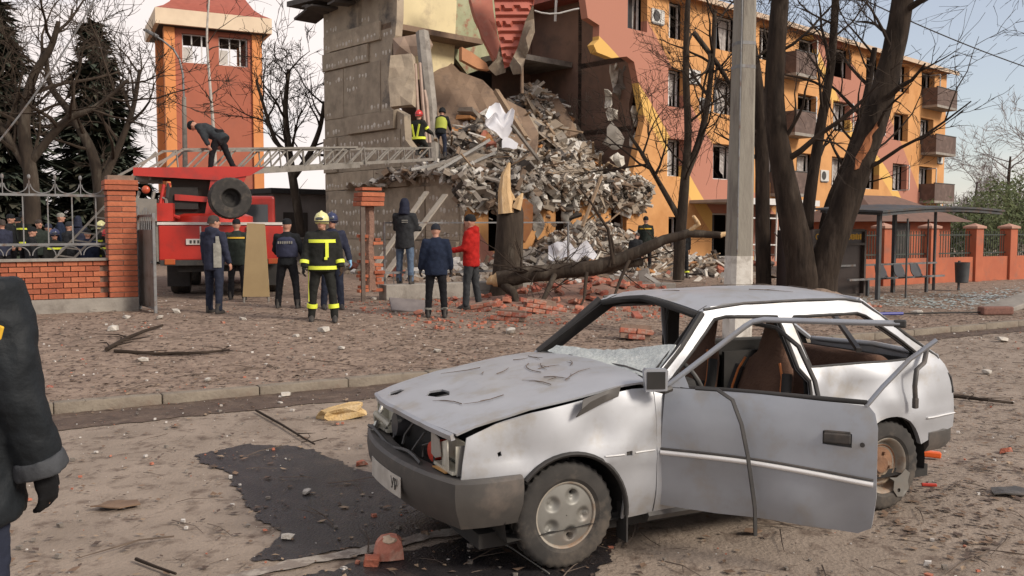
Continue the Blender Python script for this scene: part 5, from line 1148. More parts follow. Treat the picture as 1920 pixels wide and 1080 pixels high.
def person(label, pos, heading, H, jacket, trousers, hat=None, hatm=None, arms=((8,8,12),(8,8,12)), legs=((4,4),(-4,4)), spread=5, lean=0, head=0, nod=0, hem=.80, glove=None, hood=False,
           boots=M_boot, voxel=.022, bulk=1.0, group=None, wide=1.0, face=True, fine=False, cuffs=None):
    k = H/1.78
    # pelvis height from the legs
    def leg(sx, th, kn):
        hip = V((sx*.095, 0, 0)); d1 = RY(-sx*spread) @ (RX(th) @ V((0,0,-.43))); d2 = RY(-sx*spread*.6) @ (RX(th-kn) @ V((0,0,-.42)))
        return hip, hip+d1, hip+d1+d2
    LG = [leg(-1, *legs[0]), leg(1, *legs[1])]
    low = min(l[2].z for l in LG); pz = -low+.085
    o = thing('person', pos, label, 'person', radians(heading-90), group); o.scale = (k, k, k)
    LG = [[p+V((0,0,pz)) for p in l] for l in LG]
    T = RX(-lean)
    def U(x, y, z): return V((0,0,pz)) + T @ V((x, y, z-.93))         # upper body frame, standing z
    w = wide
    # arms
    AR = []
    for sx, (pt, ab, el) in zip((-1, 1), arms):
        sh = U(sx*.185*w, -.01, 1.425); R1 = T @ (RY(-sx*ab) @ RX(pt)); R2 = T @ (RY(-sx*ab*.6) @ RX(pt+el))
        e_ = sh + R1 @ V((0,0,-.285)); wr = e_ + R2 @ V((0,0,-.25)); AR.append((sh, e_, wr, R2, sx))
    # --- body (one continuous mesh)
    b = MB(); HM = T @ (RZ(head) @ RX(-nod)); hc = U(0, .015, 1.53); ctr = hc + HM @ V((0, .01, .125))
    b.ell(ctr, (.077,.098,.122), HM, 16, 11); b.ell(ctr+HM @ V((0,.035,-.075)), (.052,.058,.055), HM, 12, 8)
    b.tube([ctr+HM @ V((0,.088,.03)), ctr+HM @ V((0,.115,-.022)), ctr+HM @ V((0,.092,-.03))], [.010,.017,.012], 6)
    for sx in (-1, 1): b.ell(ctr+HM @ V((sx*.079,-.005,-.005)), (.012,.024,.034), HM, 8, 6)
    b.tube([U(0,-.01,1.40), hc+HM @ V((0,-.005,.02)), ctr+HM @ V((0,-.01,-.05))], [.062,.056,.058], 10)
    b.tube([U(0,0,.92), U(0,0,1.1), U(0,0,1.35), U(0,0,1.42)], [.12,.11,.12,.07], 10)
    for sh, e_, wr, R2, sx in AR:
        b.tube([U(0,0,1.38), sh, e_, wr], [.06,.05,.038,.027], 8)
        pm = wr + R2 @ V((0,0,-.05)); b.ell(pm, (.020,.040,.055), R2, 10, 7)
        for q, (yy, ln) in enumerate(((.030,.070),(.010,.080),(-.011,.074),(-.031,.060))):
            p0_ = wr + R2 @ V((0, yy, -.085)); p1_ = p0_ + R2 @ (RY(sx*22) @ V((0,yy*.1,-ln*.55))); p2_ = p1_ + R2 @ (RY(sx*55) @ V((0,0,-ln*.5))); b.tube([p0_, p1_, p2_], [.0105,.0095,.007], 6)
        t0 = wr + R2 @ V((-sx*.004,.030,-.03)); b.tube([t0, t0+R2 @ V((-sx*.012,.028,-.035)), t0+R2 @ V((-sx*.016,.030,-.068))], [.013,.011,.008], 6)
    for l in LG: b.tube([V((l[0].x*.6,0,pz)), l[0], l[1], l[2]+V((0,0,-.02))], [.09,.08,.05,.035], 8)
    soft(b.build('body', M_skin, o), .0105, 1)
    if glove:
        g = 0
        for sh, e_, wr, R2, sx in AR:
            gm = MB(); gm.tube([wr+R2 @ V((0,0,.05)), wr, wr+R2 @ V((0,0,-.03))], [.036,.034,.036], 8); gm.ell(wr+R2 @ V((0,0,-.055)), (.026,.047,.06), R2, 10, 7)
            for yy, ln in ((.032,.075),(.011,.085),(-.012,.08),(-.034,.065)):
                p0_ = wr + R2 @ V((0, yy, -.085)); p1_ = p0_ + R2 @ (RY(sx*25) @ V((0,yy*.15,-ln*.55))); p2_ = p1_ + R2 @ (RY(sx*60) @ V((0,0,-ln*.5))); gm.tube([p0_, p1_, p2_], [.0135,.0125,.010], 7)
            t0 = wr + R2 @ V((-sx*.004,.034,-.03)); gm.tube([t0, t0+R2 @ V((-sx*.014,.030,-.035)), t0+R2 @ V((-sx*.018,.032,-.07))], [.017,.015,.011], 7)
            soft(gm.build('glove', glove[g % len(glove)], o), .009, 1); g += 1
    if face:
        for sx in (-1, 1):
            MB().ell(ctr+HM @ V((sx*.031,.089,.016)), (.013,.008,.007), HM, 8, 6).build('eye', M_hair, o)
            MB().tube([ctr+HM @ V((sx*.016,.098,.033)), ctr+HM @ V((sx*.034,.094,.037)), ctr+HM @ V((sx*.050,.082,.031))], .005, 5).build('eyebrow', M_hair, o)
        MB().tube([ctr+HM @ V((-.022,.088,-.062)), ctr+HM @ V((0,.095,-.063)), ctr+HM @ V((.022,.088,-.062))], .006, 5).build('mouth', mat('lips', (.33,.12,.09), (.28,.1,.075), rough=.5), o)
    # --- trousers
    t = MB(); t.rings([[V((cos(a)*rx, sin(a)*ry, pz+z)) for a in lin(0, 2*pi, 16)[:-1]] for z, rx, ry in ((-.10,.10,.09),(-.05,.165,.115),(.03,.175,.12),(.12,.16,.11),(.18,.15,.105))])
    for l in LG:
        kn_ = l[1]; an = l[2]; t.tube([V((l[0].x*.9,0,pz+.02)), l[0]+V((0,0,-.06)), l[0].lerp(kn_,.5), kn_, kn_.lerp(an,.5), an+V((0,0,.0)), an+V((0,0,-.045))], [.10,.105,.092,.074,.070,.066,.062], 10)
    soft(t.build('trousers', trousers, o), voxel*.9, 4, .022, .07)
    for l in LG:
        bm_ = MB(); a = l[2]; bm_.rings([[a+V((cos(q)*rx, yy+sin(q)*ry, z)) for q in lin(0, 2*pi, 14)[:-1]] for z, rx, ry, yy in ((-.085,.046,.135,.045),(-.06,.05,.14,.045),(-.03,.048,.115,.03),(.0,.045,.07,.0),(.07,.05,.055,-.01),(.10,.052,.056,-.01))])
        bm_.build('boot', boots, o, smooth=60)
    # --- jacket
    j = MB(); B = bulk
    prof = [(hem,.19*B,.145*B),(hem+.06,.195*B,.15*B),(1.00,.185*B,.142*B),(1.10,.18*B,.138*B),(1.25,.192*B*w,.145*B),(1.36,.198*B*w,.14*B),(1.43,.165*w,.11),(1.48,.095,.085),(1.515,.078,.078),(1.535,.075,.075)]
    js = []
    for z, rx, ry in prof:
        ring = []
        for a in lin(0, 2*pi, 22)[:-1]:
            x, y = cos(a)*rx, sin(a)*ry
            if z < .93 and lean > 20: p = V((0,0,pz)) + RX(-lean*.8) @ V((x, y-.02, (z-.93)))
            else: p = U(x, y, z)
            ring.append(p)
        js.append(ring)
    j.rings(js)
    for sh, e_, wr, R2, sx in AR:
        m1 = sh.lerp(e_, .5); m2 = e_.lerp(wr, .5); we = wr + (wr-e_).normalized()*.005
        j.tube([U(sx*.09,0,1.41), sh, m1, e_, m2, we], [.085*B,.088*B,.076*B,.066*B,.060*B,.052*B], 12)
    if hood: j.ell(U(0,-.085,1.50), (.115,.07,.085), T, 12, 8); j.tube([U(-.08,.03,1.50),U(-.10,-.06,1.53),U(0,-.12,1.52),U(.10,-.06,1.53),U(.08,.03,1.50)], .04, 8)
    soft(j.build('jacket', jacket, o), voxel, 5, .030*(1 if not fine else 1.1), .085 if not fine else .10)
    for sh, e_, wr, R2, sx in (AR if cuffs else []):
        dd = (wr-e_).normalized(); soft(MB().tube([wr-dd*.045, wr-dd*.02, wr+dd*.012, wr+dd*.016], [.062*B,.066*B,.066*B,.058*B], 12).build('cuff', cuffs, o), voxel*.6, 2, .01, .05)
    # --- headwear
    def hat_rings(rows, m, nm):
        h_ = MB(); h_.rings([[ctr+HM @ V((cos(a)*rx, y0+sin(a)*ry, z)) for a in lin(0, 2*pi, 20)[:-1]] for z, rx, ry, y0 in rows]); return h_.build(nm, m, o, smooth=60)
    if hat == 'beanie': hat_rings([(.005,.087,.108,-.012),(.03,.093,.113,-.008),(.08,.088,.108,-.004),(.12,.062,.08,-.004),(.142,.02,.03,-.004)], hatm, 'knit_hat')
    elif hat == 'cap':
        hat_rings([(.02,.085,.106,-.006),(.06,.088,.108,-.004),(.11,.075,.095,-.004),(.138,.03,.04,-.004)], hatm, 'cap')
        MB().ell(ctr+HM @ V((0,.12,.045)), (.062,.06,.009), HM, 12, 6).build('cap_peak', hatm, o, smooth=60)
    elif hat == 'helmet':
        hp = hat_rings([(-.03,.10,.125,-.03),(.0,.115,.14,-.012),(.035,.118,.145,-.004),(.09,.112,.135,-.004),(.14,.085,.105,-.004),(.172,.03,.04,-.004)], hatm, 'helmet')
        MB().tube([ctr+HM @ V((cos(a)*.122, sin(a)*.150-.004, .012)) for a in lin(0, 2*pi, 20)], .009, 6, cap=False).build('helmet_rim', M_blk, hp)
        MB().tube([ctr+HM @ V((0, -.12+.24*u, .10+.08*sin(u*pi))) for u in lin(0, 1, 8)], .014, 6).build('helmet_crest', hatm, hp)
        MB().ell(ctr+HM @ V((0,.125,.055)), (.07,.02,.03), HM, 12, 6).build('visor', M_glass, hp)
    elif hat == 'hood':
        h_ = MB(); h_.ell(ctr+HM @ V((0,-.022,.012)), (.108,.122,.150), HM, 16, 11); h_.tube([U(0,-.04,1.44), ctr+HM @ V((0,-.03,-.06))], [.13,.115], 12); soft(h_.build('hood', hatm, o), .02, 4, .02, .08)
    if hat in (None,): hat_rings([(-.02,.084,.102,-.03),(.03,.086,.106,-.012),(.08,.082,.102,-.008),(.115,.058,.074,-.008),(.132,.02,.03,-.008)], M_hair, 'hair')
    return o, U, AR, LG, k, T
def band(P, m, nm, z, rx, ry, h, U, a0=0, a1=2*pi, off=.006):
    n = 26; mb = MB(); A = lin(a0, a1, n)
    full = abs(a1-a0-2*pi) < 1e-6
    for zz, ex in ((z-h/2, 0), (z+h/2, 0)):
        pass
    rs = [[U(cos(a)*(rx+e), sin(a)*(ry+e), zz) for a in A] for zz, e in ((z-h/2, off), (z+h/2, off), (z+h/2, off-.012), (z-h/2, off-.012))]
    vs = [p for r in rs for p in r]; m_ = len(A); fs = []
    for q in range(4):
        for i in range(m_-1): fs.append((q*m_+i, q*m_+i+1, ((q+1) % 4)*m_+i+1, ((q+1) % 4)*m_+i))
    return MB().add(vs, fs).build(nm, m, P, smooth=60)
def limb_band(P, m, nm, a, b, t, r, h):
    d = (b-a).normalized(); c = a.lerp(b, t); return MB().tube([c-d*h/2, c-d*h*.48, c+d*h*.48, c+d*h/2], [r-.008, r, r, r-.008], 14).build(nm, m, P, smooth=60)
def stand(px, py): return ground(px, py)
def hpx(px, py, top): p = ground(px, py); return p, (py-top)*p.y/F
J_navy = cl('navy', (.040,.045,.075)); J_black = cl('black', (.022,.024,.027)); J_dkgrey = cl('charcoal', (.040,.042,.046)); J_dkblue = cl('dark_blue', (.022,.032,.062)); J_red = cl('red', (.50,.022,.018)); T_jean = cl('jeans', (.13,.185,.27)); T_dk = cl('black_trousers', (.018,.018,.021)); T_navy = cl('navy_trousers', (.032,.038,.062)); T_grey = cl('grey_trousers', (.055,.058,.062)); J_green = cl('dark_green', (.035,.045,.038)); J_fire = cl('fire_black', (.030,.031,.028)); M_lg = cl('light_grey', (.36,.35,.31)); M_bluehat = mat('blue_helmet', (.03,.04,.10), (.025,.03,.08), rough=.3); M_yhat = mat('pale_yellow_helmet', (.72,.70,.34), (.60,.58,.28), scale=5, rough=.3); M_gold = mat('golden_stripe', (.70,.42,.03), (.6,.36,.03), rough=.6); M_rhat = mat('red_helmet', (.55,.03,.03), (.45,.025,.02), rough=.3)
# man in navy and grey jacket
p, h = hpx(403, 587, 404); o, U, AR, LG, k, T = person('man in navy jacket with light grey side panel, standing behind the fire engine', p, 72, h, J_navy, T_navy, None, None, arms=((4,6,8),(6,10,14)), legs=((5,3),(-5,3)), hem=.78, hood=True, head=-35)
band(o, M_lg, 'grey_panel', 1.06, .20, .152, .44, U, radians(-62), radians(-18), off=.012); band(o, M_lg, 'grey_yoke', 1.34, .20, .150, .13, U, radians(-50), radians(5), off=.014)
# second man with cap
p, h = hpx(446, 562, 411); o, U, AR, LG, k, T = person('man in black work jacket with golden stripe across the back, beside the beige board', p, 100, h, J_green, T_dk, 'cap', J_black, arms=((6,10,18),(4,12,14)), hem=.76, bulk=1.06, head=10)
band(o, M_gold, 'back_stripe', 1.37, .20, .148, .035, U, radians(205), radians(335), off=.016)
# officer with vest
p, h = hpx(540, 578, 410); o, U, AR, LG, k, T = person('officer seen from behind in dark blue vest with pale lettering on the back', p, 92, h, J_black, T_dk, 'cap', J_black, arms=((18,14,55),(12,16,40)), legs=((3,2),(-2,2)), spread=9, hem=.86, head=-10)
vm = MB(); vm.rings([[U(cos(a)*rx, sin(a)*ry, z) for a in lin(0, 2*pi, 22)[:-1]] for z, rx, ry in ((1.02,.205,.17),(1.06,.215,.18),(1.25,.218,.185),(1.38,.20,.17),(1.43,.13,.12))]); soft(vm.build('vest', cl('vest_navy', (.050,.055,.095)), o), .02, 3, .012, .08)
rt = random.Random(2)
for i in range(7): MB().box(U(-.13+i*.043, -.178, 1.315), (.026, .012, .05)).build('vest_lettering', M_lg, o)
# firefighter
p, h = hpx(606, 603, 402); o, U, AR, LG, k, T = person('firefighter in black turnout gear with yellow reflective bands and pale helmet', p, -78, h, J_fire, J_fire, 'helmet', M_yhat, arms=((0,14,14),(0,14,14)), legs=((4,3),(-5,3)), spread=8, hem=.83, bulk=1.16, wide=1.05, glove=(cl('brown_glove', (.07,.045,.03)), cl('black_glove', (.02,.02,.02))), head=-18)
FH = o
band(o, M_hv, 'chest_band', 1.345, .232, .163, .055, U, radians(10), radians(170), off=.016); band(o, M_hv, 'waist_band', .905, .226, .172, .06, U, radians(8), radians(172), off=.02)
MB().bbox(U(-.075,.182,1.20), (.055,.012,.25), .004).build('front_strip', M_hv, o); MB().bbox(U(-.055,.187,1.06), (.05,.012,.045), .004).build('radio_tag', M_hv, o)
for sh, e_, wr, R2, sx in AR: limb_band(o, M_hv, 'sleeve_band', e_, wr, .62, .080, .06)
for l in LG: limb_band(o, M_hv, 'leg_band', l[1], l[2], .58, .088, .07)
MB().bbox(LG[1][0].lerp(LG[1][1], .75)+V((.088,0,.0)), (.014,.04,.55), .004).build('side_strip', M_hv, o)
# man behind him
p = ground(624, 580); o, U, AR, LG, k, T = person('man in navy with dark blue helmet and light blue glove, behind the firefighter', p, -68, 1.80, J_navy, T_navy, 'helmet', M_bluehat, arms=((4,18,14),(0,20,8)), hem=.84, glove=(mat('light_blue_glove', (.22,.42,.62), (.18,.36,.55), rough=.5),), head=-22)
# man in jeans on the footing
s_ = s_at(760); p = sn(s_, FENCE_N+.02, .58); h = (541-383)*p.y/F; o, U, AR, LG, k, T = person('man in hooded charcoal jacket and blue jeans standing on the fence footing', p, 78, h, J_dkgrey, T_jean, 'hood', cl('navy_hood', (.028,.032,.055)), arms=((22,8,75),(20,8,70)), hem=.74, bulk=1.08, face=False, legs=((5,3),(-4,3)), spread=5)
for z in (1.335, 1.295): MB().bbox(U(.055,-.168,z), (.13,.012,.020), .003).build('back_lettering', M_lg, o)
# man in dark blue
p, h = hpx(818, 595, 424); o, U, AR, LG, k, T = person('man in plain dark blue jacket and knit hat beside the man in red', p, 97, max(h,1.66), J_dkblue, T_dk, 'beanie', cl('grey_blue_hat', (.035,.038,.05)), arms=((4,14,14),(2,14,16)), hem=.80, bulk=1.12, nod=14, glove=(M_blk,))
for l in LG: limb_band(o, M_lg, 'ankle_band', l[1], l[2], .80, .072, .035)
# man in red
p, h = hpx(884, 579, 403); o, U, AR, LG, k, T = person('man in bright red jacket with black knit hat standing near the broken trunk', p, 162, h, J_red, T_grey, 'beanie', J_black, arms=((14,8,66),(0,6,22)), legs=((6,4),(-5,4)), spread=4, hem=.80, bulk=1.06, hood=True, head=6)
# group by the building
def far_person(px, top, Y, H, heading, lab, jm, tm, hat, hm, extra=None, **kw):
    q = at(px, top, Y); q = V((q.x, q.y, q.z-H)); r = person(lab, q, heading, H, jm, tm, hat, hm, voxel=.03, **kw)
    if extra: extra(r)
    return r
far_person(1190, 434, 30.6, 1.66, 60, 'bareheaded bending man in dark jacket behind the fallen trunk', J_dkgrey, T_dk, None, None, lean=14, nod=25)
r = far_person(1211, 406, 31, 1.80, 80, 'man in dark green jacket with golden shoulder stripe behind the fallen trunk', J_green, T_dk, 'beanie', J_black)
band(r[0], M_gold, 'back_stripe', 1.37, .20, .15, .04, r[1], radians(205), radians(335), off=.02)
r = far_person(1280, 418, 29.5, 1.78, 85, 'person in black overalls standing at the foot of the small bare tree', J_black, J_black, 'cap', J_black)
for l in r[3]: limb_band(r[0], M_hv, 'leg_band', l[1], l[2], .75, .08, .05)
# two rescuers at the ladder tip
q = at(785, 222, 29.3); r = person('rescuer with red helmet and yellow banded jacket crouching at the ladder tip', V((q.x, q.y, q.z-1.28)), 60, 1.78, J_fire, J_fire, 'helmet', M_rhat, arms=((30,14,40),(30,14,40)), legs=((70,115),(40,95)), spread=10, bulk=1.12, voxel=.028, glove=(M_blk,), face=False, hem=.86)
band(r[0], M_hv, 'waist_band', .93, .222, .168, .08, r[1], 0, 2*pi, off=.022)
for sx in (-1, 1): MB().bar(r[1](sx*.05,-.175,.95), r[1](sx*.15,-.172,1.36), .06, .02, up=V((0,1,0))).build('brace_band', M_hv, r[0])
for a_ in r[2]: limb_band(r[0], M_hv, 'sleeve_band', a_[0], a_[1], .7, .09, .07)
q = at(826, 206, 31.2); r = person('rescuer in yellow vest leaning over the rubble beyond the ladder tip', V((q.x, q.y, q.z-1.62)), 80, 1.76, J_black, T_navy, 'helmet', J_black, arms=((40,14,20),(50,14,20)), legs=((10,30),(-8,10)), lean=18, spread=9, voxel=.028, face=False)
vm = MB(); vm.rings([[r[1](cos(a)*rx, sin(a)*ry, z) for a in lin(0, 2*pi, 18)[:-1]] for z, rx, ry in ((1.00,.205,.165),(1.2,.21,.172),(1.38,.20,.16),(1.43,.13,.12))]); vm.build('vest', mat('olive_yellow_vest', (.38,.42,.06), (.30,.34,.05), scale=4, rough=.8), r[0], smooth=60)
# man bent over on the ladder
q = at(412, 328, 22.3); r = person('man in black jacket bending down on top of the turntable ladder', q, 172, 1.80, cl('slate', (.045,.052,.058)), T_dk, 'beanie', J_black, arms=((30,5,5),(22,8,10)), legs=((16,10),(-18,8)), spread=6, lean=62, nod=20, hem=.76, voxel=.024, face=False, bulk=1.08)
# crowd behind the left fence
for i, (px, top, Y, hd, lab, jm, hat, hm) in enumerate(((18, 402, 25, 10, 'person in black jacket behind the fence railing beside a firefighter', J_black, 'beanie', J_black), (44, 398, 26, 70, 'firefighter with dark helmet behind the fence railing', J_fire, 'helmet', J_black), (72, 412, 24.5, -40, 'person in dark green jacket with a bare head behind the fence railing', J_green, None, None), (112, 400, 25.5, 20, 'person in dark jacket with white cap behind the fence railing', J_dkblue, 'cap', M_lg), (146, 406, 27, 100, 'person in navy hood behind the fence railing and the leaning ladder', J_navy, 'hood', J_navy), (188, 418, 24, 60, 'firefighter with yellow helmet behind the fence next to the pillar', J_fire, 'helmet', M_yhat), (92, 420, 28, 180, 'person in charcoal jacket far behind the fence railing', J_dkgrey, 'beanie', J_navy))):
    r = far_person(px, top, Y, 1.76, hd, lab, jm, T_dk, hat, hm)
    if jm is J_fire:
        band(r[0], M_hv, 'chest_band', 1.3, .205, .155, .05, r[1], 0, 2*pi, off=.012); band(r[0], M_hv, 'waist_band', .9, .205, .155, .05, r[1], 0, 2*pi, off=.012)
for i, (px, top, Y, hd, lab, jm, hat, hm) in enumerate(((4, 412, 23.5, 150, 'bearded-looking man in navy jacket close behind the fence railing', J_navy, None, None), (58, 426, 23.2, 30, 'stooping person in black close behind the fence railing', J_black, 'beanie', J_black), (102, 432, 23.0, -60, 'stooping firefighter close behind the fence railing', J_fire, 'helmet', M_bluehat), (128, 416, 24.2, 60, 'person in charcoal jacket between the fence and leaning ladder', J_dkgrey, 'beanie', J_dkgrey), (164, 430, 23.4, 110, 'person in dark blue close behind the leaning ladder', J_dkblue, 'cap', J_black), (200, 432, 23.6, 40, 'firefighter with orange-red helmet close to the brick pillar', J_fire, 'helmet', M_rhat), (32, 408, 27.5, 100, 'tall person in dark green far behind the fence railing', J_green, 'beanie', J_black))):
    r = far_person(px, top, Y, 1.70, hd, lab.replace('bearded-looking ', 'bareheaded '), jm, T_dk, hat, hm)
    if jm is J_fire: band(r[0], M_hv, 'chest_band', 1.3, .205, .155, .05, r[1], 0, 2*pi, off=.012)
# foreground man at the edge of the picture
r = person('man in dark padded work jacket with yellow shoulder tab and black gloves, seen from behind', (-1.915, 3.02, 0), 80, 1.93, cl('padded_dark', (.019,.023,.027), rough=.6), T_dk if False else T_navy, 'beanie', J_black, arms=((4,12,10),(2,11,12)), legs=((3,2),(-3,2)), spread=5, hem=.74, bulk=1.25, wide=1.1, voxel=.014, glove=(cl('black_knit_glove', (.012,.012,.013)),), fine=True, cuffs=cl('worn_cuff', (.075,.08,.088), rough=.7))
sh, e_, wr, R2, sx = r[2][1]
MB().bbox(sh.lerp(e_, .22)+V((.03,-.098,.0)), (.12,.012,.042), .004, RY(18)).build('shoulder_tab', M_gold, r[0])
# ================================================================ FIRE ENGINE WITH TURNTABLE LADDER
M_fred = mat('fire_red_paint', (.47,.026,.015), (.40,.021,.012), scale=2, rough=.45, c3=(.30,.028,.02), c3s=2, coat=.3)
M_fwht = mat('white_truck_stripe', (.66,.62,.57), (.56,.52,.48), scale=3, rough=.5)
M_alu = mat('ladder_metal', (.25,.23,.20), (.19,.175,.155), scale=5, rough=.65, metal=.25, c3=(.14,.125,.105), c3s=4)
TP = V(((417-960)/F*20.3, 20.3, .25)); TA = radians(15)
TM = Matrix.Translation(TP) @ Matrix.Rotation(TA, 4, 'Z'); TI = TM.inverted()
tr = thing('fire_engine', TP, 'red ladder fire engine parked inside the gate, its ladder laid towards the building', 'fire engine', TA)
def TL(px, py, Y): return TI @ at(px, py, Y)
MB().bbox((0, 2.9, 1.24), (2.66, 5.8, .78), .03).build('body', M_fred, tr)
MB().box((0, 2.9, 1.665), (2.70, 5.84, .06)).build('deck_edge', M_fwht, tr)
MB().box((0, 3.2, .72), (1.9, 6.2, .26)).build('chassis', M_dark, tr)
MB().box((0, -.02, .80), (2.6, .10, .12)).build('rear_bumper', M_blk, tr)
MB().bbox((0, 6.9, 1.55), (2.4, 1.9, 1.9), .08).build('cab', M_fred, tr)
MB().box((0, 5.93, 1.95), (2.0, .05, .6)).build('cab_window', M_glass, tr)
for x in (-1.1, 1.1): MB().bbox((x, -.06, .82), (.22,.06,.12), .01).build('tail_lamp', MATS['red_tail_lens'], tr)
plt = MB().bbox((-.50, -.025, 1.26), (.52,.03,.13), .006).build('number_plate', M_fwht, tr)
for i in range(5): MB().box((-.66+i*.08, -.044, 1.26), (.045,.006,.07)).build('plate_character', M_blk, plt)
for x in (-.45, .55): MB().box((x, -.03, 1.45), (.03,.04,.3)).build('panel_hinge', M_fwht, tr)
MB().box((-1.36, .2, 1.25), (.05,.35,.85)).build('corner_guard', M_alu, tr); MB().box((1.36, .2, 1.25), (.05,.35,.85)).build('corner_guard', M_alu, tr)
for x in (-1.05, 1.05):
    for y in (1.9, 5.2):
        w = obj('wheel', None, tr, (x, y, .50), (0, 0, pi/2)); t_ = MB(); tyre(t_, .50, .42, .27); t_.build('tyre', M_tyre, w, smooth=30)
        MB().lathe([(.0,.02),(.1,.02),(.14,-.05),(.25,-.05),(.28,.1)], 24).build('rim', M_fred, w, smooth=40)
    MB().box((x, 1.28, .45), (.5,.02,.5)).build('mud_flap', M_rub, tr)
# turntable and ladder cradle
cy = 1.5
MB().lathe([(0,1.69),(.95,1.69),(.95,1.84),(.8,1.9),(.0,1.9)], 28, 'z').xf(Matrix.Translation((-.3,cy,0))).build('turntable', M_fred, tr, smooth=40)
m_ = MB(); m_.prism([(-.42,1.75),(.12,1.75),(.62,2.98),(-.20,2.98)], lambda u, v: V((u, .70, v)), (0,.07,0)); m_.build('cradle_plate', M_fred, tr)
m_ = MB(); m_.prism([(-1.9,2.74),(-.1,2.66),(.62,2.78),(.95,2.98),(-1.9,2.92)], lambda u, v: V((u, .66, v)), (0,.07,0)); m_.build('cradle_top_rail', M_fred, tr)
m_ = MB(); m_.prism([(-1.05,1.75),(-.42,1.75),(-.12,2.72),(-1.15,2.72)], lambda u, v: V((u, .95, v)), (0,.07,0)); m_.build('cavity_shade', M_void, tr)  # dark plate standing in for the shade of the open cavity
m_ = MB(); m_.prism([(-1.05,2.20),(-.30,2.16),(-.27,2.28),(-1.05,2.34)], lambda u, v: V((u, .80, v)), (0,.07,0)); m_.build('cross_rail', M_fred, tr)
m_ = MB(); m_.prism([(-1.25,1.75),(-.25,1.75),(.30,2.62),(.55,2.98),(-1.8,2.92),(-1.8,2.72),(-.55,2.66)], lambda u, v: V((u, 2.2, v)), (0,.07,0)); m_.build('cradle_plate', M_fred, tr)
MB().box((-.75, cy, 2.84), (2.3, 1.5, .16)).build('cradle_beam', M_fred, tr)
MB().box((-.9, cy, 2.25), (.7,1.3,.5)).build('hydraulic_box', M_dark, tr)
MB().tube([(-.9,cy,1.9),(.1,cy,2.7)], .09, 10).build('lift_ram', M_steel, tr, smooth=40)
MB().box((-1.25,.55,1.92),(.4,.5,.4)).build('control_box', M_fred, tr)
for i in range(7):
    x = -1.9+rt.uniform(0,.8); MB().tube([(x,.6,2.4+rt.uniform(-.2,.2)),(x+rt.uniform(-.2,.2),.5,2.1+rt.uniform(-.2,.2)),(x+rt.uniform(-.3,.3),.6,1.8)], .04, 6).build('hose', rt.choice((M_dark, M_alu, MATS['red_cloth'])), tr)
MB().ell((-1.62,.45,2.42),(.09,.06,.09)).build('red_lamp', MATS['red_tail_lens'], tr, smooth=60)
for i in range(4): MB().box((-1.62,.3+i*.3,1.95),(.45,.25,.5), jit=.03, rng=rt).build('stowed_gear', rt.choice((M_alu, M_conc, M_dark)), tr)
# spare wheel
sw = obj('spare_wheel', None, tr, TL(431, 372, 19.9), (0, radians(0), radians(-168)))
t_ = MB(); tyre(t_, .455, .34, .20); t_.build('tyre', M_tyre, sw, smooth=30)
MB().lathe([(.0,-.06),(.08,-.06),(.12,-.02),(.18,-.02),(.215,.10)], 28).build('rim', M_dark, sw, smooth=40)
MB().tube([TL(431,372,20.1), TL(420,372,20.9)], .07, 8).build('wheel_bracket', M_fred, tr)
# ladder
A0, A1 = at(262, 334, 21.4), at(802, 303, 29.1)
ax = (A1-A0); LL = ax.length; ax.normalize(); side = ax.cross(V((0,0,1))).normalized(); upv = side.cross(ax)
lad = obj('ladder', None, tr)
def LW(t, s_, u): return TI @ (A0 + ax*t + side*s_ + upv*u)
def truss(t0, t1, hw, h0, h1, cb, ct, tag_, stp=.75, u0=0):
    hh = lambda t: h0+(h1-h0)*(t-t0)/(t1-t0)
    for s_ in (-hw, hw):
        MB().bar(LW(t0, s_, u0), LW(t1, s_, u0), cb, cb*1.25).build('lower_chord', M_alu, lad)
        MB().bar(LW(t0+.9 if u0 == 0 else t0, s_, u0+hh(t0)), LW(t1, s_, u0+hh(t1)), ct).build('upper_chord', M_alu, lad)
        t = t0
        while t < t1-stp*.6:
            MB().bar(LW(t, s_, u0+.02), LW(t+stp, s_, u0+hh(t+stp)), .035).build('brace', M_alu, lad)
            if int(t/stp) % 2 == 0: MB().bar(LW(t+stp, s_, u0+.02), LW(t+stp, s_, u0+hh(t+stp)), .03).build('brace', M_alu, lad)
            t += stp
    t = t0+.15
    while t < t1:
        MB().bar(LW(t, -hw, u0+.03), LW(t, hw, u0+.03), .035).build('rung', M_alu, lad); t += .32
truss(0, LL*.66, .44, .62, .52, .10, .05, '')
truss(LL*.30, LL*1.0, .36, .50, .36, .07, .04, '', .55, .06)
MB().bar(LW(-.35,-.44,.05), LW(.95,-.44,.62), .05).build('end_brace', M_alu, lad); MB().bar(LW(-.35,.44,.05), LW(.95,.44,.62), .05).build('end_brace', M_alu, lad)
MB().bbox(LW(.25,0,-.02), (.5,.8,.22), .02).build('ladder_pulley_box', M_alu, lad)
# beige board standing on end
bq = ground(480, 567); bd = thing('beige_board', (bq.x, bq.y, bq.z), 'tall beige folding table stood on end beside the man with golden stripe', 'board', radians(2), rot=(radians(-6),0,radians(2)))
m_ = MB(); m_.prism([(-.28,.12),(.28,.12),(.17,1.66),(-.20,1.68)], lambda u, v: V((u, 0, v)), (0,.035,0)); m_.build('top', mat('beige_board', (.36,.26,.13), (.31,.22,.11), scale=2, rough=.7), bd)
for x in (-.26, .26): MB().bar((x,.02,0),(x*.9,.05,.5),.03).build('leg', M_alu, bd)
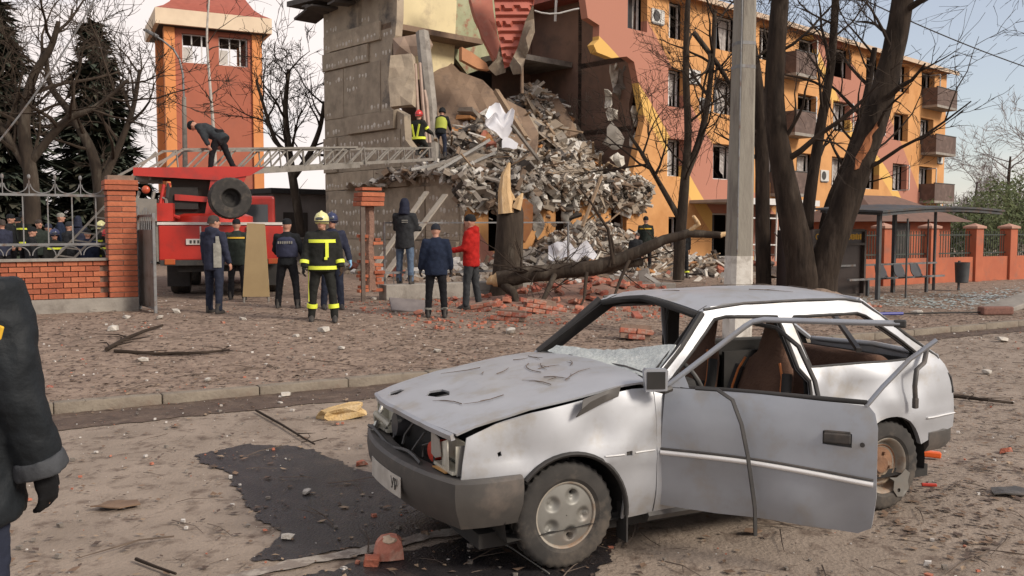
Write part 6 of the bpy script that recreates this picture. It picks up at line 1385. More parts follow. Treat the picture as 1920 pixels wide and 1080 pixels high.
# aluminium ladder leaning behind the fence
al = thing('leaning_ladder', at(140, 440, 22.5), 'slanting metal ladder behind the fence railing next to the pillar', 'ladder')
a0, a1 = at(88, 500, 22.2)-al.location, at(210, 372, 22.8)-al.location
off = V((.34, .15, -.06))
for q in (V((0,0,0)), off): MB().bar(a0+q, a1+q, .07, .05).build('rail', M_alu, al)
for t in lin(.05, .95, 8): MB().bar(a0.lerp(a1, t), a0.lerp(a1, t)+off, .035).build('rung', M_alu, al)
# ================================================================ TREES
M_bark = mat('dark_bark', (.044,.032,.024), (.020,.015,.012), scale=6, rough=.95, spec=.15, bump=1.0, bscale=14, c3=(.060,.046,.036), c3s=4, stretch=(1,1,.25))
M_bark2 = mat('grey_bark', (.060,.046,.035), (.032,.025,.020), scale=6, rough=.95, spec=.15, bump=.9, bscale=14, stretch=(1,1,.25), c3=(.11,.092,.072), c3s=3)
M_bran = mat('branch_bark', (.050,.037,.028), (.032,.024,.019), scale=5, rough=.95, spec=.15)
M_branL = mat('pale_branch_bark', (.062,.047,.035), (.04,.03,.023), scale=5, rough=.95, spec=.15)
M_wood = mat('fresh_wood', (.58,.40,.21), (.46,.30,.15), scale=6, rough=.85, bump=.6, bscale=20, stretch=(4,4,.6), c3=(.66,.50,.31), c3s=4)
M_wound = mat('orange_heartwood', (.36,.135,.05), (.26,.10,.045), scale=5, rough=.9, stretch=(3,3,.6))
def grow(mb, p, d, ln, r, lv, rng, up=.25, spread=.9, kids=(3, 5), minr=.004, wig=.25):
    n = 5 if lv > 1 else 4; pts = [p]; rad = [r]; q = p.copy(); dd = d.normalized()
    for i in range(n):
        dd = (dd + V((rng.uniform(-1,1), rng.uniform(-1,1), rng.uniform(-1,1)))*wig + V((0,0,up*.3))).normalized(); q = q + dd*(ln/n); pts.append(q.copy()); rad.append(max(minr*.6, r*(1-.75*(i+1)/n)))
    mb.tube(pts, rad, 6 if lv > 2 else (4 if lv > 1 else 3), cap=False)
    if lv <= 0: return
    for k in range(rng.randint(*kids)):
        t = rng.uniform(.25, 1.0); i = min(n-1, int(t*n)); f = t*n-i; b = pts[i].lerp(pts[i+1], f)
        td = (pts[i+1]-pts[i]).normalized(); o = td.cross(V((rng.uniform(-1,1), rng.uniform(-1,1), rng.uniform(-1,1)))).normalized()
        grow(mb, b, td+o*spread*rng.uniform(.6,1.2), ln*rng.uniform(.45,.72), max(minr, rad[i]*rng.uniform(.45,.65)), lv-1, rng, up, spread, kids, minr, wig)
def bare_tree(name, label, base, trunks, mb_mat, br_mat, seed, nb=8, lv=2, bl=2.2, br=.06, start=.35, up=.25, spread=.9, kids=(3,5), minr=.005, group=None, sides=12, dirn=None):
    """trunks: list of [(point, radius), ...] in world space"""
    rng = random.Random(seed); o = thing(name, base, label, 'tree', group=group); base = V(base)
    crown = MB()
    for tk in trunks:
        pts = [V(p)-base for p, r in tk]; rad = [r for p, r in tk]
        # refine with a little wobble
        P, Q = [], []
        for i in range(len(pts)-1):
            for s_ in range(6):
                t = s_/6; a = pts[max(0,i-1)]; b = pts[i]; c = pts[i+1]; d = pts[min(len(pts)-1,i+2)]
                q = .5*((2*b)+(c-a)*t+(2*a-5*b+4*c-d)*t*t+(3*b-a-3*c+d)*t**3); P.append(q); Q.append((rad[i]+(rad[i+1]-rad[i])*t)*(1+.06*noise.noise(q*1.7)))
        P.append(pts[-1]); Q.append(rad[-1])
        tb = MB().tube(P, Q, sides)
        if sides > 14:
            for vi in range(len(tb.v)):
                c_ = P[vi//sides]; d_ = tb.v[vi]-c_; ph = 2*pi*(vi % sides)/sides
                tb.v[vi] = c_ + d_*(1+.11*noise.noise(V((cos(ph)*2.6, sin(ph)*2.6, c_.z*.9+seed)))+.06*noise.noise(V((cos(ph)*6, sin(ph)*6, c_.z*2.2))))
        tb.build('trunk', mb_mat, o, smooth=60)
        for k in range(nb):
            t = start+(1-start)*(k+rng.random())/nb; i = min(len(P)-2, int(t*(len(P)-1))); td = (P[i+1]-P[i]).normalized(); a = rng.uniform(0, 2*pi)
            od = (td.orthogonal().normalized()); od.rotate(Matrix.Rotation(a, 3, td).to_quaternion())
            if dirn is not None: od = (od+V(dirn)*rng.uniform(.2,1)).normalized()
            grow(crown, P[i], td*.6+od*spread, bl*rng.uniform(.6,1.15), min(Q[i]*.6, br*rng.uniform(.6,1.2)), lv, rng, up, spread, kids, minr)
    crown.build('crown', br_mat, o, fix=False); return o
def px_trunk(lst, Y): return [(at(x, y, Y), r*Y/F) for x, y, r in lst]
# forked tree behind the car
Y = 21.0
q = at(1516, 560, Y)
ft_ = bare_tree('forked_tree', 'thick forked bare tree with dark bark in front of the orange building', V((q.x, q.y, .1)),
    [px_trunk([(1512,600,41.8),(1508,545,33.1),(1500,480,25.9),(1482,390,23.0),(1462,290,20.2),(1452,180,18.0),(1458,60,16.6),(1468,-60,15.1),(1480,-160,11.5)], Y), px_trunk([(1528,600,40.3),(1535,545,33.1),(1548,490,27.4),(1578,400,25.2),(1618,290,24.5),(1650,190,22.3),(1676,90,20.2),(1694,-10,18.7),(1712,-140,14.4)], Y)],
    M_bark, M_bran, 5, nb=7, lv=3, bl=2.6, br=.07, start=.45, up=.1, kids=(2,4), minr=.008, sides=28)
mb = MB(); panel(mb, [(0,0),(.16,.05),(.22,.45),(.16,.95),(.02,1.15),(-.12,.8),(-.15,.3)], lambda u, v: at(1604,318,Y-.34)-V((q.x,q.y,.1))+V((u*.75+v*.42, .02*sin(v*9)-.02+abs(u)*.5, v*.93)), .05, step=.15); mb.build('torn_bark_wound', M_wound, ft_)
# mound of soil at its foot
mo = MB(); c0 = V((q.x, q.y, 0))
for j in range(14):
    r = 2.1*j/13
    for i in range(28):
        a = 2*pi*i/28; zz = gz(c0.x, c0.y)-.06+.50*exp(-(r/.95)**2)+.06*noise.noise(V((r*cos(a)*2, r*sin(a)*2, 3)))*(r < 1.8); mo.v.append(V((c0.x+r*cos(a), c0.y+r*sin(a), zz)))
for j in range(13):
    for i in range(28): mo.f.append((j*28+i, j*28+(i+1) % 28, (j+1)*28+(i+1) % 28, (j+1)*28+i))
tag(mo.build('soil_mound', M_verge, smooth=60, fix=False), kind='structure')
Y = 24.5
for k, (lab, tks, sd) in enumerate((('slim bare tree with several stems between fork and facade', [[(1512,520,14),(1515,400,12),(1535,260,10),(1558,120,8),(1568,-20,7),(1574,-90,5)],[(1540,500,13),(1552,400,11),(1590,300,9),(1620,200,7),(1640,90,5)]], 8), ('slim dark bare tree rising beside the concrete pole', [[(1432,540,15),(1430,420,14),(1428,280,13),(1416,140,12),(1392,0,11),(1384,-90,9)]], 9))):
    b = at(tks[0][0][0], 540, Y); bare_tree('slim_tree', lab, V((b.x, b.y, .1)), [px_trunk(t, Y) for t in tks], M_bark, M_bran, sd, nb=9, lv=3, bl=2.3, br=.05, start=.35, up=.2, kids=(2,4), minr=.007, sides=8)
# small tree before the facade
Y = 28.0; b = at(1275, 520, Y)
bare_tree('small_tree', 'small bare tree with spreading branches standing before the orange facade', V((b.x, b.y, .2)), [px_trunk([(1272,525,11.2),(1276,440,10.4),(1284,340,8.8),(1290,250,7.2),(1286,130,6.4),(1290,0,4.8),(1294,-70,3.2)], Y), px_trunk([(1280,420,6.4),(1240,350,4.8),(1205,290,3.6),(1180,252,2.4)], Y), px_trunk([(1286,330,7.2),(1318,240,6.4),(1335,120,4.8),(1340,20,4.0)], Y), px_trunk([(1300,60,4.8),(1345,120,4.8),(1378,175,3.2)], Y)], M_bark2, M_bran, 12, nb=8, lv=3, bl=2.4, br=.05, start=.3, up=.15, kids=(3,4), minr=.008, sides=8)
# tree off to the right whose twigs reach into the sky
b = V((15.5, 21, .05)); bare_tree('street_tree', 'bare street tree whose thin twigs droop above the bus shelter', b, [[(b,.28),(b+V((0,0,2.5)),.24),(b+V((-.2,0,5)),.20),(b+V((-.6,.1,7)),.15),(b+V((-.9,.2,9)),.08)]], M_bark, M_bran, 15, nb=9, lv=3, bl=3.6, br=.06, start=.55, up=-.12, kids=(3,4), minr=.007, sides=9, dirn=(-1,0,0))
# stump
Y = 20.6; b = at(955, 560, Y); stp = thing('broken_stump', V((b.x, b.y, .2)), 'thick snapped tree stump with pale splintered top', 'stump')
rel = lambda px, py, YY: at(px, py, YY)-V((b.x, b.y, .2))
pts = [rel(948,575,Y), rel(950,540,Y), rel(953,490,Y), rel(956,430,Y), rel(957,398,Y), rel(958,376,Y)]
MB().tube(pts, [.44,.37,.33,.31,.30,.22], 16).build('trunk', M_bark2, stp, smooth=60)
rsx = random.Random(6)
for i in range(15):
    a = rsx.uniform(0, 6.3); r0 = rsx.uniform(0,.20); p0 = pts[-1]+V((cos(a)*r0-.02, sin(a)*r0*.8, -.25)); hgt = rsx.uniform(.3,.62); m_ = MB().tube([p0, p0+V((rsx.uniform(-.04,.04),0,hgt*.6)), p0+V((rsx.uniform(-.08,.03),0,hgt))], [.075,.05,.008], 5); m_.build('splinter', M_wood, stp)
MB().tube([rel(950,400,Y-.2), rel(946,360,Y-.2), rel(948,330,Y-.2), rel(955,305,Y-.2)], [.20,.15,.11,.03], 7).build('tall_splinter', M_wood, stp)
MB().tube([rel(968,392,Y-.25), rel(975,372,Y-.25), rel(980,362,Y-.25)], [.12,.08,.02], 6).build('tall_splinter', M_wood, stp)
# fallen trunk
b = at(1100, 540, 19.2); fl_ = thing('fallen_tree', V((b.x, b.y, .2)), 'fallen tree trunk with pale broken end lying across brick rubble', 'fallen tree')
rel = lambda px, py, YY: at(px, py, YY)-V((b.x, b.y, .2))
def path(lst, m=M_bark2, nm='limb', n=10, cap=True):
    pts = [rel(x, y, YY) for x, y, r, YY in lst]; P, Q = [], []
    for i in range(len(pts)-1):
        for s_ in range(4): t = s_/4; P.append(pts[i].lerp(pts[i+1], t)+V((0,0,.02*noise.noise(pts[i]*3+V((t,0,0)))))); Q.append((lst[i][2]*(1-t)+lst[i+1][2]*t)*lst[i][3]/F*(1+.10*noise.noise(P[-1]*4)))
    P.append(pts[-1]); Q.append(lst[-1][2]*lst[-1][3]/F); return MB().tube(P, Q, n, cap).build(nm, m, fl_, smooth=60)
path([(932,524,15.0,19.4),(980,516,16.5,19.4),(1050,508,15.0,19.3),(1110,503,14.2,19.2),(1160,488,12.8,19.1),(1200,470,11.2,19.0),(1245,450,9.8,18.9),(1290,438,8.2,18.8),(1330,440,6.8,18.7),(1352,441,6.0,18.6)], nm='trunk', n=14)
path([(1110,508,9.8,19.3),(1160,500,9.0,19.3),(1205,490,6.8,19.3)]); path([(940,530,9.0,19.4),(962,548,8.2,19.2),(972,575,6.8,19.0),(968,600,6.0,18.6)], M_bark2); path([(966,585,6.0,18.6),(985,612,5.2,18.3),(1010,630,3.8,18.0)])
path([(1040,515,5.2,19.1),(1025,548,4.5,18.8),(1008,584,3.0,18.4)]); path([(1150,495,3.8,19),(1140,430,3.0,19),(1115,390,2.2,19),(1085,350,1.5,19)], M_bran); path([(1142,500,3.0,19),(1152,470,2.6,19),(1145,440,2.2,19)], M_bran)
path([(1180,488,3.8,19),(1165,520,3.0,18.8),(1150,560,2.2,18.4)], M_bran); path([(1100,512,3.8,19),(1095,560,2.2,18.6),(1080,590,1.5,18.2)], M_bran)
path([(1288,438,4.5,18.8),(1310,420,4.5,18.7),(1300,405,3.0,18.6)], M_wood, 'torn_stub', 6); path([(1350,441,6.0,18.6),(1362,438,4.5,18.6),(1372,441,1.5,18.6)], M_wood, 'broken_end', 6)
path([(934,524,14.2,19.4),(922,526,9.8,19.4),(912,531,2.2,19.4)], M_wood, 'broken_end', 8)
tw = MB(); rtw = random.Random(8)
for i in range(26):
    x = rtw.uniform(960,1260); p0 = rel(x, 508-.22*max(0,x-1110), 19.2); grow(tw, p0, V((rtw.uniform(-1,1), rtw.uniform(-.6,.3), rtw.uniform(-.4,.7))), rtw.uniform(.5,1.4), .018, 2, rtw, .05, .8, (2,3), .004)
tw.build('twigs', M_bran, fl_, fix=False)['kind'] = 'stuff'
# left side trees
for k, (lab, Y, tks, sd, mb_) in enumerate((
    ('gnarled bare tree behind the brick fence with low tangled branches', 25.0, [[(62,420,15),(58,330,13),(45,240,11),(60,150,8),(95,90,6),(110,40,4)],[(55,320,9),(10,250,7),(-30,190,5)],[(60,300,8),(120,230,7),(180,200,5),(240,150,3.5)]], 31, M_branL),
    ('bare tree with pale broken limb right of the gnarled tree behind the fence', 28.0, [[(190,430,12),(186,350,11),(170,280,9),(130,210,7),(95,160,5),(85,90,4)],[(188,350,8),(225,270,6),(250,200,4.5),(262,130,3)]], 32, M_branL),
    ('bare tree standing between tower and bare end wall', 40.0, [[(566,440,9),(548,330,8),(540,270,6.5),(535,200,5),(542,130,3)],[(552,330,6.5),(580,290,5.5),(600,240,4.5),(608,190,3)],[(545,300,5),(515,260,4),(495,200,3),(480,150,2)]], 33, M_bran),
    ('slim white birch in front of the red tower', 50.0, [[(405,330,3.2),(400,240,3),(393,150,2.5),(388,70,2),(392,0,1.6),(396,-60,1.2)]], 34, M_branL))):
    b = at(tks[0][0][0], 470, Y); bare_tree('birch_tree' if k == 3 else 'bare_tree', lab, V((b.x, b.y, .2)), [px_trunk(t, Y) for t in tks], (mat('birch_bark', (.52,.48,.43), (.36,.33,.29), scale=8, rough=.9) if k == 3 else M_bark2), mb_, sd, nb=(8 if k < 2 else 7), lv=(3 if k != 3 else 2), bl=(2.8 if k == 0 else 2.1 if k == 1 else 2.5 if k == 2 else 2.2), br=.07, start=.25, up=(.12 if k != 3 else -.1), kids=(3,4) if k != 3 else (2,3), minr=.010+.004*(k > 1), sides=9)
# conifers
M_ndl = mat('dark_needles', (.030,.042,.028), (.050,.062,.040), scale=1.5, rough=.9)
M_ndl2 = mat('brown_green_needles', (.050,.052,.034), (.07,.064,.042), scale=1.5, rough=.9)
def conifer(label, px, top, bot, Y, wpx, seed):
    rng = random.Random(seed); b = at(px, bot, Y); t = at(px, top, Y); H = t.z; o = thing('fir_tree', V((b.x, b.y, 0)), label, 'tree')
    MB().tube([(0,0,0),(0,0,H*.5),(0,0,H)], [.28,.18,.02], 8).build('trunk', M_bark, o, smooth=60)
    A, B = MB(), MB(); W = wpx*Y/F/2; lay = int(H/.34)
    for j in range(lay):
        z = H*(1-(j+.3)/lay); rr = W*(1-z/H)**.75*(1.0 if z > H*.2 else .9); nbr = int(9+rr*5)
        for i in range(nbr):
            a = rng.uniform(0, 2*pi); l = rr*rng.uniform(.55,1.12); dr = -.22*l+rng.uniform(-.1,.15)
            n = max(3, int(l/.17))
            for s_ in range(n):
                f = (s_+rng.random()*.8)/n
                if f < .12: continue
                c = V((cos(a)*l*f, sin(a)*l*f, z+dr*f+.15*f*f))
                for _ in range(4):
                    d = V((cos(a+rng.uniform(-.9,.9)), sin(a+rng.uniform(-.9,.9)), rng.uniform(-.6,.25))).normalized(); w = d.cross(V((0,0,1))).normalized()*.21; ln = rng.uniform(.5,.95)
                    (A if rng.random() < .7 else B).add([c-w, c+w, c+d*ln+V((0,0,rng.uniform(-.06,.02)))], [(0,1,2)])
    A.build('foliage', M_ndl, o, fix=False); B.build('pale_foliage', M_ndl2, o, fix=False)
conifer('tall dark fir tree with pointed top beyond the gnarled trees', 186, 46, 440, 40, 270, 1)
conifer('dark fir tree at the fence, partly hidden behind bare branches', 8, 10, 440, 36, 270, 2)
# green bushes and grey trees on the right
M_bush = mat('evergreen_bush', (.045,.065,.022), (.085,.10,.035), scale=2, rough=.9)
def bush(label, c, r, h, seed, n=2600, m=M_bush):
    rng = random.Random(seed); o = thing('evergreen_bush', c, label, 'bush'); f = MB()
    lobes = [(V((rng.uniform(-.6,.6)*r, rng.uniform(-.4,.4)*r, h*rng.uniform(.3,.75))), rng.uniform(.3,.55)) for _ in range(9)]
    for i in range(n):
        lc, lr = lobes[rng.randrange(9)]; d = V((rng.gauss(0,1), rng.gauss(0,1), rng.gauss(0,1))).normalized(); p = lc + V((d.x*r*lr*1.2, d.y*r*lr, d.z*h*lr*.8))*rng.uniform(.6,1.05)
        p.z = max(.05, p.z); a = V((rng.uniform(-1,1), rng.uniform(-1,1), rng.uniform(-1,1))).normalized()*rng.uniform(.07,.16); w = a.orthogonal().normalized()*.06
        f.add([p-w, p+w, p+a*1.6], [(0,1,2)])
    f.build('foliage', m, o, fix=False); MB().tube([(0,0,0),(0,0,h*.6)], [.12,.05], 6).build('stem', M_bark, o)
for i, (px, lab) in enumerate(((1775,'small dark evergreen bush left of the others behind the orange fence'),(1840,'broad evergreen bush behind the middle pillars of the orange fence'),(1905,'tall evergreen bush behind the last pillars of the orange fence'),(1975,'evergreen bush at the far end of the orange fence'))):
    c = at(px, 450, 40+i*2); bush(lab, V((c.x, c.y, .05)), 2.3, 3.6+.5*i-.6*(i == 0), 40+i)
for i, (px, Y, hh) in enumerate(((1885, 85, 9.5), (1960, 80, 11), (1825, 95, 7.5))):
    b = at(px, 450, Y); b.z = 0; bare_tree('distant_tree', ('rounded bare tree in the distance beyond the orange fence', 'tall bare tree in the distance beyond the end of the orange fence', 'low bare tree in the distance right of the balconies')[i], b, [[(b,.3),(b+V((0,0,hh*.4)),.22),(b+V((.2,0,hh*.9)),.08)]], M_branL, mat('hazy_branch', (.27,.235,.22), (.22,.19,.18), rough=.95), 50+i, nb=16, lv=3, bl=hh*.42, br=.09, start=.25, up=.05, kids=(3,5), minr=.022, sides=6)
# far belt of bare woodland closing the horizon
rf_ = random.Random(70); fw = MB()
for i in range(2600):
    x = rf_.uniform(-75, 120); y = rf_.uniform(85, 125); h = rf_.uniform(2, 7.5)*(0.7+.4*noise.noise(V((x*.06,0,0))))
    p = V((x, y, 0)); q = p+V((rf_.uniform(-.8,.8), 0, h)); fw.tube([p, p.lerp(q,.6)+V((rf_.uniform(-.2,.2),0,0)), q], [.10,.07,.03], 3, cap=False)
    for _ in range(5):
        s_ = p.lerp(q, rf_.uniform(.3,.95)); e = s_+V((rf_.uniform(-1.6,1.6), rf_.uniform(-.6,.6), rf_.uniform(.1,1.4))); fw.tube([s_, e], [.045,.02], 3, cap=False)
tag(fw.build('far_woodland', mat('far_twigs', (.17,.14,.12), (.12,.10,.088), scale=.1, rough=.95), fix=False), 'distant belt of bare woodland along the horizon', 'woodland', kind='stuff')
# street lamp in front of the tower
b = at(349, 480, 42); sl_ = thing('street_lamp', V((b.x, b.y, .2)), 'old street lamp with curved arm beside the red tower', 'street lamp')
rel = lambda px, py: at(px, py, 42)-V((b.x, b.y, .2))
MB().tube([rel(349,500), rel(347,300), rel(345,182)], [.14,.12,.10], 8).build('post', M_conc, sl_, smooth=60)
MB().tube([rel(345,190), rel(343,140), rel(337,112), rel(325,92), rel(305,76), rel(292,68)], .05, 6).build('arm', M_steel, sl_, smooth=60)
hd_ = MB().bbox(rel(285,63), (.62,.26,.16), .05, RY(28)).build('lamp_head', M_steel, sl_); MB().ell(rel(272,56), (.1,.08,.06)).build('lamp_cap', M_steel, sl_)
# ================================================================ SCATTERED THINGS ON THE GROUND
rd = random.Random(101)
M_rb = [mat('loose_brick_%d' % i, c, tuple(x*.7 for x in c), scale=9, rough=.95, bump=.5, bscale=30, c3=(.36,.27,.22), c3s=6) for i, c in enumerate([(.40,.125,.075),(.33,.10,.065),(.45,.175,.11)])]
def brick_mesh(s, m):
    mb = MB().bbox((0,0,0), s, .010); mb.v = [p+V((rd.uniform(-1,1), rd.uniform(-1,1), rd.uniform(-1,1)))*.006 for p in mb.v]; return mb.mesh('brick', m)
whole = [brick_mesh((.25,.12,.075), m) for m in M_rb]; half = [brick_mesh((.135,.12,.075), m) for m in M_rb]
shard = [chunk_mesh('brick_fragment', m, rd, (.16,.13,.09), .35, 1) for m in M_rb]
def drop(me, nm, p, lab, cat, grp, sc=1, tilt=.35, z=0):
    o = obj(nm, me, None, V(p)+V((0,0,.035*sc+z)), (rd.uniform(-tilt,tilt), rd.uniform(-tilt,tilt), rd.uniform(0,6.3))); o.scale = (sc,sc,sc); return tag(o, lab, cat, grp, 'thing')
# brick spill round the fallen trunk
def spill_h(s, n): return .42*exp(-((s-12.4)/2.4)**2-((n-17.2)/1.3)**2)
sp = MB(); ns_, nn_ = 50, 30
for j in range(nn_+1):
    for i in range(ns_+1):
        s = 8+9.5*i/ns_; n = 13.6+5.2*j/nn_; p = sn(s, n); sp.v.append(V((p.x, p.y, gz(p.x, p.y)-.03+spill_h(s, n)+.05*noise.noise(V((s*2.3, n*2.3, 0)))*min(1, spill_h(s,n)*6))))
for j in range(nn_):
    for i in range(ns_): sp.f.append((j*(ns_+1)+i, j*(ns_+1)+i+1, (j+1)*(ns_+1)+i+1, (j+1)*(ns_+1)+i))
tag(sp.build('brick_dust_mound', mat('brick_dust', (.235,.135,.10), (.165,.105,.08), scale=4, rough=.95, bump=1, bscale=14, c3=(.30,.145,.10), c3s=3), smooth=80, fix=False), 'low mound of brick dust and soil below the fallen trunk', 'rubble', kind='stuff')
for i in range(150):
    s = rd.gauss(12.2, 2.3); n = rd.gauss(16.4, 1.5)
    if n > 18.9 or n < 11: continue
    p = sn(s, n); p.z = gz(p.x, p.y)+spill_h(s, n)-.02
    r = rd.random(); me, nm, lb, ct = (whole[rd.randrange(3)], 'brick', 'whole red brick lying in the spill below the fallen trunk', 'brick') if r < .35 else (half[rd.randrange(3)], 'brick', 'half red brick lying in the spill below the fallen trunk', 'brick') if r < .65 else (shard[rd.randrange(3)], 'brick_fragment', 'rough red brick fragment in the spill below the fallen trunk', 'brick')
    drop(me, nm, p, lb, ct, 'bricks spilled below the fallen trunk', rd.uniform(.9,1.35), .5)
# bonded brick chunks
for px, py, w, hh, lab in ((1035,548,.95,.36,'largest bonded chunk of brickwork below the fallen trunk'),(1010,575,.6,.28,'tilted chunk of brickwork in front of the largest chunk'),(1190,625,.5,.22,'flat chunk of brickwork seen through the windscreen opening'),(960,590,.5,.2,'small chunk of brickwork beside the curved limb'),(1215,548,.7,.22,'chunk of brickwork behind the car roof under the trunk'),(905,572,.4,.18,'chunk of brickwork at the heels of the man in red')):
    p = ground(px, py+12); t_ = thing('brickwork_chunk', V((p.x, p.y, p.z)), lab, 'brickwork', rd.uniform(-.3,.6), rot=(rd.uniform(-.2,.2), rd.uniform(-.25,.25), rd.uniform(-.3,.6)))
    MB().box((0,.02,hh/2), (w*.94,.22,hh*.94), jit=.02, rng=rd).build('mortar_core', M_mortar, t_)
    for j in range(max(1,int(hh/.085))):
        k = int(w/.26)+1
        for i in range(k):
            if rd.random() < .12: continue
            obj('brick', whole[rd.randrange(3)], t_, (-w/2+.13*(j % 2)+i*.26, -.06+rd.uniform(-.015,.015), .04+j*.085), (0,0,rd.uniform(-.05,.05)))
# scattered bricks elsewhere
for i in range(40):
    s = rd.uniform(-4, 24); n = rd.uniform(1.5, 17.5); p = sn(s, n)
    if p.y < 3 or abs(p.x) > .56*p.y or (KERB_N-.1 < n < KERB_N+.3): continue
    if (car_matrix.inverted() @ V((p.x, p.y, 0))).x > -3.2 and (car_matrix.inverted() @ V((p.x, p.y, 0))).x < 1 and abs((car_matrix.inverted() @ V((p.x, p.y, 0))).y) < 1: continue
    p.z = gz(p.x, p.y)-.01; road = n < KERB_N
    drop(shard[rd.randrange(3)], 'brick_fragment', p, 'small red brick fragment lying loose on the %s' % ('dusty road' if road else 'trodden verge'), 'brick', 'loose brick fragments on the '+('road' if road else 'verge'), rd.uniform(.25,.6), .3)
# pale lumps on the verge
palem = [chunk_mesh('plaster_lump', mat('dusty_plaster', (.52,.485,.43), (.38,.35,.305), scale=8, rough=.95, bump=.6), rd, (.2,.14,.08), .35, 1) for _ in range(3)]
for i, (px, py, sc) in enumerate(((212,620,1.1),(238,597,.8),(607,622,1.1),(390,715,.55),(536,742,.6),(747,556,1.6),(268,678,.7),(455,600,.7),(555,632,.6),(300,598,.8),(330,586,.9),(700,562,.9),(958,625,1.2),(820,660,.6),(640,655,.6),(1720,590,1.2),(1880,640,1.0),(1850,700,.7),(540,1010,.4),(575,925,.4))):
    drop(palem[i % 3], 'plaster_lump', ground(px, py), 'pale lump of plaster lying on the ground', 'plaster', 'pale plaster lumps on the ground', sc, .2)
# the pink block by the wet patch
bp = gp(729, 1046); mb = MB(); mb.rings([[V((x*w, y*w*.8, z)) for x, y in ((-.5,-.4),(.0,-.52),(.5,-.42),(.55,.2),(.2,.5),(-.4,.45),(-.56,.05))] for z, w in ((0,.155),(.05,.15),(.10,.125),(.125,.085))]); mb.v = [p+V((noise.noise(p*20), noise.noise(p*20+V((5,0,0))), noise.noise(p*20+V((0,7,0)))))*.010 for p in mb.v]
blk = thing('pink_block', bp, 'pinkish broken block with pale mortar patch beside the wet asphalt', 'block', .3); mb.build('block', mat('pink_block', (.50,.20,.14), (.42,.16,.11), scale=8, rough=.95, bump=.6, bscale=30, c3=(.56,.36,.27), c3s=7), blk)
mb = MB(); mb.ell((.0,-.02,.105), (.045,.045,.026)); mb.v = [p+V((0,0,noise.noise(p*30)*.012)) for p in mb.v]; mb.build('mortar_patch', mat('cream_mortar', (.56,.43,.31), (.48,.37,.27), scale=9, rough=.95, bump=.6), blk)
drop(half[0], 'brick', gp(697,1058), 'thin red brick piece in front of the pinkish block', 'brick', None, .6, .1)
# orange lamp lens by the rear wheel
q = gp(1742, 858); mb = MB().bbox((0,0,.03), (.17,.06,.05), .012, RY(4)); tag(mb.build('orange_lamp_lens', M_amber, None, loc=q, rot=(0,0,-.25)), 'bright orange broken lamp lens on the road behind the rear wheel', 'lamp lens')
q = gp(1742, 912); tag(MB().bbox((0,0,.012), (.10,.025,.02), .005).build('red_plastic_shard', MATS['red_plastic'], None, loc=q, rot=(0,0,-.2)), 'small red plastic shard on the road near the broken hubcap', 'shard')
# yellow foam
q = gp(644, 782); fm = chunk_mesh('yellow_foam', mat('yellow_foam', (.56,.40,.19), (.44,.29,.13), scale=12, rough=.95, bump=.7, c3=(.64,.50,.30), c3s=6), rd, (.42,.20,.13), .35, 3); o = obj('yellow_foam', fm, None, q+V((0,0,.05)), (0,-.15,.35)); tag(o, 'crumpled yellow foam scrap near the kerb before the bonnet', 'foam', kind='thing')
# flat brown scraps on the road
for px, py, w, lab in ((218,950,.30,'flat brown leaf-like scrap lying left of the wet patch'),(1893,925,.34,'flat dark panel scrap lying at the road right of the car'),(1410,1000,.12,'dark red rag scrap below the open door')):
    q = gp(px, py); mb = MB(); panel(mb, [(-.5*w,-.1*w),(.1*w,-.32*w),(.5*w,-.12*w),(.4*w,.25*w),(-.2*w,.28*w)], lambda u, v: V((u, v, .022+.02*noise.noise(V((u*9,v*9,1))))), .008, step=.06); tag(mb.build('flat_scrap', M_leaf1 if w < .32 else M_bump, None, loc=q, rot=(0,0,.3)), lab, 'scrap')
tagged = tag(MB().bbox((0,0,.04), (.75,.45,.05), .01, RX(12)).build('grey_board', mat('grey_board', (.20,.175,.165), (.15,.13,.125), scale=5, rough=.9), None, loc=ground(768,583)+V((0,0,.06)), rot=(.25,.1,.3)), 'grey wooden board lying at the fence footing beside the man in dark blue', 'board')
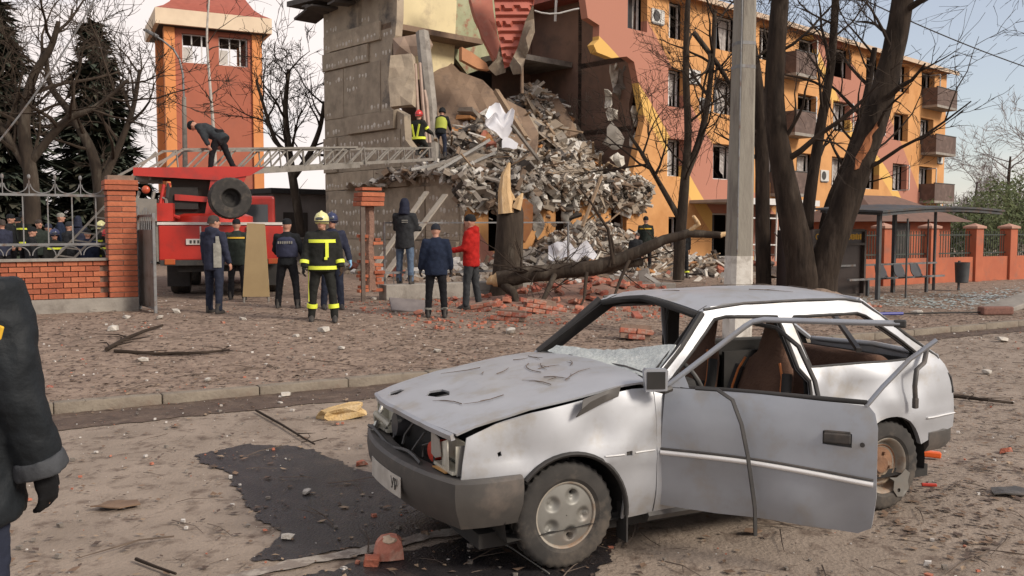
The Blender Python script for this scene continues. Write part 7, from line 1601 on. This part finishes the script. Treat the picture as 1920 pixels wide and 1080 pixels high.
# broom-like stick in front of the shelter
q = ground(1760, 592); st_ = thing('broom', q, 'long broom with blue handle lying in front of the bus shelter', 'broom', .12)
MB().tube([(-1.3,0,.05),(.9,0,.06)], .018, 6).build('handle', M_dark, st_); MB().tube([(-1.3,0,.05),(-.75,0,.052)], .030, 8).build('blue_grip', mat('blue_grip', (.06,.07,.30), (.05,.06,.25), rough=.5), st_); MB().bbox((1.2,0,.09), (.65,.22,.16), .03).build('brush', mat('brown_bristle', (.24,.12,.09), (.18,.09,.07), scale=30, rough=.95, bump=.8), st_)
# wooden boat-like slab at the right edge
q = ground(1915, 578); tag(MB().bbox((0,0,.16), (1.6,.7,.12), .03, RY(-12)).build('tilted_concrete_slab', M_conc, None, loc=q, rot=(0,0,.4)), 'tilted concrete panel on the glass-strewn pavement at the shelter end', 'panel')
# fallen branches on the verge and road
for k, (pts, r, lab) in enumerate(((((200,660),(235,640),(270,625),(305,614)), .03, 'fallen branch lying on the verge before the brick fence'),(((215,662),(300,668),(380,666),(430,660)), .025, 'thin long branch beside the fallen branch before the brick fence'),(((480,772),(530,800),(570,825),(590,836)), .012, 'thin curved twig between the kerb and the wet patch'),(((255,1052),(290,1066),(330,1080)), .010, 'short stick on the road below the wet patch'),(((1770,745),(1830,752),(1900,760)), .02, 'straight stick lying behind the wrecked car'),(((905,1000),(960,1030),(1030,1078)), .006, 'thin pale wire lying under the front wheel'))):
    P = [ground(*p)+V((0,0,r*1.2)) for p in pts]; mb = MB().tube(P, [r*(1-.5*i/len(P)) for i in range(len(P))], 6)
    if r > .011:
        for j in range(5):
            i = rd.randrange(len(P)-1); b0 = P[i].lerp(P[i+1], rd.random()); a = rd.uniform(0,6.3); mb.tube([b0, b0+V((cos(a),sin(a),.10))*rd.uniform(.08,.25)*(r/.02), b0+V((cos(a+.3),sin(a+.3),.05))*rd.uniform(.25,.45)*(r/.02)], [r*.5,r*.3,r*.1], 4)
    tag(mb.build('fallen_branch' if k != 5 else 'loose_wire', M_bran if k != 5 else M_alu, smooth=60), lab, 'branch' if k != 5 else 'wire')
